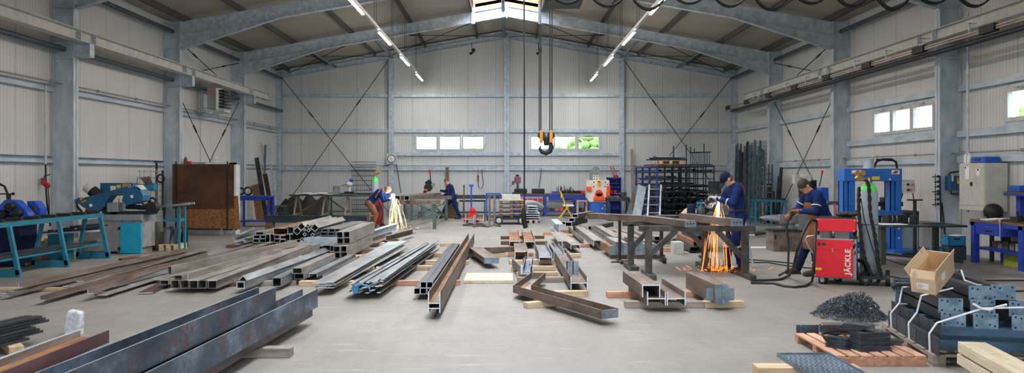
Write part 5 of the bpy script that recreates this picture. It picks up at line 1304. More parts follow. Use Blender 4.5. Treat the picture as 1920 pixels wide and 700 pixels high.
# spot lamps under the roof edge
for k, px in enumerate((886, 1011)):
    t = thing('spot_lamp', P(px, 97, 31.6), 'small black spot lamp hanging near the ridge, %s of the middle post' % ['left', 'right'][k], 'lamp')
    A = At(31.6, t.location); a = A(px-1.5, 80)
    MB().cyl(a, (a.x, 0, .05), .012, 6).build('rod', 'rod', t); MB().box((-.02, -.1, -.02), (.1, .1, .12)).build('housing', 'black', t, None, .01); MB().cyl((0, -.05, -.05), (-.1, -.1, -.1), .05, 12).build('lamp_head', 'black', t)
def hanging_plug(px, py0, py1, lab, loop=True):
    Y = YB-.15; t = thing('hanging_socket', P(px, py1, Y), lab, 'socket'); A = At(Y, t.location)
    MB().cyl(A(px, py0), A(px, py1-12), .008, 5).build('cord', 'dark', t); MB().cyl(A(px, py1-12), A(px, py1), .04, 10, 0, .025).build('plug', 'red_dark', t)
    if loop: MB().path([A(px, py1), A(px, py1+6), A(px+3, py1+12), A(px+7, py1+12), A(px+10, py1+3), A(px+8, py0+12), A(px+7, py0)], .013, 6).build('cable', 'dark', t)
hanging_plug(896.5, 317, 341, 'red plug on a looped cable hanging on the far wall left of the middle post')
hanging_plug(731, 314, 340, 'red plug on a cord below the clock', False)
tubeline('hanging_cable', [P(742, 300, YB-.2), P(746, 325, YB-.25), P(749, 345, YB-.3), P(752, 362, YB-.4)], .02, 'tube_dark', 'dark cable hanging from the rail right of the clock', 'cable')
leaner('leaning_board', P(838.5, 314, YB-.2), P(839, 403, YB-.6), .13, .05, 'wood_dark', 'narrow brown beam leaning on the far wall behind the striding person')
leaner('leaning_board', P(1184.5, 280, YB-.25), P(1187, 402, YB-.7), .1, .05, 'wood_grey', 'tall pale batten leaning on the far wall left of the blue rack')
tubeline('hanging_cable', [P(1015, 316, YB-.15), P(1013, 335, YB-.2), P(1010, 352, YB-.3)], .018, 'tube_dark', 'dark cable hanging behind the long blue bench', 'cable')

# welding table on green trestles
t = thing('welding_table', (-2.75, 23.95, 0), 'steel work table on green legs beside the welding arc', 'table')
mb = MB().box((-.75, -.1, .76), (.72, .12, .88)); mb.build('front_beam', 'mill_brown', t); MB().box((-1.0, 4.6, .76), (.75, 4.85, .88)).build('rear_beam', 'mill_brown', t)
for x, y in ((.56, 0), (.56, 4.7), (-.7, 4.7), (-.65, 0)): MB().box((x-.05, y-.05, 0), (x+.05, y+.05, .76)).build('leg', 'green', t)
mb = MB().beam((.56, 0, .7), (.56, 4.7, .1), .04, .04).beam((.56, 0, .1), (.56, 4.7, .7), .04, .04).beam((-.65, 0, .12), (.56, 0, .45), .04, .04).beam((-.7, 4.7, .1), (.56, 4.7, .65), .04, .04).beam((-.7, 4.7, .65), (.56, 4.7, .1), .04, .04); mb.build('brace', 'green', t)
for k, (p, q) in enumerate((((763, 379), (823, 366)), ((752, 372), (800, 362)))):
    a = P(*p, 23.7+.0*k); b = P(*q, 27.5); a.z = .885; b.z = .885
    bar('square_tube', ('tube', .16, .14, .01), a+V(-.1*k, -.05, 0), b, 'mill_brown', ['brown square tube lying aslant on the welding table', 'second brown tube on the welding table, nearer the arc'][k], 'steel tube', end='cut')
# bench and machines behind
bench('workbench', (-1.9, 30.9, 0), 4.2, .7, .86, 'mill_dark', 'mill_dark', 'dark low bench along the far wall behind the welding table')
t = thing('cutoff_saw', P(804, 367, 30.7), 'small black cut-off saw with a red-tipped lever on the dark bench', 'machine'); t.location.z = .862; A = At(30.7, t.location)
MB().box((-.3, -.2, 0), (.3, .2, .08)).build('base', 'dark', t, None, .01); mb = MB(); mb.cyl(A(803, 352, -.1), A(803, 352, .1), .16, 16); mb.cyl(A(799, 346), A(808, 340), .1, 12).cyl(A(796, 362), A(800, 352), .06, 8); mb.build('saw_head', 'black', t)
MB().cyl(A(810, 350), A(812, 343), .08, 10).build('motor', 'grey', t); MB().cyl(A(808, 344), A(806.5, 326), .02, 8).build('lever', 'dark', t); MB().cyl(A(806.5, 327), A(806, 318), .03, 8).build('grip', 'red', t); MB().ell(A(799, 357, -.1), (.07, .05, .05)).build('red_guard', 'orange', t)
for k, px in enumerate((774, 803)):
    solid(MB().lathe([(.26, 0), (.27, .3), (.26, .6), (.24, .62)], 20), 'steel_drum', 'grey', 'grey drum standing under the welding table, %s one' % ['left', 'right'][k], 'drum', None, (P(px, 0, 30.0).x, 29.7, 0))
# workpieces under bench
block('storage_crate', (P(833, 0, 30.5).x, 29.95, 0), (P(860, 0, 30.5).x, 30.4, .62), 'wood_dark', 'dark brown crate behind the striding person', 'crate')
# shelf rail with pipes
tag(MB().beam(P(862, 377, 31.5), P(912, 377, 31.5), .3, .06).box((P(868, 0, 31.5).x, 31.45, 0), (P(870, 0, 31.5).x, 31.55, .6)).box((P(908, 0, 31.5).x, 31.45, 0), (P(910, 0, 31.5).x, 31.55, .6)).build('pipe_rest', 'mill_dark'), 'dark steel bar rest along the far wall behind the pallet truck', 'bar rest')
for px, lab in ((870, 'thin upright steel rod with a bulb top left of the pallet truck'),):
    c = P(px, 0, 30.2); solid(MB().cyl((0, 0, 0), (0, 0, 1.2), .03, 8).ell((0, 0, 1.22), .05).lathe([(.15, 0), (.15, .03)], 14), 'stand_rod', 'mill_brown', lab, 'stand', None, (c.x, 30.2, 0))
# pallet truck with red parts
t = thing('hand_pallet_truck', (P(886, 0, 28.3).x, 28.3, 0), 'hand pallet truck with blue handle and red base behind the rusty channels', 'pallet truck')
MB().cyl((-.05, .1, .3), (-.05, .15, 1.25), .03, 8).box((-.13, .12, 1.22), (.03, .18, 1.3)).build('handle', 'blue', t); mb = MB().ell((0, 0, .36), (.1, .1, .12)).box((-.12, -.1, .08), (.12, .1, .28)); mb.build('pump', 'red', t, None, .01)
for x in (-.2, .2): MB().box((x-.07, -1.0, .05), (x+.07, 0, .1)).build('fork', 'red', t); MB().cyl((x-.04, .05, .09), (x+.04, .05, .09), .09, 14).build('wheel', 'black', t)
# blue tubular cart with two posts in front
t = thing('tool_cart', (P(925, 0, 28.6).x, 28.6, 0), 'blue tubular cart behind the two dark upright posts', 'cart'); mb = MB()
for x in (-.24, .24):
    for y in (-.3, .3): mb.box((x-.02, y-.02, .1), (x+.02, y+.02, .96))
for z in (.3, .94): mb.box((-.26, -.32, z), (.26, -.28, z+.04)).box((-.26, .28, z), (.26, .32, z+.04)).box((-.26, -.3, z), (-.22, .3, z+.04)).box((.22, -.3, z), (.26, .3, z+.04))
mb.build('frame', 'blue', t); MB().box((-.24, -.3, .3), (.24, .3, .33)).build('shelf', 'wood', t)
for x in (-.22, .22):
    for y in (-.28, .28): MB().cyl((x-.02, y, .05), (x+.02, y, .05), .05, 10).build('wheel', 'black', t)
for k, px in enumerate((918, 927)):
    c = P(px, 0, 25.4); solid(MB().box((-.035, -.035, .02), (.035, .035, .98)).box((-.07, -.14, 0), (.07, .14, .02)), 'steel_post', 'mill_brown', '%s of two dark square posts standing on the floor before the blue cart' % ['left', 'right'][k], 'post', None, (c.x, 25.4, 0))
tag(MB().path([FL(888, 427)+V(0, 0, .02), FL(900, 425)+V(0, 0, .03), FL(912, 427)+V(0, 0, .03), FL(925, 424)+V(0, 0, .03), FL(938, 426)+V(0, 0, .03)], .03, 6).build('floor_chain', 'mill_brown'), 'brown chain lying on the floor before the pallet stack', 'chain')
# stack of pallets on a hand truck
Yp = 26.2; xc = P(959, 0, Yp).x
for k in range(4):
    pallet('wooden_pallet', xc-.4, Yp, xc+.4, Yp+1.1, .14, 'wood', 'wooden pallet in the stack by the pendant control, %s' % ['bottom', 'second', 'third', 'top'][k], 'x', 5, False, 'wood_dark').location.z = .24+.142*k
o = block('wrapped_goods', (xc-.32, Yp+.1, .81), (xc+.3, Yp+.9, .98), 'light_grey', 'pale wrapped goods on top of the pallet stack', 'package')
t = thing('hand_truck', (xc, Yp-.1, 0), 'low transport trolley with grey wheels under the pallet stack', 'trolley')
MB().box((-.45, .1, .2), (.48, 1.3, .24)).box((-.45, .0, .16), (.48, .08, .23)).build('platform', 'dark', t)
for x in (-.42, .34): MB().cyl((x, -.05, .14), (x, .02, .14), .14, 18).cyl((x, -.06, .14), (x, -.05, .14), .08, 14, 1).build('wheel', ['dark', 'light_grey'], t); MB().cyl((x, 1.2, .09), (x, 1.26, .09), .09, 16).build('wheel', 'dark', t)
# galvanised goods beside
Yg = 26.9
for k in range(6):
    a = P(985.5, 0, Yg); bar('galvanised_bar', ('C', .5 if k < 3 else .34, .075, .01), (a.x+.24, Yg, .11+.078*k), (a.x+.24, Yg+1.4, .11+.078*k), 'galv', 'pale galvanised steel channel in the stack right of the pallets', 'steel channel', 'galvanised stack by the pallets')
pallet('wooden_pallet', P(982, 0, Yg).x, Yg-.02, P(1008, 0, Yg).x, Yg+1.2, .105, 'wood', 'wooden pallet under the galvanised channels', 'x', 5, False)
mb = MB(); mb.path([P(985, 380, 27.5), P(995, 379, 27.8), P(1006, 381, 28.2), P(1017, 388, 28.6)], .07, 6); solid(mb, 'curved_rail', 'light_grey', 'pale curved rail lying over the galvanised stack', 'rail')
# long blue bench
Yw = 31.7; x0, x1 = P(960, 0, Yw).x, P(1102, 0, Yw).x
t = thing('workbench', ((x0+x1)/2, Yw, 0), 'long blue workbench covered in tools under the right strip window of the far wall', 'workbench'); w = (x1-x0)/2
MB().box((-w, -.4, .86), (w, .4, .9)).build('worktop', 'wood_dark', t)
for x in (-w+.05, -w+1.32, w-.5, w-.05):
    for y in (-.36, .36): MB().box((x-.05, y-.04, 0), (x+.05, y+.04, .86)).build('leg', 'blue_deep', t)
MB().box((-w, -.39, .78), (w, -.35, .86)).build('apron', 'blue_deep', t)
MB().box((-w+.1, -.35, .16), (w-.1, .36, .21)).build('shelf', 'blue_deep', t); MB().box((-w+.1, -.3, .55), (w-.1, .36, .58)).build('shelf', 'grey', t)
d = MB().box((-.05, -.41, .62), (1.5, .2, .78)).build('drawer', 'blue_deep', t); MB().box((.5, -.44, .68), (.9, -.41, .71)).build('handle', 'dark', d)
random.seed(14)
for k in range(9):
    x = x0+1.4+.19*k; s = random.uniform(.05, .09)
    block('hardware_box', (x-s, Yw-.3, .212), (x+s, Yw-.05, .212+random.uniform(.08, .16)), random.choice(['red_dark', 'wood_dark', 'dark', 'orange', 'mill_brown']), 'small box of fittings on the lower shelf of the long blue bench', 'box', 'boxes under the long blue bench')
for k in range(5):
    x = x0+.3+.21*k; block('red_bin', (x-.08, Yw-.3, .582), (x+.08, Yw-.05, .7), 'red', 'red storage bin on the middle shelf of the long blue bench', 'bin', 'red bins under the long blue bench')
# things on the bench
t = thing('drill_press', (P(970, 0, Yw).x, Yw-.1, .9), 'red-headed drill press on the left end of the long blue bench', 'machine'); A = At(Yw-.1, t.location)
MB().box((-.2, -.2, 0), (.2, .2, .05)).build('base', 'dark', t); MB().cyl((.02, .1, .05), (.02, .1, .5), .04, 10).build('column', 'steel', t); MB().box((-.12, -.15, .42), (.14, .15, .68)).build('head', paint('drill_red', '#8e4a58', .5, 0, .2), t, None, .03); MB().cyl((0, -.08, .15), (0, -.08, .42), .035, 10).cyl((-.12, 0, .4), (-.28, 0, .28), .012, 6).box((-.22, -.1, .35), (-.12, .1, .5)).build('spindle', 'tube_dark', t); MB().cyl((0, 0, .68), (0, 0, .76), .06, 12).build('motor_cap', 'dark', t)
for px0, px1, py0, m, lab in ((964, 988, 353, 'black', 'black case beside the drill press'), (997, 1021, 353.5, 'black', 'wide black box on the long blue bench')):
    a, b = P(px0, 0, Yw), P(px1, 0, Yw); block('tool_case', (a.x, Yw-.15, .902), (b.x, Yw+.2, .902+.19), m, lab, 'case', bevel=.03)
for k in range(3): a = P(1036+5*k, 0, Yw).x; block('blue_bin', (a-.05, Yw-.3, .902), (a+.05, Yw-.1, .99), 'blue', 'small blue bin on the long blue bench', 'bin', 'blue bins on the long blue bench')
for k in range(22):
    x = P(1046+1.6*k, 0, Yw).x; h = random.uniform(.12, .32)
    solid(MB().cyl((0, 0, 0), (random.uniform(-.06, .06), 0, h), .014, 6).cyl((0, 0, 0), (0, 0, .1), .022, 6), 'drill_bit', 'dark', 'dark drill bit standing in the row on the long blue bench', 'drill bit', 'row of drill bits', (x, Yw+random.uniform(-.1, .2), .901))
for px, m in ((1084, 'black'), (1092, 'red')): a = P(px, 0, Yw).x; block('machine_vise', (a-.08, Yw-.25, .902), (a+.08, Yw, 1.02), m, '%s tool box on the right end of the long blue bench' % ('black' if m == 'black' else 'red'), 'box', bevel=.02)
# yellow folding chair
t = thing('folding_chair', (P(1061, 0, 29.6).x, 29.6, 0), 'yellow folding chair with a white seat before the long blue bench', 'chair'); mb = MB()
for y in (-.2, .2): mb.path([(.26, y, 0), (-.02, y, .5), (-.16, y, .92), (-.2, y, 1.0)], .018, 6).path([(-.26, y, 0), (.1, y, .5)], .018, 6)
mb.path([(-.2, -.2, 1.0), (-.23, -.12, 1.04), (-.23, .12, 1.04), (-.2, .2, 1.0)], .018, 6).path([(.26, -.2, .05), (.26, .2, .05)], .014, 6).path([(-.26, -.2, .05), (-.26, .2, .05)], .014, 6); mb.build('frame', 'yellow_sign', t)
MB().box((-.12, -.2, .47), (.3, .2, .53)).build('seat', 'white', t, None, .02); MB().box((-.19, -.19, .78), (-.17, .19, .92), 0).build('backrest', 'yellow_sign', t)
# small wood stand, punching machine
t = thing('wooden_stand', (P(1091, 0, 30.5).x, 30.5, 0), 'pale wooden stand beside the punching machine', 'stand')
for x in (-.17, .17):
    for y in (-.15, .15): MB().box((x-.025, y-.025, 0), (x+.025, y+.025, .62)).build('leg', 'wood', t)
MB().box((-.2, -.2, .62), (.2, .2, .66)).build('top', 'wood', t); MB().box((-.2, -.2, .1), (.2, .2, .13)).build('shelf', 'wood', t); 
Ym = 29.8; t = thing('punching_machine', (P(1121, 0, Ym).x, Ym, 0), 'white and orange punching machine on a blue base by the far wall', 'machine'); A = At(Ym, t.location)
mb = MB(); A.box(mb, 1105, 380, 1142, 410, -.4, .35); base = mb.build('base', 'blue', t, None, .01)
mb = MB(); A.box(mb, 1106, 382, 1122, 408, -.415, -.4); mb.build('door', 'blue_press', base, None, .004)
for k in range(6): c = A(1127+4.5*(k % 3), 385+5*(k//3)); MB().cyl((c.x, -.42, c.z), (c.x, -.4, c.z), .025, 10).build('button', 'white' if k % 2 else 'red', base)
mb = MB(); A.poly(mb, [(1099, 338), (1141, 338), (1142, 362), (1140, 378), (1104, 378), (1099, 370)], -.2, .35); up = mb.build('body', paint('machine_cream', '#e2ded2', .5, 0, .15), t, None, .02)
for px, py in ((1112, 342), (1134, 342), (1112, 350), (1133, 350), (1138, 346)): c = A(px, py); MB().cyl((c.x, -.22, c.z), (c.x, -.19, c.z), .025, 10).build('bolt', 'black', up)
mb = MB(); c = A(1121.5, 362); mb.cyl((c.x, -.36, c.z), (c.x, -.2, c.z), .13, 18); A.box(mb, 1114, 362, 1129, 374, -.36, -.2); A.box(mb, 1111, 370, 1133, 376, -.4, -.2); mb.build('punch_head', 'orange', t, None, .01)
for k in range(4): a = k*PI/4; c = A(1121.5, 362); MB().beam((c.x-.07*math.cos(a), -.37, c.z-.07*math.sin(a)), (c.x+.07*math.cos(a), -.37, c.z+.07*math.sin(a)), .016, .012, 0, (0, 1, 0)).build('star_knob', 'black', t) if k % 2 else None
for x0, y0, x1, y1 in ((1098.5, 350, 1108, 358), (1136, 349, 1142.5, 360), (1135, 360, 1142, 368)): mb = MB(); A.box(mb, x0, y0, x1, y1, -.3, -.15); mb.build('guard', 'orange', t, None, .01)
mb = MB(); A.box(mb, 1118, 339, 1125, 347, -.26, -.2); mb.build('switch', 'yellow_sign', t); c = A(1121.5, 341); MB().cyl((c.x, -.3, c.z), (c.x, -.26, c.z), .035, 12).build('stop_button', 'red', t)
mb = MB(); A.box(mb, 1106, 318, 1120, 338, -.15, .2); c = A(1116, 320); mb.cyl((c.x, -.2, c.z), (c.x, .2, c.z), .16, 18); tw = mb.build('gearbox', paint('gear_grey_green', '#83908a', .5, .2, .25), t, None, .02)
for k in range(6): c = A(1113.5+4.5*(k % 2), 327+4.5*(k//2)); MB().cyl((c.x, -.17, c.z), (c.x, -.15, c.z), .022, 8).build('bolt', 'black', tw)
mb = MB(); A.box(mb, 1111, 325, 1122, 338, -.155, -.148); mb.build('cover_plate', 'white', tw)
# blue tool cabinet
Yc = 30.6; t = thing('tool_cabinet', (P(1152, 0, Yc).x, Yc, 0), 'dark blue open tool cabinet right of the punching machine', 'cabinet'); w = .26
mb = MB().box((-w, -.05, 0), (-w+.03, .4, 1.55)).box((w-.03, -.05, 0), (w, .4, 1.55)).box((-w, .36, 0), (w, .4, 1.55)).box((-w, -.05, 1.5), (w, .4, 1.55)); mb.build('body', 'blue_deep', t)
for z in (.3, .68, .9, 1.15, 1.3): MB().box((-w+.03, -.05, z), (w-.03, .36, z+.03)).build('shelf', 'blue_deep', t)
for k, (x, z, m) in enumerate(((-.1, .931, 'red'), (.05, .931, 'red'), (-.12, .711, 'white'), (.02, .711, 'white'), (.14, .711, 'white'), (-.1, 1.181, 'red_dark'), (.1, 1.331, 'dark'))):
    solid(MB().lathe([(.05, 0), (.055, .1), (.03, .13)], 12), 'spray_can', m, '%s container in the dark blue tool cabinet' % {'red': 'red', 'white': 'white', 'red_dark': 'dark red', 'dark': 'black'}[m], 'can', 'containers in the tool cabinet' if m in ('red', 'white') else None, (t.location.x+x, Yc+.1, z))
for px in (1152, 1157):
    tag(MB().path([P(px, 334, Yc+.1), P(px-2, 326, Yc+.2), P(px-5, 320, Yc+.5), P(px-8, 313, YB-.2)], .02, 6).cyl(P(px, 338, Yc+.1), P(px, 329, Yc+.1), .045, 8).build('supply_cable', 'red_dark'), 'plugged cable rising from the dark blue cabinet, %s' % ('left one' if px == 1152 else 'right one'), 'cable')
# table with vise before the rack, leaning sheets
bench('workbench', (P(1158, 0, 28.6).x, 28.6, 0), .8, .6, .84, 'mill_dark', 'mill_dark', 'dark steel bench with a vise left of the blue rack')
t = thing('bench_vise', (P(1168, 0, 28.4).x, 28.4, .842), 'dark vise on the right end of the dark steel bench', 'vise'); MB().box((-.08, -.1, 0), (.08, .12, .08)).box((-.14, -.09, .08), (-.02, .09, .18)).box((.02, -.09, .08), (.12, .09, .18)).cyl((-.25, 0, .12), (-.1, 0, .12), .02, 8).build('body', 'mill_dark', t, None, .008); MB().cyl((-.24, -.1, .12), (-.24, .1, .12), .01, 6).build('handle', 'steel', t)
bar('wooden_post', ('flat', .1, .8), P(1187, 404, 28.0)*1.0, P(1187, 404, 28.1), 'wood_dark', 'dark post standing below the vise', 'post', end='wood_dark')
leaner('leaning_sheet', P(1204, 349, 28.6), FL(1194, 421)+V(0, .3, .0), .3, .01, 'galv', 'grey steel sheet leaning left of the blue rack', 'sheet')
leaner('leaning_sheet', P(1197, 350, 29.2), FL(1186, 420)+V(0, .9, .0), .3, .01, 'galv_dark', 'dark-stained steel sheet leaning behind the grey one', 'sheet')

# blue rack with long stock
M['rack_blue'] = paint('rack_blue', '#173088', .5, 0, .3)
t = thing('stock_rack', (5.14, 27.0, 0), 'tall blue pigeonhole rack filled with dark bar stock', 'rack'); H = 1.96; nx = 8; W = 1.95; D = 4.3
for y in (0, 1.45, 2.9, D):
    for i in range(nx): x = i*W/(nx-1); q = .03 if i == 0 else .015; MB().box((x-q, y-q, 0), (x+q, y+q, H)).build('upright', 'rack_blue' if i == 0 else 'navy_dark', t)
    for z in (.2, .42, .64, .86, 1.08, 1.3, 1.52, 1.74, 1.93): MB().box((-.03, y-.02, z-.02), (W+.03, y+.02, z+.01)).build('cross_bar', 'dark', t)
for x in (0, W): MB().box((x-.025, 0, H-.04), (x+.025, D, H)).build('side_rail', 'blue_deep', t)
random.seed(17)
zs = [.2, .42, .64, .86, 1.08, 1.3, 1.52, 1.74]
for zi, z in enumerate(zs):
    for i in range(nx-1):
        if zi >= 5 and random.random() < .3: continue
        for q in range(3 if zi < 4 else 2 if zi < 6 else 1):
            x = 5.10+(i+.5)*W/(nx-1)+random.uniform(-.012, .012); s = random.choice([.08, .1, .12, .06]) if q == 0 else .06 if q == 1 else .05
            zz = z+.012+(0, .125, .0)[q]; x += .112 if q == 2 else 0
            y0 = 26.9+random.uniform(-.2, .25)
            bar('stock_bar', random.choice([('tube', s, s, .006), ('L', s, s, .008), ('tube', s*1.2, s*.7, .006), ('flat', s, .02)]), (x, y0, zz), (x, y0+4.2, zz), 'mill_dark', 'dark steel bar in a pigeonhole of the tall blue rack', 'steel bar', 'bar stock in the blue rack', end=random.choice(['mill', 'mill_dark', 'steel', 'mill_dark']))
for zi in range(6): # stock sticking out on the left side
    a = V(5.02, 27.3, .35+.26*zi); bar('stock_bar', ('C', .06, .1, .008), a, a+V(0, 4.0, 0), 'mill_warm' if zi % 2 else 'wood_dark', 'brown bar hung on the left side of the tall blue rack', 'steel bar', 'bars on the left side of the blue rack') if False else None
# things on top of the rack
zt = 1.962
pallet('wooden_pallet', 5.35, 27.6, 6.15, 28.8, .13, 'wood', 'wooden pallet lying on top of the tall blue rack', 'x', 5, False).location.z = zt+.06
for k in range(3): timber((5.0, 27.7+.5*k, zt), (6.6, 27.7+.5*k, zt), .1, .058, 'wood_dark', 'dark batten under the pallet on the blue rack, %s' % ['front', 'middle', 'back'][k], name='batten')
for k in range(3):
    bar('sheet_channel', ('N', .3, .05, .006), (4.95+.12*k, 27.75, zt+.195+.055*k), (6.35-.08*k, 28.0, zt+.195+.055*k), 'galv' if k == 2 else 'mill_dark', ['lowest dark channel on the pallet above the blue rack', 'middle dark channel on the pallet above the blue rack', 'pale top channel on the pallet above the blue rack'][k], 'sheet channel')
t = thing('toothed_rack', (6.4, 27.6, zt), 'steel comb with upright rods on the right of the blue rack top', 'rod rack'); mb = MB()
mb.beam((-.0, 0, .46), (.75, .05, .48), .05, .05).beam((-.2, 0, .03), (.8, 0, .03), .06, .06); mb.build('beam', 'mill_dark', t)
for k in range(11): MB().box((.02+.065*k, -.02, .06), (.05+.065*k, .02, .44)).build('tooth', 'galv_dark', t)
for x, h in ((-.1, .75), (.05, .66), (.52, .78), (.18, .62), (-.55, .7)): MB().cyl((x, .08, .0), (x, .08, h), .02, 6).build('rod', 'dark', t)
# ladder
t = thing('aluminium_ladder', (P(1220, 0, 26.4).x, 26.3, 0), 'short aluminium ladder leaning on the front of the blue rack', 'ladder'); A = At(26.4, t.location)
for s in (-.2, .2): MB().beam((s, -.35, 0), (s+.22, .45, 1.3), .05, .06).build('stile', 'steel', t)
for k in range(5): f = (k+.5)/5; MB().beam((-.2+.22*f, -.35+.8*f, 1.3*f), (.2+.22*f, -.35+.8*f, 1.3*f), .04, .035).build('rung', 'steel', t)
# ------------------------------------------------------------------ right side
# near trestle and far trestle
M['post_green'] = paint('dark_green_post', '#37402f', .6, 0, .3)
M['trestle'] = steel('trestle_steel', '#323334', '#5c5a57', '#55463a', .6, .45, .5, 5)
t = thing('steel_trestle', (0, 12.7, 0), 'near dark steel trestle with diagonal braces carrying the bent beams', 'trestle'); A = At(12.7, t.location)
def bx_px(t_, nm, x0, y0, x1, y1, d0, d1, mat='trestle', bev=.004):
    mb = MB(); A.box(mb, x0, y0, x1, y1, d0, d1); return mb.build(nm, mat, t_, None, bev)
bx_px(t, 'top_beam', 1198, 423.5, 1415, 434, -.05, .05)
for x0, x1 in ((1210, 1222), (1391, 1403)):
    a, b = A(x0, 0), A(x1, 0); MB().box((a.x, -.05, .07), (b.x, .05, A(0, 434).z)).build('leg', 'trestle', t, None, .004)
    MB().box((a.x-.0, -.42, 0), (b.x+.0, .42, .08)).build('foot', 'trestle', t, None, .004)
for p, q in (((1222, 474), (1268, 433)), ((1391, 482), (1345, 433))): MB().beam(A(*p), A(*q), .07, .08).build('brace', 'trestle', t)
t = thing('steel_trestle', (0, 13.8, 0), 'far dark steel trestle half hidden behind the near one', 'trestle'); A = At(13.8, t.location)
bx_px(t, 'top_beam', 1167, 415.5, 1330, 424, -.05, .05)
a, b = A(1177, 0), A(1188, 0); MB().box((a.x, -.05, .07), (b.x, .05, A(0, 421).z)).build('leg', 'trestle', t); MB().box((a.x-.02, -.45, 0), (b.x+.02, .4, .09)).build('foot', 'trestle', t)
a2, b2 = A(1316, 0), A(1327, 0); MB().box((a2.x, -.05, .07), (b2.x, .05, A(0, 421).z)).build('leg', 'trestle', t); MB().box((a2.x-.02, -.4, 0), (b2.x+.02, .4, .09)).build('foot', 'trestle', t)
MB().beam(A(1188, 462), A(1226, 421), .07, .08).build('brace', 'trestle', t); MB().beam(A(1316, 462), A(1280, 421), .07, .08).build('brace', 'trestle', t)
c = FL(1162, 493); t = thing('support_stand', (c.x, c.y, 0), 'thin pole stand with a hooked foot left of the far trestle', 'stand'); A = At(c.y, t.location)
MB().cyl((0, 0, .03), (0, 0, .82), .028, 8).build('pole', 'dark', t); MB().path([A(1145, 498), A(1147, 493), A(1165, 491), A(1188, 492)], .03, 8).path([(0, -.3, .03), (0, .3, .03)], .03, 8).build('foot', 'dark', t); MB().box((-.15, -.05, .8), (.15, .05, .86)).build('head', 'dark', t)
# workpieces on the trestles
def plan_tube(name, pts, w, z, h, mat, lab, ends='blueplate'):
    """mitred rectangular tubes along plan points"""
    o = Vector((pts[0][0], pts[0][1], z)); t = thing(name, o, lab, 'steel frame')
    for (p, q) in zip(pts, pts[1:]):
        mb = MB(); a = V(p[0]-o.x, p[1]-o.y, 0); b = V(q[0]-o.x, q[1]-o.y, 0); extr(mb, section('tube', w, h, .01), (b-a).length, frame(a, b)); mb.build('arm', [mat, mat], t)
    a = V(pts[-1][0]-o.x, pts[-1][1]-o.y, 0); b = a+(V(*pts[-1], 0)-V(*pts[-2], 0)).normalized()
    mb = MB().box((-w/2, 0, 0), (w/2, .012, h))
    for k in range(3): mb.cyl((-w*.28+w*.28*k, .010, h/2), (-w*.28+w*.28*k, .0135, h/2), .013, 10, 1)
    MB_T(mb, frame(a, b)).build('end_plate', [ends, 'black'], t)
    return t
plan_tube('bent_beam', [(1.56, 14.7), (2.42, 13.75), (2.85, 12.25)], .19, .838, .1, 'mill_brown', 'brown bent rectangular beam lying across both trestles')
plan_tube('beam_section', [(3.22, 14.3), (3.63, 12.45)], .2, .838, .115, 'mill_brown', 'straight brown beam lying on the right half of the trestles')
# small table behind with bottle and can
t = thing('small_table', (3.33, 14.95, 0), 'small dark table on castors behind the trestles', 'table'); MB().box((-.5, -.25, .84), (.5, .3, .88)).build('top', 'dark', t)
for x in (-.4, .42): MB().box((x-.03, -.03, .06), (x+.03, .03, .84)).build('leg', 'dark', t); MB().box((x-.04, -.3, .05), (x+.04, .3, .1)).build('foot', 'dark', t); MB().cyl((x-.03, -.27, .05), (x+.03, -.27, .05), .05, 10).build('castor', 'black', t)
c = P(1314, 398, 14.85); t = thing('spray_bottle', (c.x, 14.85, .882), 'dark spray bottle with a blue trigger on the small dark table', 'bottle')
MB().lathe([(.075, 0), (.085, .03), (.08, .12), (.03, .19), (.025, .22)], 14).build('body', 'tube_dark', t); MB().box((-.08, -.02, .22), (.04, .02, .26)).cyl((-.05, 0, .22), (-.08, 0, .16), .012, 6).build('trigger', 'plastic_teal', t)
c = P(1296, 400, 14.8); solid(MB().lathe([(.075, 0), (.08, .02), (.08, .2), (.06, .215)], 16), 'canister', 'navy_dark', 'dark canister before the brown paper on the small table', 'can', None, (c.x, 14.8, .882))
mb = MB(); q = [P(1277, 400, 15.0), P(1306, 400, 15.05), P(1305, 392, 15.1), P(1297, 385, 15.15), P(1285, 392, 15.1)]; mb.add([tuple(p) for p in q]+[tuple(p+V(0, .02, 0)) for p in q], [(0, 1, 2, 3, 4), (9, 8, 7, 6, 5)]+[(i, i+5, (i+1) % 5+5, (i+1) % 5) for i in range(5)]); solid(mb, 'paper_bag', 'cardboard', 'crumpled brown paper behind the dark canister', 'paper')
# light blue folding stand behind the person grinding
t = thing('folding_stand', (P(1389, 0, 14.2).x, 14.2, 0), 'light blue A-frame stand right of the person grinding', 'stand')
for s in (-1, 1): MB().beam((0, s*.05, .95), (.0+.02*s, s*.28, 0), .05, .05, 0, (1, 0, 0)).build('leg', 'turq_frame', t); MB().beam((.03, s*.05, .95), (.16, s*.2, .0), .03, .03, 0, (1, 0, 0)).build('leg', 'galv', t)
MB().box((-.06, -.12, .93), (.08, .12, .99)).build('head', 'dark', t)

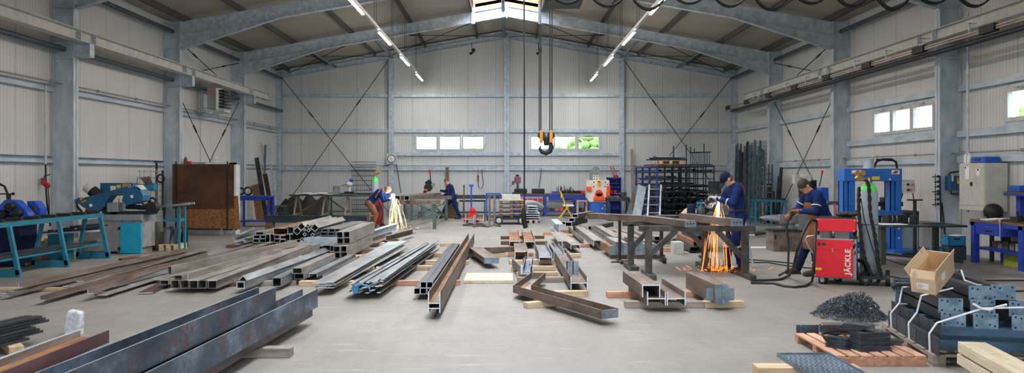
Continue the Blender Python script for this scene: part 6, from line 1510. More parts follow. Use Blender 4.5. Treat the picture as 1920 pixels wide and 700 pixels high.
# leaning bars in the far right corner
random.seed(23)
M['bar_teal'] = steel('bar_slate', '#36505e', '#6a8492', rough=.45, metal=.4)
bars_ = [(1367, 280, 1362, .13, 'galv'), (1372, 275, 1366, .09, 'galv'), (1377, 272, 1370, .1, 'cut'), (1383, 274, 1374, .12, 'galv'), (1387, 289, 1379, .1, 'galv')]
for k in range(24): bars_.append((1388+2.1*k+random.uniform(-.8, .8), random.uniform(262, 300), 1378+2.0*k, random.uniform(.05, .11), random.choice(['bar_teal', 'bar_teal', 'mill_dark', 'galv_dark'])))
for k, (px, py, pb, w, m) in enumerate(bars_):
    Yt = 32.4-.09*k if k < 5 else 31.9-.15*(k-5)
    top = P(px, py, Yt); bot = P(pb, 402, Yt-.7); bot.z = 0.02; top.y = bot.y+.25*top.z; top.x = min(top.x, 9.25); bot.x = min(bot.x, 9.2)
    leaner('leaning_bar', top, bot, w, .03, m, 'pale bar leaning in the far right corner beside the blue rack' if k < 5 else 'dark slate bar leaning in the far right corner', 'steel bar')
    bpy.context.scene.collection.objects[-1]['group'] = 'pale bars leaning in the right corner' if k < 5 else 'dark bars leaning in the right corner'
t = thing('mounted_mesh', (9.42, 29.5, 1.2), 'wire mesh on the right wall behind the leaning bars', 'mesh'); mb = MB()
for k in range(16): mb.cyl((0, -1.5+.2*k, 0), (0, -1.5+.2*k, 1.7), .006, 4)
for k in range(12): mb.cyl((0, -1.5, .15*k), (0, 1.5, .15*k), .006, 4)
mb.build('mesh', 'rod', t)
c = P(1430, 0, 27.0); t = thing('storage_ladder', (c.x, 26.4, 0), 'tall narrow blue-grey rack ladder beside the third right column', 'rack')
for x in (-.13, .13):
    for y in (0, .4): MB().box((x-.02, y-.02, 0), (x+.02, y+.02, 2.0)).build('upright', 'tube_dark', t)
for k in range(9): z = .2+.21*k; MB().box((-.13, -.02, z), (.13, .42, z+.03)).build('shelf', ['teal', 'mill_brown', 'grey'][k % 3], t)
for k, (px, h, w) in enumerate(((1442, 1.35, .16), (1447, 1.1, .2), (1459, 1.9, .1), (1454, 1.6, .06))):
    top = P(px+(6 if k > 1 else 0), 328-(h-1.65)*56, 26.95-.08*k); bot = P(px, 420, 26.7-.08*k); bot.z = .02
    leaner('leaning_plate', top, bot, w, .04, 'mill_dark', ['dark plank leaning on the third right column', 'shorter dark plank leaning on the third right column', 'tall dark strip leaning right of the third right column', 'slim dark strip between the planks on the third right column'][k])
# blue trestle with rollers before the corner
t = thing('roller_trestle', (P(1443, 0, 26.0).x, 26.0, 0), 'petrol blue roller trestle before the leaning bars', 'roller table')
for y in (-.14, .14): MB().beam((-.55, y, .82), (.55, y, .78), .04, .08).build('rail', 'turq_frame', t)
for x in (-.5, .0, .5):
    for y in (-1, 1): MB().beam((x, y*.12, .8), (x-.06, y*.32, 0), .05, .05, 0, (1, 0, 0)).build('leg', 'turq_frame', t)
    MB().beam((x-.05, -.25, .25), (x-.05, .25, .25), .04, .04).build('tie', 'turq_frame', t)
for k in range(6): MB().cyl((-.45+.18*k, -.13, .84), (-.45+.18*k, .13, .84), .04, 10).build('roller', 'dark', t)
# anvil on a block
c = FL(1466, 472); t = thing('anvil', (c.x+.02, c.y+.25, .46), 'long-horned anvil lying on the brown steel block', 'anvil')
MB().path([(-.42, 0, .26), (-.3, 0, .255), (-.1, 0, .24), (.0, 0, .22)], .05, 12, 0, True, [.012, .05, .08, .095]).build('horn', 'steel', t)
MB().box((-.02, -.1, .12), (.4, .1, .32)).box((.05, -.07, .06), (.33, .07, .13)).box((.0, -.11, 0), (.38, .11, .07)).build('body', 'mill', t, None, .015)
t = thing('anvil_block', (c.x+.08, c.y+.25, 0), 'brown steel block under the anvil', 'block'); MB().box((-.26, -.25, 0), (.36, .25, .44)).build('body', 'mill_brown', t, None, .01); MB().box((-.24, -.26, .26), (-.2, -.25, .36)).build('handle_slot', 'black', t); MB().box((-.27, -.26, .42), (.37, .26, .458)).build('top_plate', 'dark', t)
a, b = FL(1403, 466), FL(1445, 466); block('floor_strip', (a.x, a.y, 0), (b.x, a.y+.35, .01), 'white', 'white strip lying on the floor left of the anvil block', 'strip')
bar('floor_bar', ('flat', .3, .04), FL(1405, 442), FL(1432, 438), 'mill_dark', 'dark plate lying on the floor behind the person grinding', 'steel plate')
# machines behind the second worker
t = thing('surface_grinder', (P(1508, 0, 22.8).x, 22.8, 0), 'grey machine with a white motor behind the bending worker', 'machine'); A = At(22.8, t.location)
mb = MB(); A.box(mb, 1492, 372, 1530, 440, -.2, .3); mb.build('base', 'grey', t, None, .02); mb = MB(); A.box(mb, 1488, 327, 1497, 345, -.1, .1); mb.build('switch_box', 'light_grey', t, None, .01)
mb = MB(); mb.cyl(A(1503, 336, 0), A(1517, 336, 0), .14, 16); A.box(mb, 1502, 330, 1517, 335, -.15, .15); mb.build('motor', 'white', t); mb = MB(); A.box(mb, 1500, 338, 1530, 373, -.05, .12); mb.cyl(A(1510, 343, -.12), A(1510, 343, -.05), .15, 16); mb.build('column', 'dark', t); MB().cyl(A(1536, 350), A(1542, 324), .014, 6).build('lever', 'dark', t); MB().cyl(A(1541, 327), A(1542.5, 320), .028, 8).build('grip', 'red', t)
t = thing('grinder_stand', (P(1543, 0, 20).x, 20.0, 0), 'small blue machine stand behind the bending worker', 'machine'); A = At(20.0, t.location); mb = MB(); A.box(mb, 1537, 352, 1551, 390, -.1, .2); mb.build('head', 'blue', t, None, .01); mb = MB(); a, b = A(1539, 390), A(1549, 390); mb.box((a.x, -.08, 0), (b.x, .1, a.z)); mb.build('column', 'blue_deep', t)
bar('wall_shelf', ('flat', .4, .08), P(1545, 384, 19.5), P(1582, 384, 19.5), 'tube_dark', 'grey-blue bench top between the bending worker and the blue press', 'bench')
bpy.data.objects['wall_shelf']; o = bpy.data.objects['wall_shelf']
for px in (1552, 1577): c = P(px, 0, 19.5); m_ = MB().box((-.04, -.15, -.75), (.04, .15, 0)).build('leg', 'tube_dark', o); m_.matrix_local = o.matrix_world.inverted() @ Matrix.Translation((c.x, 19.5, P(0, 384, 19.5).z))

# blue hydraulic press
Yp = 17.0; t = thing('hydraulic_press', (P(1630, 0, Yp).x, Yp, 0), 'blue hydraulic press frame with a grey cylinder on top', 'press'); A = At(Yp, t.location)
def part(nm, mat, boxes, par=None, bev=.008):
    mb = MB()
    for b in boxes: A.box(mb, *b)
    return mb.build(nm, mat, par or t, None, bev)
part('crown', 'blue_press', [(1576, 316.5, 1683, 340, -.2, .2)])
mb = MB(); a = A(1577, 316.5); part('side_plate', 'light_grey', [], None) if False else None
for x0, x1, x2, x3 in ((1577, 1584, 1586, 1597), (1664, 1671, 1672.5, 1683)):
    a, b, c_, d_ = A(x0, 0).x, A(x1, 0).x, A(x2, 0).x, A(x3, 0).x; zt = A(0, 340).z
    MB().box((a, -.15, .05), (b, -.1, zt)).box((a, .1, .05), (b, .15, zt)).box((a, -.15, .05), (a+.012, .15, zt)).box((c_, -.17, .05), (d_, .17, zt)).build('column', 'blue_press', t, None, .005)
    for z in (.3, .5, .7): MB().cyl((d_-.06, -.18, z), (d_-.06, -.165, z), .022, 10).build('pin_hole', 'light_grey', t)
part('foot', 'blue_press', [(1572, 466, 1602, 473, -.45, .35), (1658, 466, 1702, 473, -.45, .35), (1597, 455, 1664, 466, .05, .15)])
part('table', 'blue_press', [(1580, 395, 1684, 404, -.2, -.17), (1580, 395, 1684, 404, .17, .2)])
mb = MB(); c = A(1629, 0); mb.cyl((c.x, 0, A(0, 318).z), (c.x, 0, A(0, 298).z), .11, 20); mb.build('cylinder', 'galv', t); MB().cyl((c.x, 0, A(0, 352).z), (c.x, 0, A(0, 340).z), .07, 16).build('ram', 'galv', t)
part('label', 'white', [(1589, 319.5, 1606, 326, -.206, -.199)]); part('label', 'yellow_sign', [(1627, 331, 1641, 337.5, -.206, -.199)]); part('label', 'white', [(1663, 319, 1678, 327, -.206, -.199)]); part('label_print', 'red', [(1668, 320.5, 1675, 323.5, -.208, -.205)]); part('label_print', 'black', [(1665, 323.5, 1673, 325.5, -.208, -.205)]); c = A(1660, 336.5); MB().cyl((c.x, -.21, c.z), (c.x, -.2, c.z), .022, 12).build('knob', 'yellow_sign', t)
mb = MB(); mb.path([A(1638, 315), A(1644, 303), A(1655, 299), A(1672, 299), A(1680, 304), A(1682, 316)], .025, 8).path([A(1643, 300), A(1660, 300), A(1676, 301)], .022, 8); mb.build('hose', 'black', t)
bxx = part('control_box', 'light_grey', [(1684, 337, 1707, 362, -.18, -.08)]); 
for px, py, m in ((1694, 346, 'dark'), (1702, 346.5, 'orange'), (1694, 356, 'dark'), (1698.5, 356, 'orange')): c = A(px, py); MB().cyl((c.x, -.21, c.z), (c.x, -.18, c.z), .024, 10).build('button', m, bxx)
part('power_unit', paint('grey_blue_unit', '#8fa3ad', .5, 0, .2), [(1684, 425, 1718, 466, -.1, .4)])
MB().path([A(1688, 362, -.1), A(1688, 372, -.05), A(1683, 378, 0), A(1683, 420, .1)], .014, 6).build('cable', 'black', t)
c = P(1711, 352, 18); tag(MB().box((c.x-.03, 17.95, c.z-.1), (c.x+.03, 18.05, c.z+.09)).cyl((c.x, 18, c.z-.1), (c.x+.05, 18, .95), .014, 6).build('red_lever', 'red_dark'), 'red plug with a hanging cable right of the press control box', 'plug')

# steel table with vises
z = .735; t = thing('steel_table', (7.5, 14.75, 0), 'thin-topped dark steel table on green posts right of the gas cylinder', 'table')
MB().box((-.72, -.45, z-.04), (.85, .55, z)).build('table_top', 'mill_dark', t, None, .004)
for x, y in ((-.62, -.3), (.65, .25), (-.62, .45), (.7, -.3)): 
    if (x, y) != (.7, -.3): MB().box((x-.045, y-.045, 0), (x+.045, y+.045, z-.04)).build('leg', 'post_green', t)
MB().beam((-.62, -.3, .2), (.9, -.2, .05), .05, .05).build('brace', 'mill_dark', t)
o = MB().box((-.22, -.16, 0), (.22, .16, .012)).build('paper_sheet', 'paper', None, (P(1672, 0, 14.5).x, 14.5, z+.001), .004); tag(o, 'white sheets of paper on the left end of the steel table', 'paper')
t = thing('steel_case', (P(1681, 0, 14.9).x, 14.95, z+.001), 'black steel case with handles on the steel table', 'case'); MB().box((-.19, -.12, 0), (.19, .14, .16)).build('body', 'dark', t, None, .008)
for x in (-.12, -.04): MB().path([(x, -.125, .03), (x, -.15, .05), (x, -.15, .12), (x, -.125, .14)], .008, 6).build('handle', 'steel', t)
for k, (px, w_, h, lab) in enumerate(((1715, .05, .22, 'upright black clamp block on the steel table'), (1753, .18, .07, 'low black bar on the right end of the steel table'))): c = P(px, 0, 14.6); block('clamp_block', (c.x-w_, 14.55, z+.001), (c.x+w_, 14.7, z+h-.05), 'dark', lab, 'clamp')
c = P(1720, 0, 16.0); t = thing('drill_stand', (c.x, 16.1, 0), 'black T-headed stand behind the steel table', 'stand'); MB().cyl((0, 0, .03), (0, 0, 1.12), .035, 10).build('pole', 'dark', t); MB().box((-.14, -.05, 1.12), (.14, .05, 1.15)).build('head', 'dark', t); MB().box((-.25, -.04, 0), (.25, .04, .05)).box((-.04, -.25, 0), (.04, .25, .05)).build('foot', 'dark', t)
# second bench with vise against the wall
bench('workbench', (8.75, 17.9, 0), .9, .6, .84, 'dark', 'wood_dark', 'dark bench with a vise against the right wall behind the steel table')
t = thing('bench_vise', (8.6, 17.8, .842), 'large black vise on the dark bench by the right wall', 'vise'); MB().box((-.12, -.12, 0), (.12, .12, .1)).box((-.3, -.09, .1), (.3, .09, .2)).box((.0, -.12, .2), (.07, .12, .3)).box((-.14, -.12, .2), (-.07, .12, .3)).build('body', 'dark', t, None, .01); MB().cyl((-.45, 0, .15), (-.28, 0, .15), .025, 8).cyl((-.43, -.14, .15), (-.43, .14, .15), .012, 6).build('screw', 'steel', t)
# clamp rack on the first right column, switch box
t = thing('clamp_rack', (P(1757, 0, 16.3).x, 16.3, 1.0), 'column of screw clamps hung on the first right column', 'clamps'); A = At(16.3, t.location)
MB().cyl(A(1765, 430), A(1762, 330), .018, 6).cyl(A(1772, 440), A(1766, 380), .018, 6).build('hanging_bar', 'dark', t)
for k, py in enumerate((331, 341, 350, 359, 364, 374, 383)): mb = MB().cyl(A(1752 if k % 3 else 1748, py+1), A(1764, py), .012, 6).ell(A(1759, py), .03, 8, 6); mb.cyl(A(1754, py-5), A(1754, py+5), .01, 6); mb.build('clamp', 'dark', t)
t = thing('switch_box', (P(1788, 0, 16.4).x, 16.4, P(0, 357, 16.4).z), 'blue electric switch box with a yellow plate on the first right column', 'switch box'); A = At(16.4, t.location)
part('housing', 'teal', [(1777, 330, 1797, 357, -.1, .1)]); part('switch_plate', 'yellow_sign', [(1789, 334, 1797.5, 345, -.112, -.1)]); c = A(1793, 337); MB().cyl((c.x, -.14, c.z), (c.x, -.11, c.z), .03, 10).build('switch_knob', 'red', t); part('label', 'white', [(1779, 329, 1782.5, 340, -.112, -.1)]); MB().path([A(1780, 330), A(1782, 324), A(1797, 322)], .018, 6).path([A(1783, 357), A(1784, 364), A(1797, 364)], .016, 6).build('conduit', 'dark', t)
tag(MB().cyl((9.2, 15.75, .9), (9.2, 15.75, 4.9), .025, 8).build('conduit', 'galv'), 'upright conduit right of the first right column', 'conduit')
# grey cabinet on the right wall
t = thing('grey_cabinet', (9.02, 14.9, .95), 'pale grey steel cabinet with papers on its door mounted by the right wall', 'cabinet')
M['cab'] = paint('cabinet_grey', '#c2c4ba', .55, 0, .15)
MB().box((.012, 0, 0), (.44, .84, .925)).build('body', 'cab', t, None, .006)
d = MB().box((0, .01, .11), (.012, .83, .915)).build('door', 'cab', t, None, .003); MB().box((0, .01, .01), (.012, .83, .1)).build('plinth', 'cab', t, None, .003)
MB().cyl((-.008, .42, .52), (0, .42, .52), .045, 16).build('lock', 'black', d)
MB().box((-.004, .14, .68), (-.002, .26, .82)).build('note', 'paper', d); MB().box((-.01, .52, .58), (-.004, .66, .83), 0, Matrix.Rotation(.06, 4, 'X')).build('note', 'paper', d)
for y, z_ in ((.2, .795), (.6, .84)): MB().cyl((-.012, y, z_), (-.004, y, z_), .02, 10).build('magnet', 'black', d)
MB().cyl((.2, .1, -.95), (.2, .1, 0), .04, 10).build('post', 'dark', t)
t = thing('tool_case', (9.2, 15.2, 1.876), 'blue power tool case lying on the grey cabinet', 'case'); MB().box((-.13, -.22, 0), (.17, .22, .12)).build('body', 'blue', t, None, .02); MB().box((-.14, -.08, .05), (-.13, .08, .08)).build('latch', 'dark', t); MB().cyl((-.05, .22, .06), (-.05, .34, .06), .05, 12).build('nozzle', 'teal', t)
for k, y in enumerate((15.52, 15.64)): solid(MB().lathe([(.04, 0), (.04, .14), (.02, .17), (.02, .2)], 12), 'spray_can', 'white', 'white bottle on the grey cabinet, %s' % ['nearer the blue case', 'farther from the blue case'][k], 'can', None, (9.1, y, 1.876))
# blue workbench
t = thing('workbench', (9.1, 14.2, 0), 'deep blue steel workbench at the right edge with a drawer', 'workbench')
MB().box((-.33, -.8, .77), (.33, .75, .815)).build('worktop', 'wood_dark', t, None, .004)
for y in (-.72, .66):
    for x in (-.28, .28): MB().box((x-.05, y-.06, 0), (x+.05, y+.06, .77)).build('leg', 'blue_deep', t, None, .004)
MB().box((-.33, -.8, .7), (-.28, .75, .77)).box((-.3, -.8, .7), (.3, -.74, .77)).build('apron', 'blue_deep', t)
d = MB().box((-.34, -.25, .55), (.2, .55, .7)).build('drawer', 'blue_deep', t, None, .005); MB().box((-.36, .05, .62), (-.34, .25, .64)).build('handle', 'dark', d)
MB().box((-.28, -.7, .26), (.3, .66, .3)).build('shelf', 'blue_deep', t)
t = thing('bench_shelf', (9.2, 13.9, .816), 'small blue shelf standing on the blue workbench', 'shelf'); MB().box((-.04, .18, 0), (.08, .3, .5)).build('post', 'blue_deep', t, None, .004); MB().box((-.2, -.75, .5), (.2, .4, .53)).build('board', 'wood_dark', t); MB().box((-.2, -.75, .46), (.2, .4, .5)).build('frame', 'blue_deep', t)
block('blue_bin', (9.02, 13.9, 1.348), (9.3, 14.2, 1.46), 'blue', 'blue plastic bin on the small shelf at the right edge', 'bin', bevel=.015)
solid(MB().ell((0, 0, .1), (.17, .15, .15), 18, 12).box((-.12, -.1, 0), (.12, .1, .06)), 'welding_helmet', 'black', 'black welding helmet on the blue workbench', 'helmet', None, (9.05, 14.68, .868))
for k in range(3): o = MB().box((-.13, -.12, 0), (.13, .12, .012)).build('paper_sheet', 'paper', None, (8.9+.04*k, 14.5-.06*k, .817+.013*k), .003, .3*k); tag(o, 'white paper lying before the black helmet', 'paper', 'papers before the helmet')
t = thing('angle_grinder', (9.0, 13.75, .817), 'dark power grinder on the blue workbench at the right edge', 'power tool'); MB().cyl((-.1, 0, .06), (.12, .1, .06), .05, 12).cyl((-.15, -.02, .02), (-.15, -.02, .1), .09, 16).cyl((-.1, 0, .06), (-.1, 0, .2), .025, 8).build('body', 'dark', t)
solid(MB().cyl((0, 0, 0), (.0, 0, -.35), .012, 6).ell((0, 0, 0), .025, 8, 6), 'hanging_tool', 'steel', 'bright rod hanging on the edge of the blue workbench', 'tool', None, (8.75, 14.0, .83))
random.seed(19)
for k in range(6): block('stored_tool', (8.95+.02*k, 13.6+.2*k, .302), (9.2, 13.72+.2*k, .36+random.uniform(.03, .12)), random.choice(['dark', 'black', 'mill_brown', 'grey']), 'dark tool box on the lower shelf of the blue workbench', 'box', 'tool boxes under the blue workbench')
block('yellow_bin', (9.0, 13.9, 0), (9.3, 14.3, .24), paint('dull_yellow', '#9aa03c', .5, 0, .3), 'dull yellow bin under the blue workbench', 'bin')
for k in range(4): leaner('stored_rod', (8.98, 14.3-.05*k, .68), (9.05, 14.35-.06*k, .305), .03, .03, 'dark', 'dark rod leaning under the blue workbench', 'rod'); bpy.context.scene.collection.objects[-1]['group'] = 'rods under the blue workbench'
# bucket, crate, bag
t = thing('bucket', (P(1780, 0, 16.0).x, 16.0, 0), 'white plastic bucket beside the first right column', 'bucket'); MB().lathe([(.125, 0), (.155, .32), (.16, .33), (.15, .33), (.12, .02), (0, .02)], 20).build('body', 'light_grey', t); MB().torus((0, 0, .3), .165, .008, (0, .3, 1), 20, 6).build('handle', 'grey', t)
t = thing('plastic_crate', (8.72, 15.4, .26), 'light blue plastic crate with papers between the bucket and the blue bench', 'crate'); mb = MB().box((-.17, -.12, 0), (.17, .12, .02)).box((-.17, -.12, 0), (-.155, .12, .2)).box((.155, -.12, 0), (.17, .12, .2)).box((-.17, -.12, 0), (.17, -.105, .2)).box((-.17, .105, 0), (.17, .12, .2)); mb.build('body', 'plastic_teal', t, None, .004); MB().box((-.06, -.125, .13), (.06, -.12, .16)).build('handle', 'dark', t)
block('storage_box', (8.55, 15.28, 0), (8.9, 15.52, .258), 'tube_dark', 'dark box under the light blue crate', 'box')
o = MB().box((-.14, -.1, 0), (.14, .1, .012)).build('paper_sheet', 'paper', None, (8.78, 15.38, .462), .003, .4); tag(o, 'white papers lying on the light blue crate', 'paper')
o = MB().box((-.14, -.13, 0), (.14, .13, .25), 0, None, .05).build('plastic_bag', 'plastic_teal', None, (8.42, 15.5, 0), .03); s_ = o.modifiers.new('s', 'SUBSURF'); s_.levels = 3; s_.render_levels = 3; dd = o.modifiers.new('d', 'DISPLACE'); dd.texture = tx; dd.strength = .06; tag(o, 'teal plastic bag slumped beside the white bucket', 'bag')

# ------------------------------------------------------------------ red welding machine with gas cylinder
Yw = 11.9; t = thing('welding_machine', (P(1566, 0, Yw).x, Yw, 0), 'red welding machine on castors with a separate red wire feeder on top', 'welding machine', None, math.radians(-25)); A = At(Yw, t.location)
body = part('housing', 'grey', [(1529, 447, 1603, 521, -.1, .55)], None, .01)
fr = part('front_panel', 'red', [(1530.5, 449, 1597, 519, -.118, -.1)], None, .006)
part('panel_seam', 'red_dark', [(1531, 467, 1597, 467.8, -.121, -.117)], fr, 0)
for k in range(2): part('vent', 'dark', [(1536+8*k, 455, 1542+8*k, 460.5, -.122, -.117)], fr, 0)
part('warning_label', 'yellow_sign', [(1531.5, 502, 1543, 506.5, -.121, -.117)], fr, 0)
for px, py in ((1532, 463), (1532, 516), (1594, 463), (1594, 515), (1562, 466), (1562, 470)): c = A(px, py); MB().cyl((c.x, -.122, c.z), (c.x, -.116, c.z), .008, 8).build('screw', 'light_grey', fr)
cu = bpy.data.curves.new('brand_lettering', 'FONT'); cu.body = 'JÄCKLE'; cu.size = .105; cu.extrude = .002; cu.align_x = 'LEFT'; cu.offset = .0035; cu.space_character = 1.12
o = bpy.data.objects.new('brand_text', cu); C.objects.link(o); bpy.context.view_layer.update()
me = bpy.data.meshes.new_from_object(o.evaluated_get(bpy.context.evaluated_depsgraph_get())); bpy.data.objects.remove(o)
o = bpy.data.objects.new('brand_lettering', me); C.objects.link(o); me.materials.clear(); me.materials.append(M['white']); o.parent = fr; c = A(1592.5, 512.5); o.location = (c.x, -.1205, c.z); o.rotation_euler = (PI/2, -PI/2, 0)
feeder = part('wire_feeder', 'red', [(1533, 410, 1602, 434, -.1, .5)], None, .01)
for px, py in ((1537, 412), (1600, 413), (1537, 431), (1598, 431)): c = A(px, py); MB().cyl((c.x, -.106, c.z), (c.x, -.099, c.z), .009, 8).build('screw', 'light_grey', feeder)
part('feeder_top', 'dark', [(1534, 408.5, 1601, 410.5, -.09, .5)], feeder)
mb = MB(); c = A(1549, 0); mb.cyl((c.x, .1, A(0, 448).z), (c.x, .1, A(0, 434).z), .09, 16); c = A(1578, 0); mb.box((c.x-.1, 0, A(0, 448).z), (c.x+.1, .3, A(0, 434).z)); mb.build('pedestal', 'grey', t)
MB().path([A(1540, 447, -.05), A(1540, 442, -.05), A(1518, 445, -.05), A(1514, 450, -.05), A(1520, 465, -.05), A(1529, 478, -.05)], .012, 8).build('handle', 'steel', t)
for px, dy in ((1545, -.05), (1569, .35), (1545, .45)):
    c = A(px, 0); w_ = MB().cyl((c.x-.02, dy, .07), (c.x+.025, dy, .07), .07, 18).build('castor_wheel', 'black', t); MB().cyl((c.x-.024, dy, .07), (c.x-.02, dy, .07), .042, 14).build('hub', 'light_grey', w_); MB().box((c.x-.03, dy-.035, .1), (c.x+.035, dy+.035, .19)).build('fork', 'light_grey', w_)
    w_.matrix_local = Matrix.Translation((c.x, dy, 0)) @ Matrix.Rotation(.9, 4, 'Z') @ Matrix.Translation((-c.x, -dy, 0))
MB().box((A(1600, 0).x, -.0, .1), (A(1650, 0).x, .5, .14)).build('cylinder_tray', 'dark', t)
for dy in (.1, .45): c = A(1655, 0); MB().cyl((c.x-.03, dy, .1), (c.x+.03, dy, .1), .1, 18).build('rear_wheel', 'black', t)
# black leather scraps on the feeder
mb = MB(); random.seed(33)
for k in range(6): x = A(1574+5*k, 0).x; mb.ell((x, .1+random.uniform(-.1, .1), A(0, 408.5).z+.03+random.uniform(0, .03)), (.07, .1, .035), 10, 7)
o = mb.build('welding_gloves', M['cloth_dark'], None, None); o.location = t.location; o.rotation_euler = t.rotation_euler; rm = o.modifiers.new('r', 'REMESH'); rm.mode = 'VOXEL'; rm.voxel_size = .012; tag(o, 'crumpled dark leather gloves lying on the red wire feeder', 'gloves')
# gas cylinder
c = P(1629, 0, 12.05); t = thing('gas_cylinder', (c.x-.02, 12.0, .142), 'grey gas cylinder with green shoulder and brass regulator beside the red machine', 'gas cylinder')
zt = P(0, 358, 12.1).z-.142
MB().lathe([(.11, 0), (.128, .02), (.128, zt-.02), (.122, zt)], 28).build('body', 'cyl_grey', t); MB().lathe([(.124, zt), (.112, zt+.05), (.07, zt+.1), (.04, zt+.12)], 28).build('shoulder', 'green_bright', t); MB().cyl((0, 0, zt+.12), (0, 0, zt+.2), .028, 12).build('valve', 'brass', t)
mb = MB().cyl((0, 0, zt+.17), (-.16, -.03, zt+.19), .022, 10).cyl((-.16, -.05, zt+.19), (-.16, .03, zt+.19), .045, 16); mb.build('regulator', 'brass', t)
for dx, dz in ((-.2, .27), (-.12, .275)): MB().cyl((dx, -.07, zt+dz), (dx, -.03, zt+dz), .042, 18).build('gauge', 'brass', t)
MB().torus((0, 0, .75), .131, .006, (0, .05, 1), 28, 6).build('chain', 'dark', t)
# thick twisted hose loops
def twisted(pts, r, name, lab):
    n = 60; P_ = [Vector(p) for p in pts]
    def cr(u):
        u *= len(P_)-1; i = min(int(u), len(P_)-2); f = u-i; p0, p1, p2, p3 = P_[max(i-1, 0)], P_[i], P_[i+1], P_[min(i+2, len(P_)-1)]
        return .5*((2*p1)+(p2-p0)*f+(2*p0-5*p1+4*p2-p3)*f*f+(3*p1-p0-3*p2+p3)*f**3)
    mb = MB()
    for s in range(2):
        q = []
        for k in range(n*2+1):
            u = k/(n*2); c = cr(u); a = u*len(P_)*9+s*PI; q.append(c+V(math.cos(a)*r*.6, math.sin(a)*r*.5, math.sin(a)*r*.3))
        mb.path(q, r, 6)
    return tag(mb.build(name, 'black'), lab, 'hose')
Yh = 11.72
hp = lambda px, py, d=0: P(px, py, Yh+d)
twisted([hp(1611, 352), hp(1610, 380), hp(1613, 430), hp(1620, 480), hp(1630, 505), hp(1634, 522), hp(1622, 535), hp(1611, 520), hp(1604, 490), hp(1602, 450), hp(1604, 432, .1)], .019, 'hose_bundle', 'black twisted hose bundle hanging left of the gas cylinder')
twisted([hp(1623, 338), hp(1629, 350), hp(1632, 400), hp(1640, 440), hp(1647, 490), hp(1651, 515), hp(1643, 534), hp(1630, 541)], .019, 'hose_bundle', 'black twisted hose bundle hanging down the front of the gas cylinder')
cv = [hp(1612, 506, .12)+V((.15-.005*(k//12))*math.cos(k*PI/12), .0012*k, (.15-.005*(k//12))*math.sin(k*PI/12)) for k in range(97)]
tag(MB().path(cv, .017, 7).build('cable_coil', 'black'), 'coiled black cable between the red machine and the gas cylinder', 'cable')
tag(MB().path([hp(1614, 372), hp(1620, 410), hp(1631, 450), hp(1640, 478), hp(1645, 500), hp(1650, 520)], .008, 6).build('thin_hose', 'black'), 'thin black hose running down the gas cylinder', 'hose')
fl = lambda px, py, z=.015: FL(px, py)+V(0, 0, z)
tag(MB().path([P(1531, 415, 11.85), P(1522, 412, 11.8), P(1515, 420, 11.7), P(1505, 440, 11.6), P(1495, 470, 11.6), P(1487, 505, 12.0), fl(1479, 521, .03), fl(1466, 526, .02), fl(1455, 527), fl(1430, 528), fl(1408, 528)], .02, 8).build('welding_cable', 'dark'), 'thick grey cable looping from the wire feeder to the trestle foot', 'cable')
tag(MB().path([P(1531, 418, 11.85), P(1529, 440, 11.5), P(1527, 480, 11.4), P(1526, 510, 11.4), fl(1522, 533, .03), fl(1510, 539), fl(1490, 541), fl(1470, 539), fl(1452, 534), fl(1425, 533), fl(1408, 533)], .02, 8).build('welding_cable', 'dark'), 'thick grey cable dropping beside the red machine and coiling on the floor', 'cable')
for k, pts in enumerate(([(1405, 494), (1440, 494), (1475, 500), (1510, 504), (1530, 505)], [(1650, 517), (1690, 524), (1760, 527), (1840, 528), (1925, 528)], [(1800, 549), (1860, 549), (1925, 548)], [(1400, 488), (1450, 492), (1500, 497)], [(1652, 485), (1680, 494), (1720, 503), (1750, 512)])):
    tag(MB().path([fl(*p) for p in pts], .012, 6).build('floor_cable', 'black'), ['thin black cable on the floor from the trestle to the red machine', 'long black cable on the floor behind the cardboard box', 'black cable on the floor at the right edge', 'thin cable on the floor behind the bending worker', 'black cable on the floor under the steel table'][k], 'cable')
# red gas machine beside the welder
t = thing('welding_machine', (P(709, 0, 24.4).x, 24.4, 0), 'small red welding machine behind the welder', 'welding machine'); A = At(24.4, t.location)
mb = MB().box((-.15, -.3, .12), (.13, .3, .88)); mb.build('housing', 'red_dark', t, None, .02); MB().box((-.1, -.31, .5), (.08, -.3, .7)).build('panel', 'dark', t)
for x in (-.12, .1): MB().cyl((x-.02, -.2, .07), (x+.02, -.2, .07), .07, 12).build('wheel', 'black', t); MB().cyl((x-.02, .2, .12), (x+.02, .2, .12), .12, 12).build('wheel', 'black', t)
MB().path([(.1, -.3, .8), (.2, -.35, .5), (.15, -.4, .2), (.35, -.4, .05), (.6, -.3, .03)], .025, 7).build('cable', 'black', t)
t = thing('gas_cylinder', (P(703, 0, 24.9).x, 24.9, 0), 'grey gas cylinder with a green shoulder behind the welder', 'gas cylinder'); MB().lathe([(.11, 0), (.115, .03), (.115, 1.42)], 22).build('body', 'cyl_grey', t); MB().lathe([(.115, 1.42), (.1, 1.5), (.05, 1.57), (.03, 1.6)], 22).build('shoulder', 'green_bright', t); MB().cyl((0, 0, 1.6), (0, 0, 1.7), .03, 8).cyl((0, 0, 1.66), (.15, 0, 1.7), .02, 8).build('valve', 'brass', t)
for dx in (.08, .18): MB().cyl((dx, -.06, 1.76), (dx, -.02, 1.76), .05, 14).build('gauge', 'brass', t)
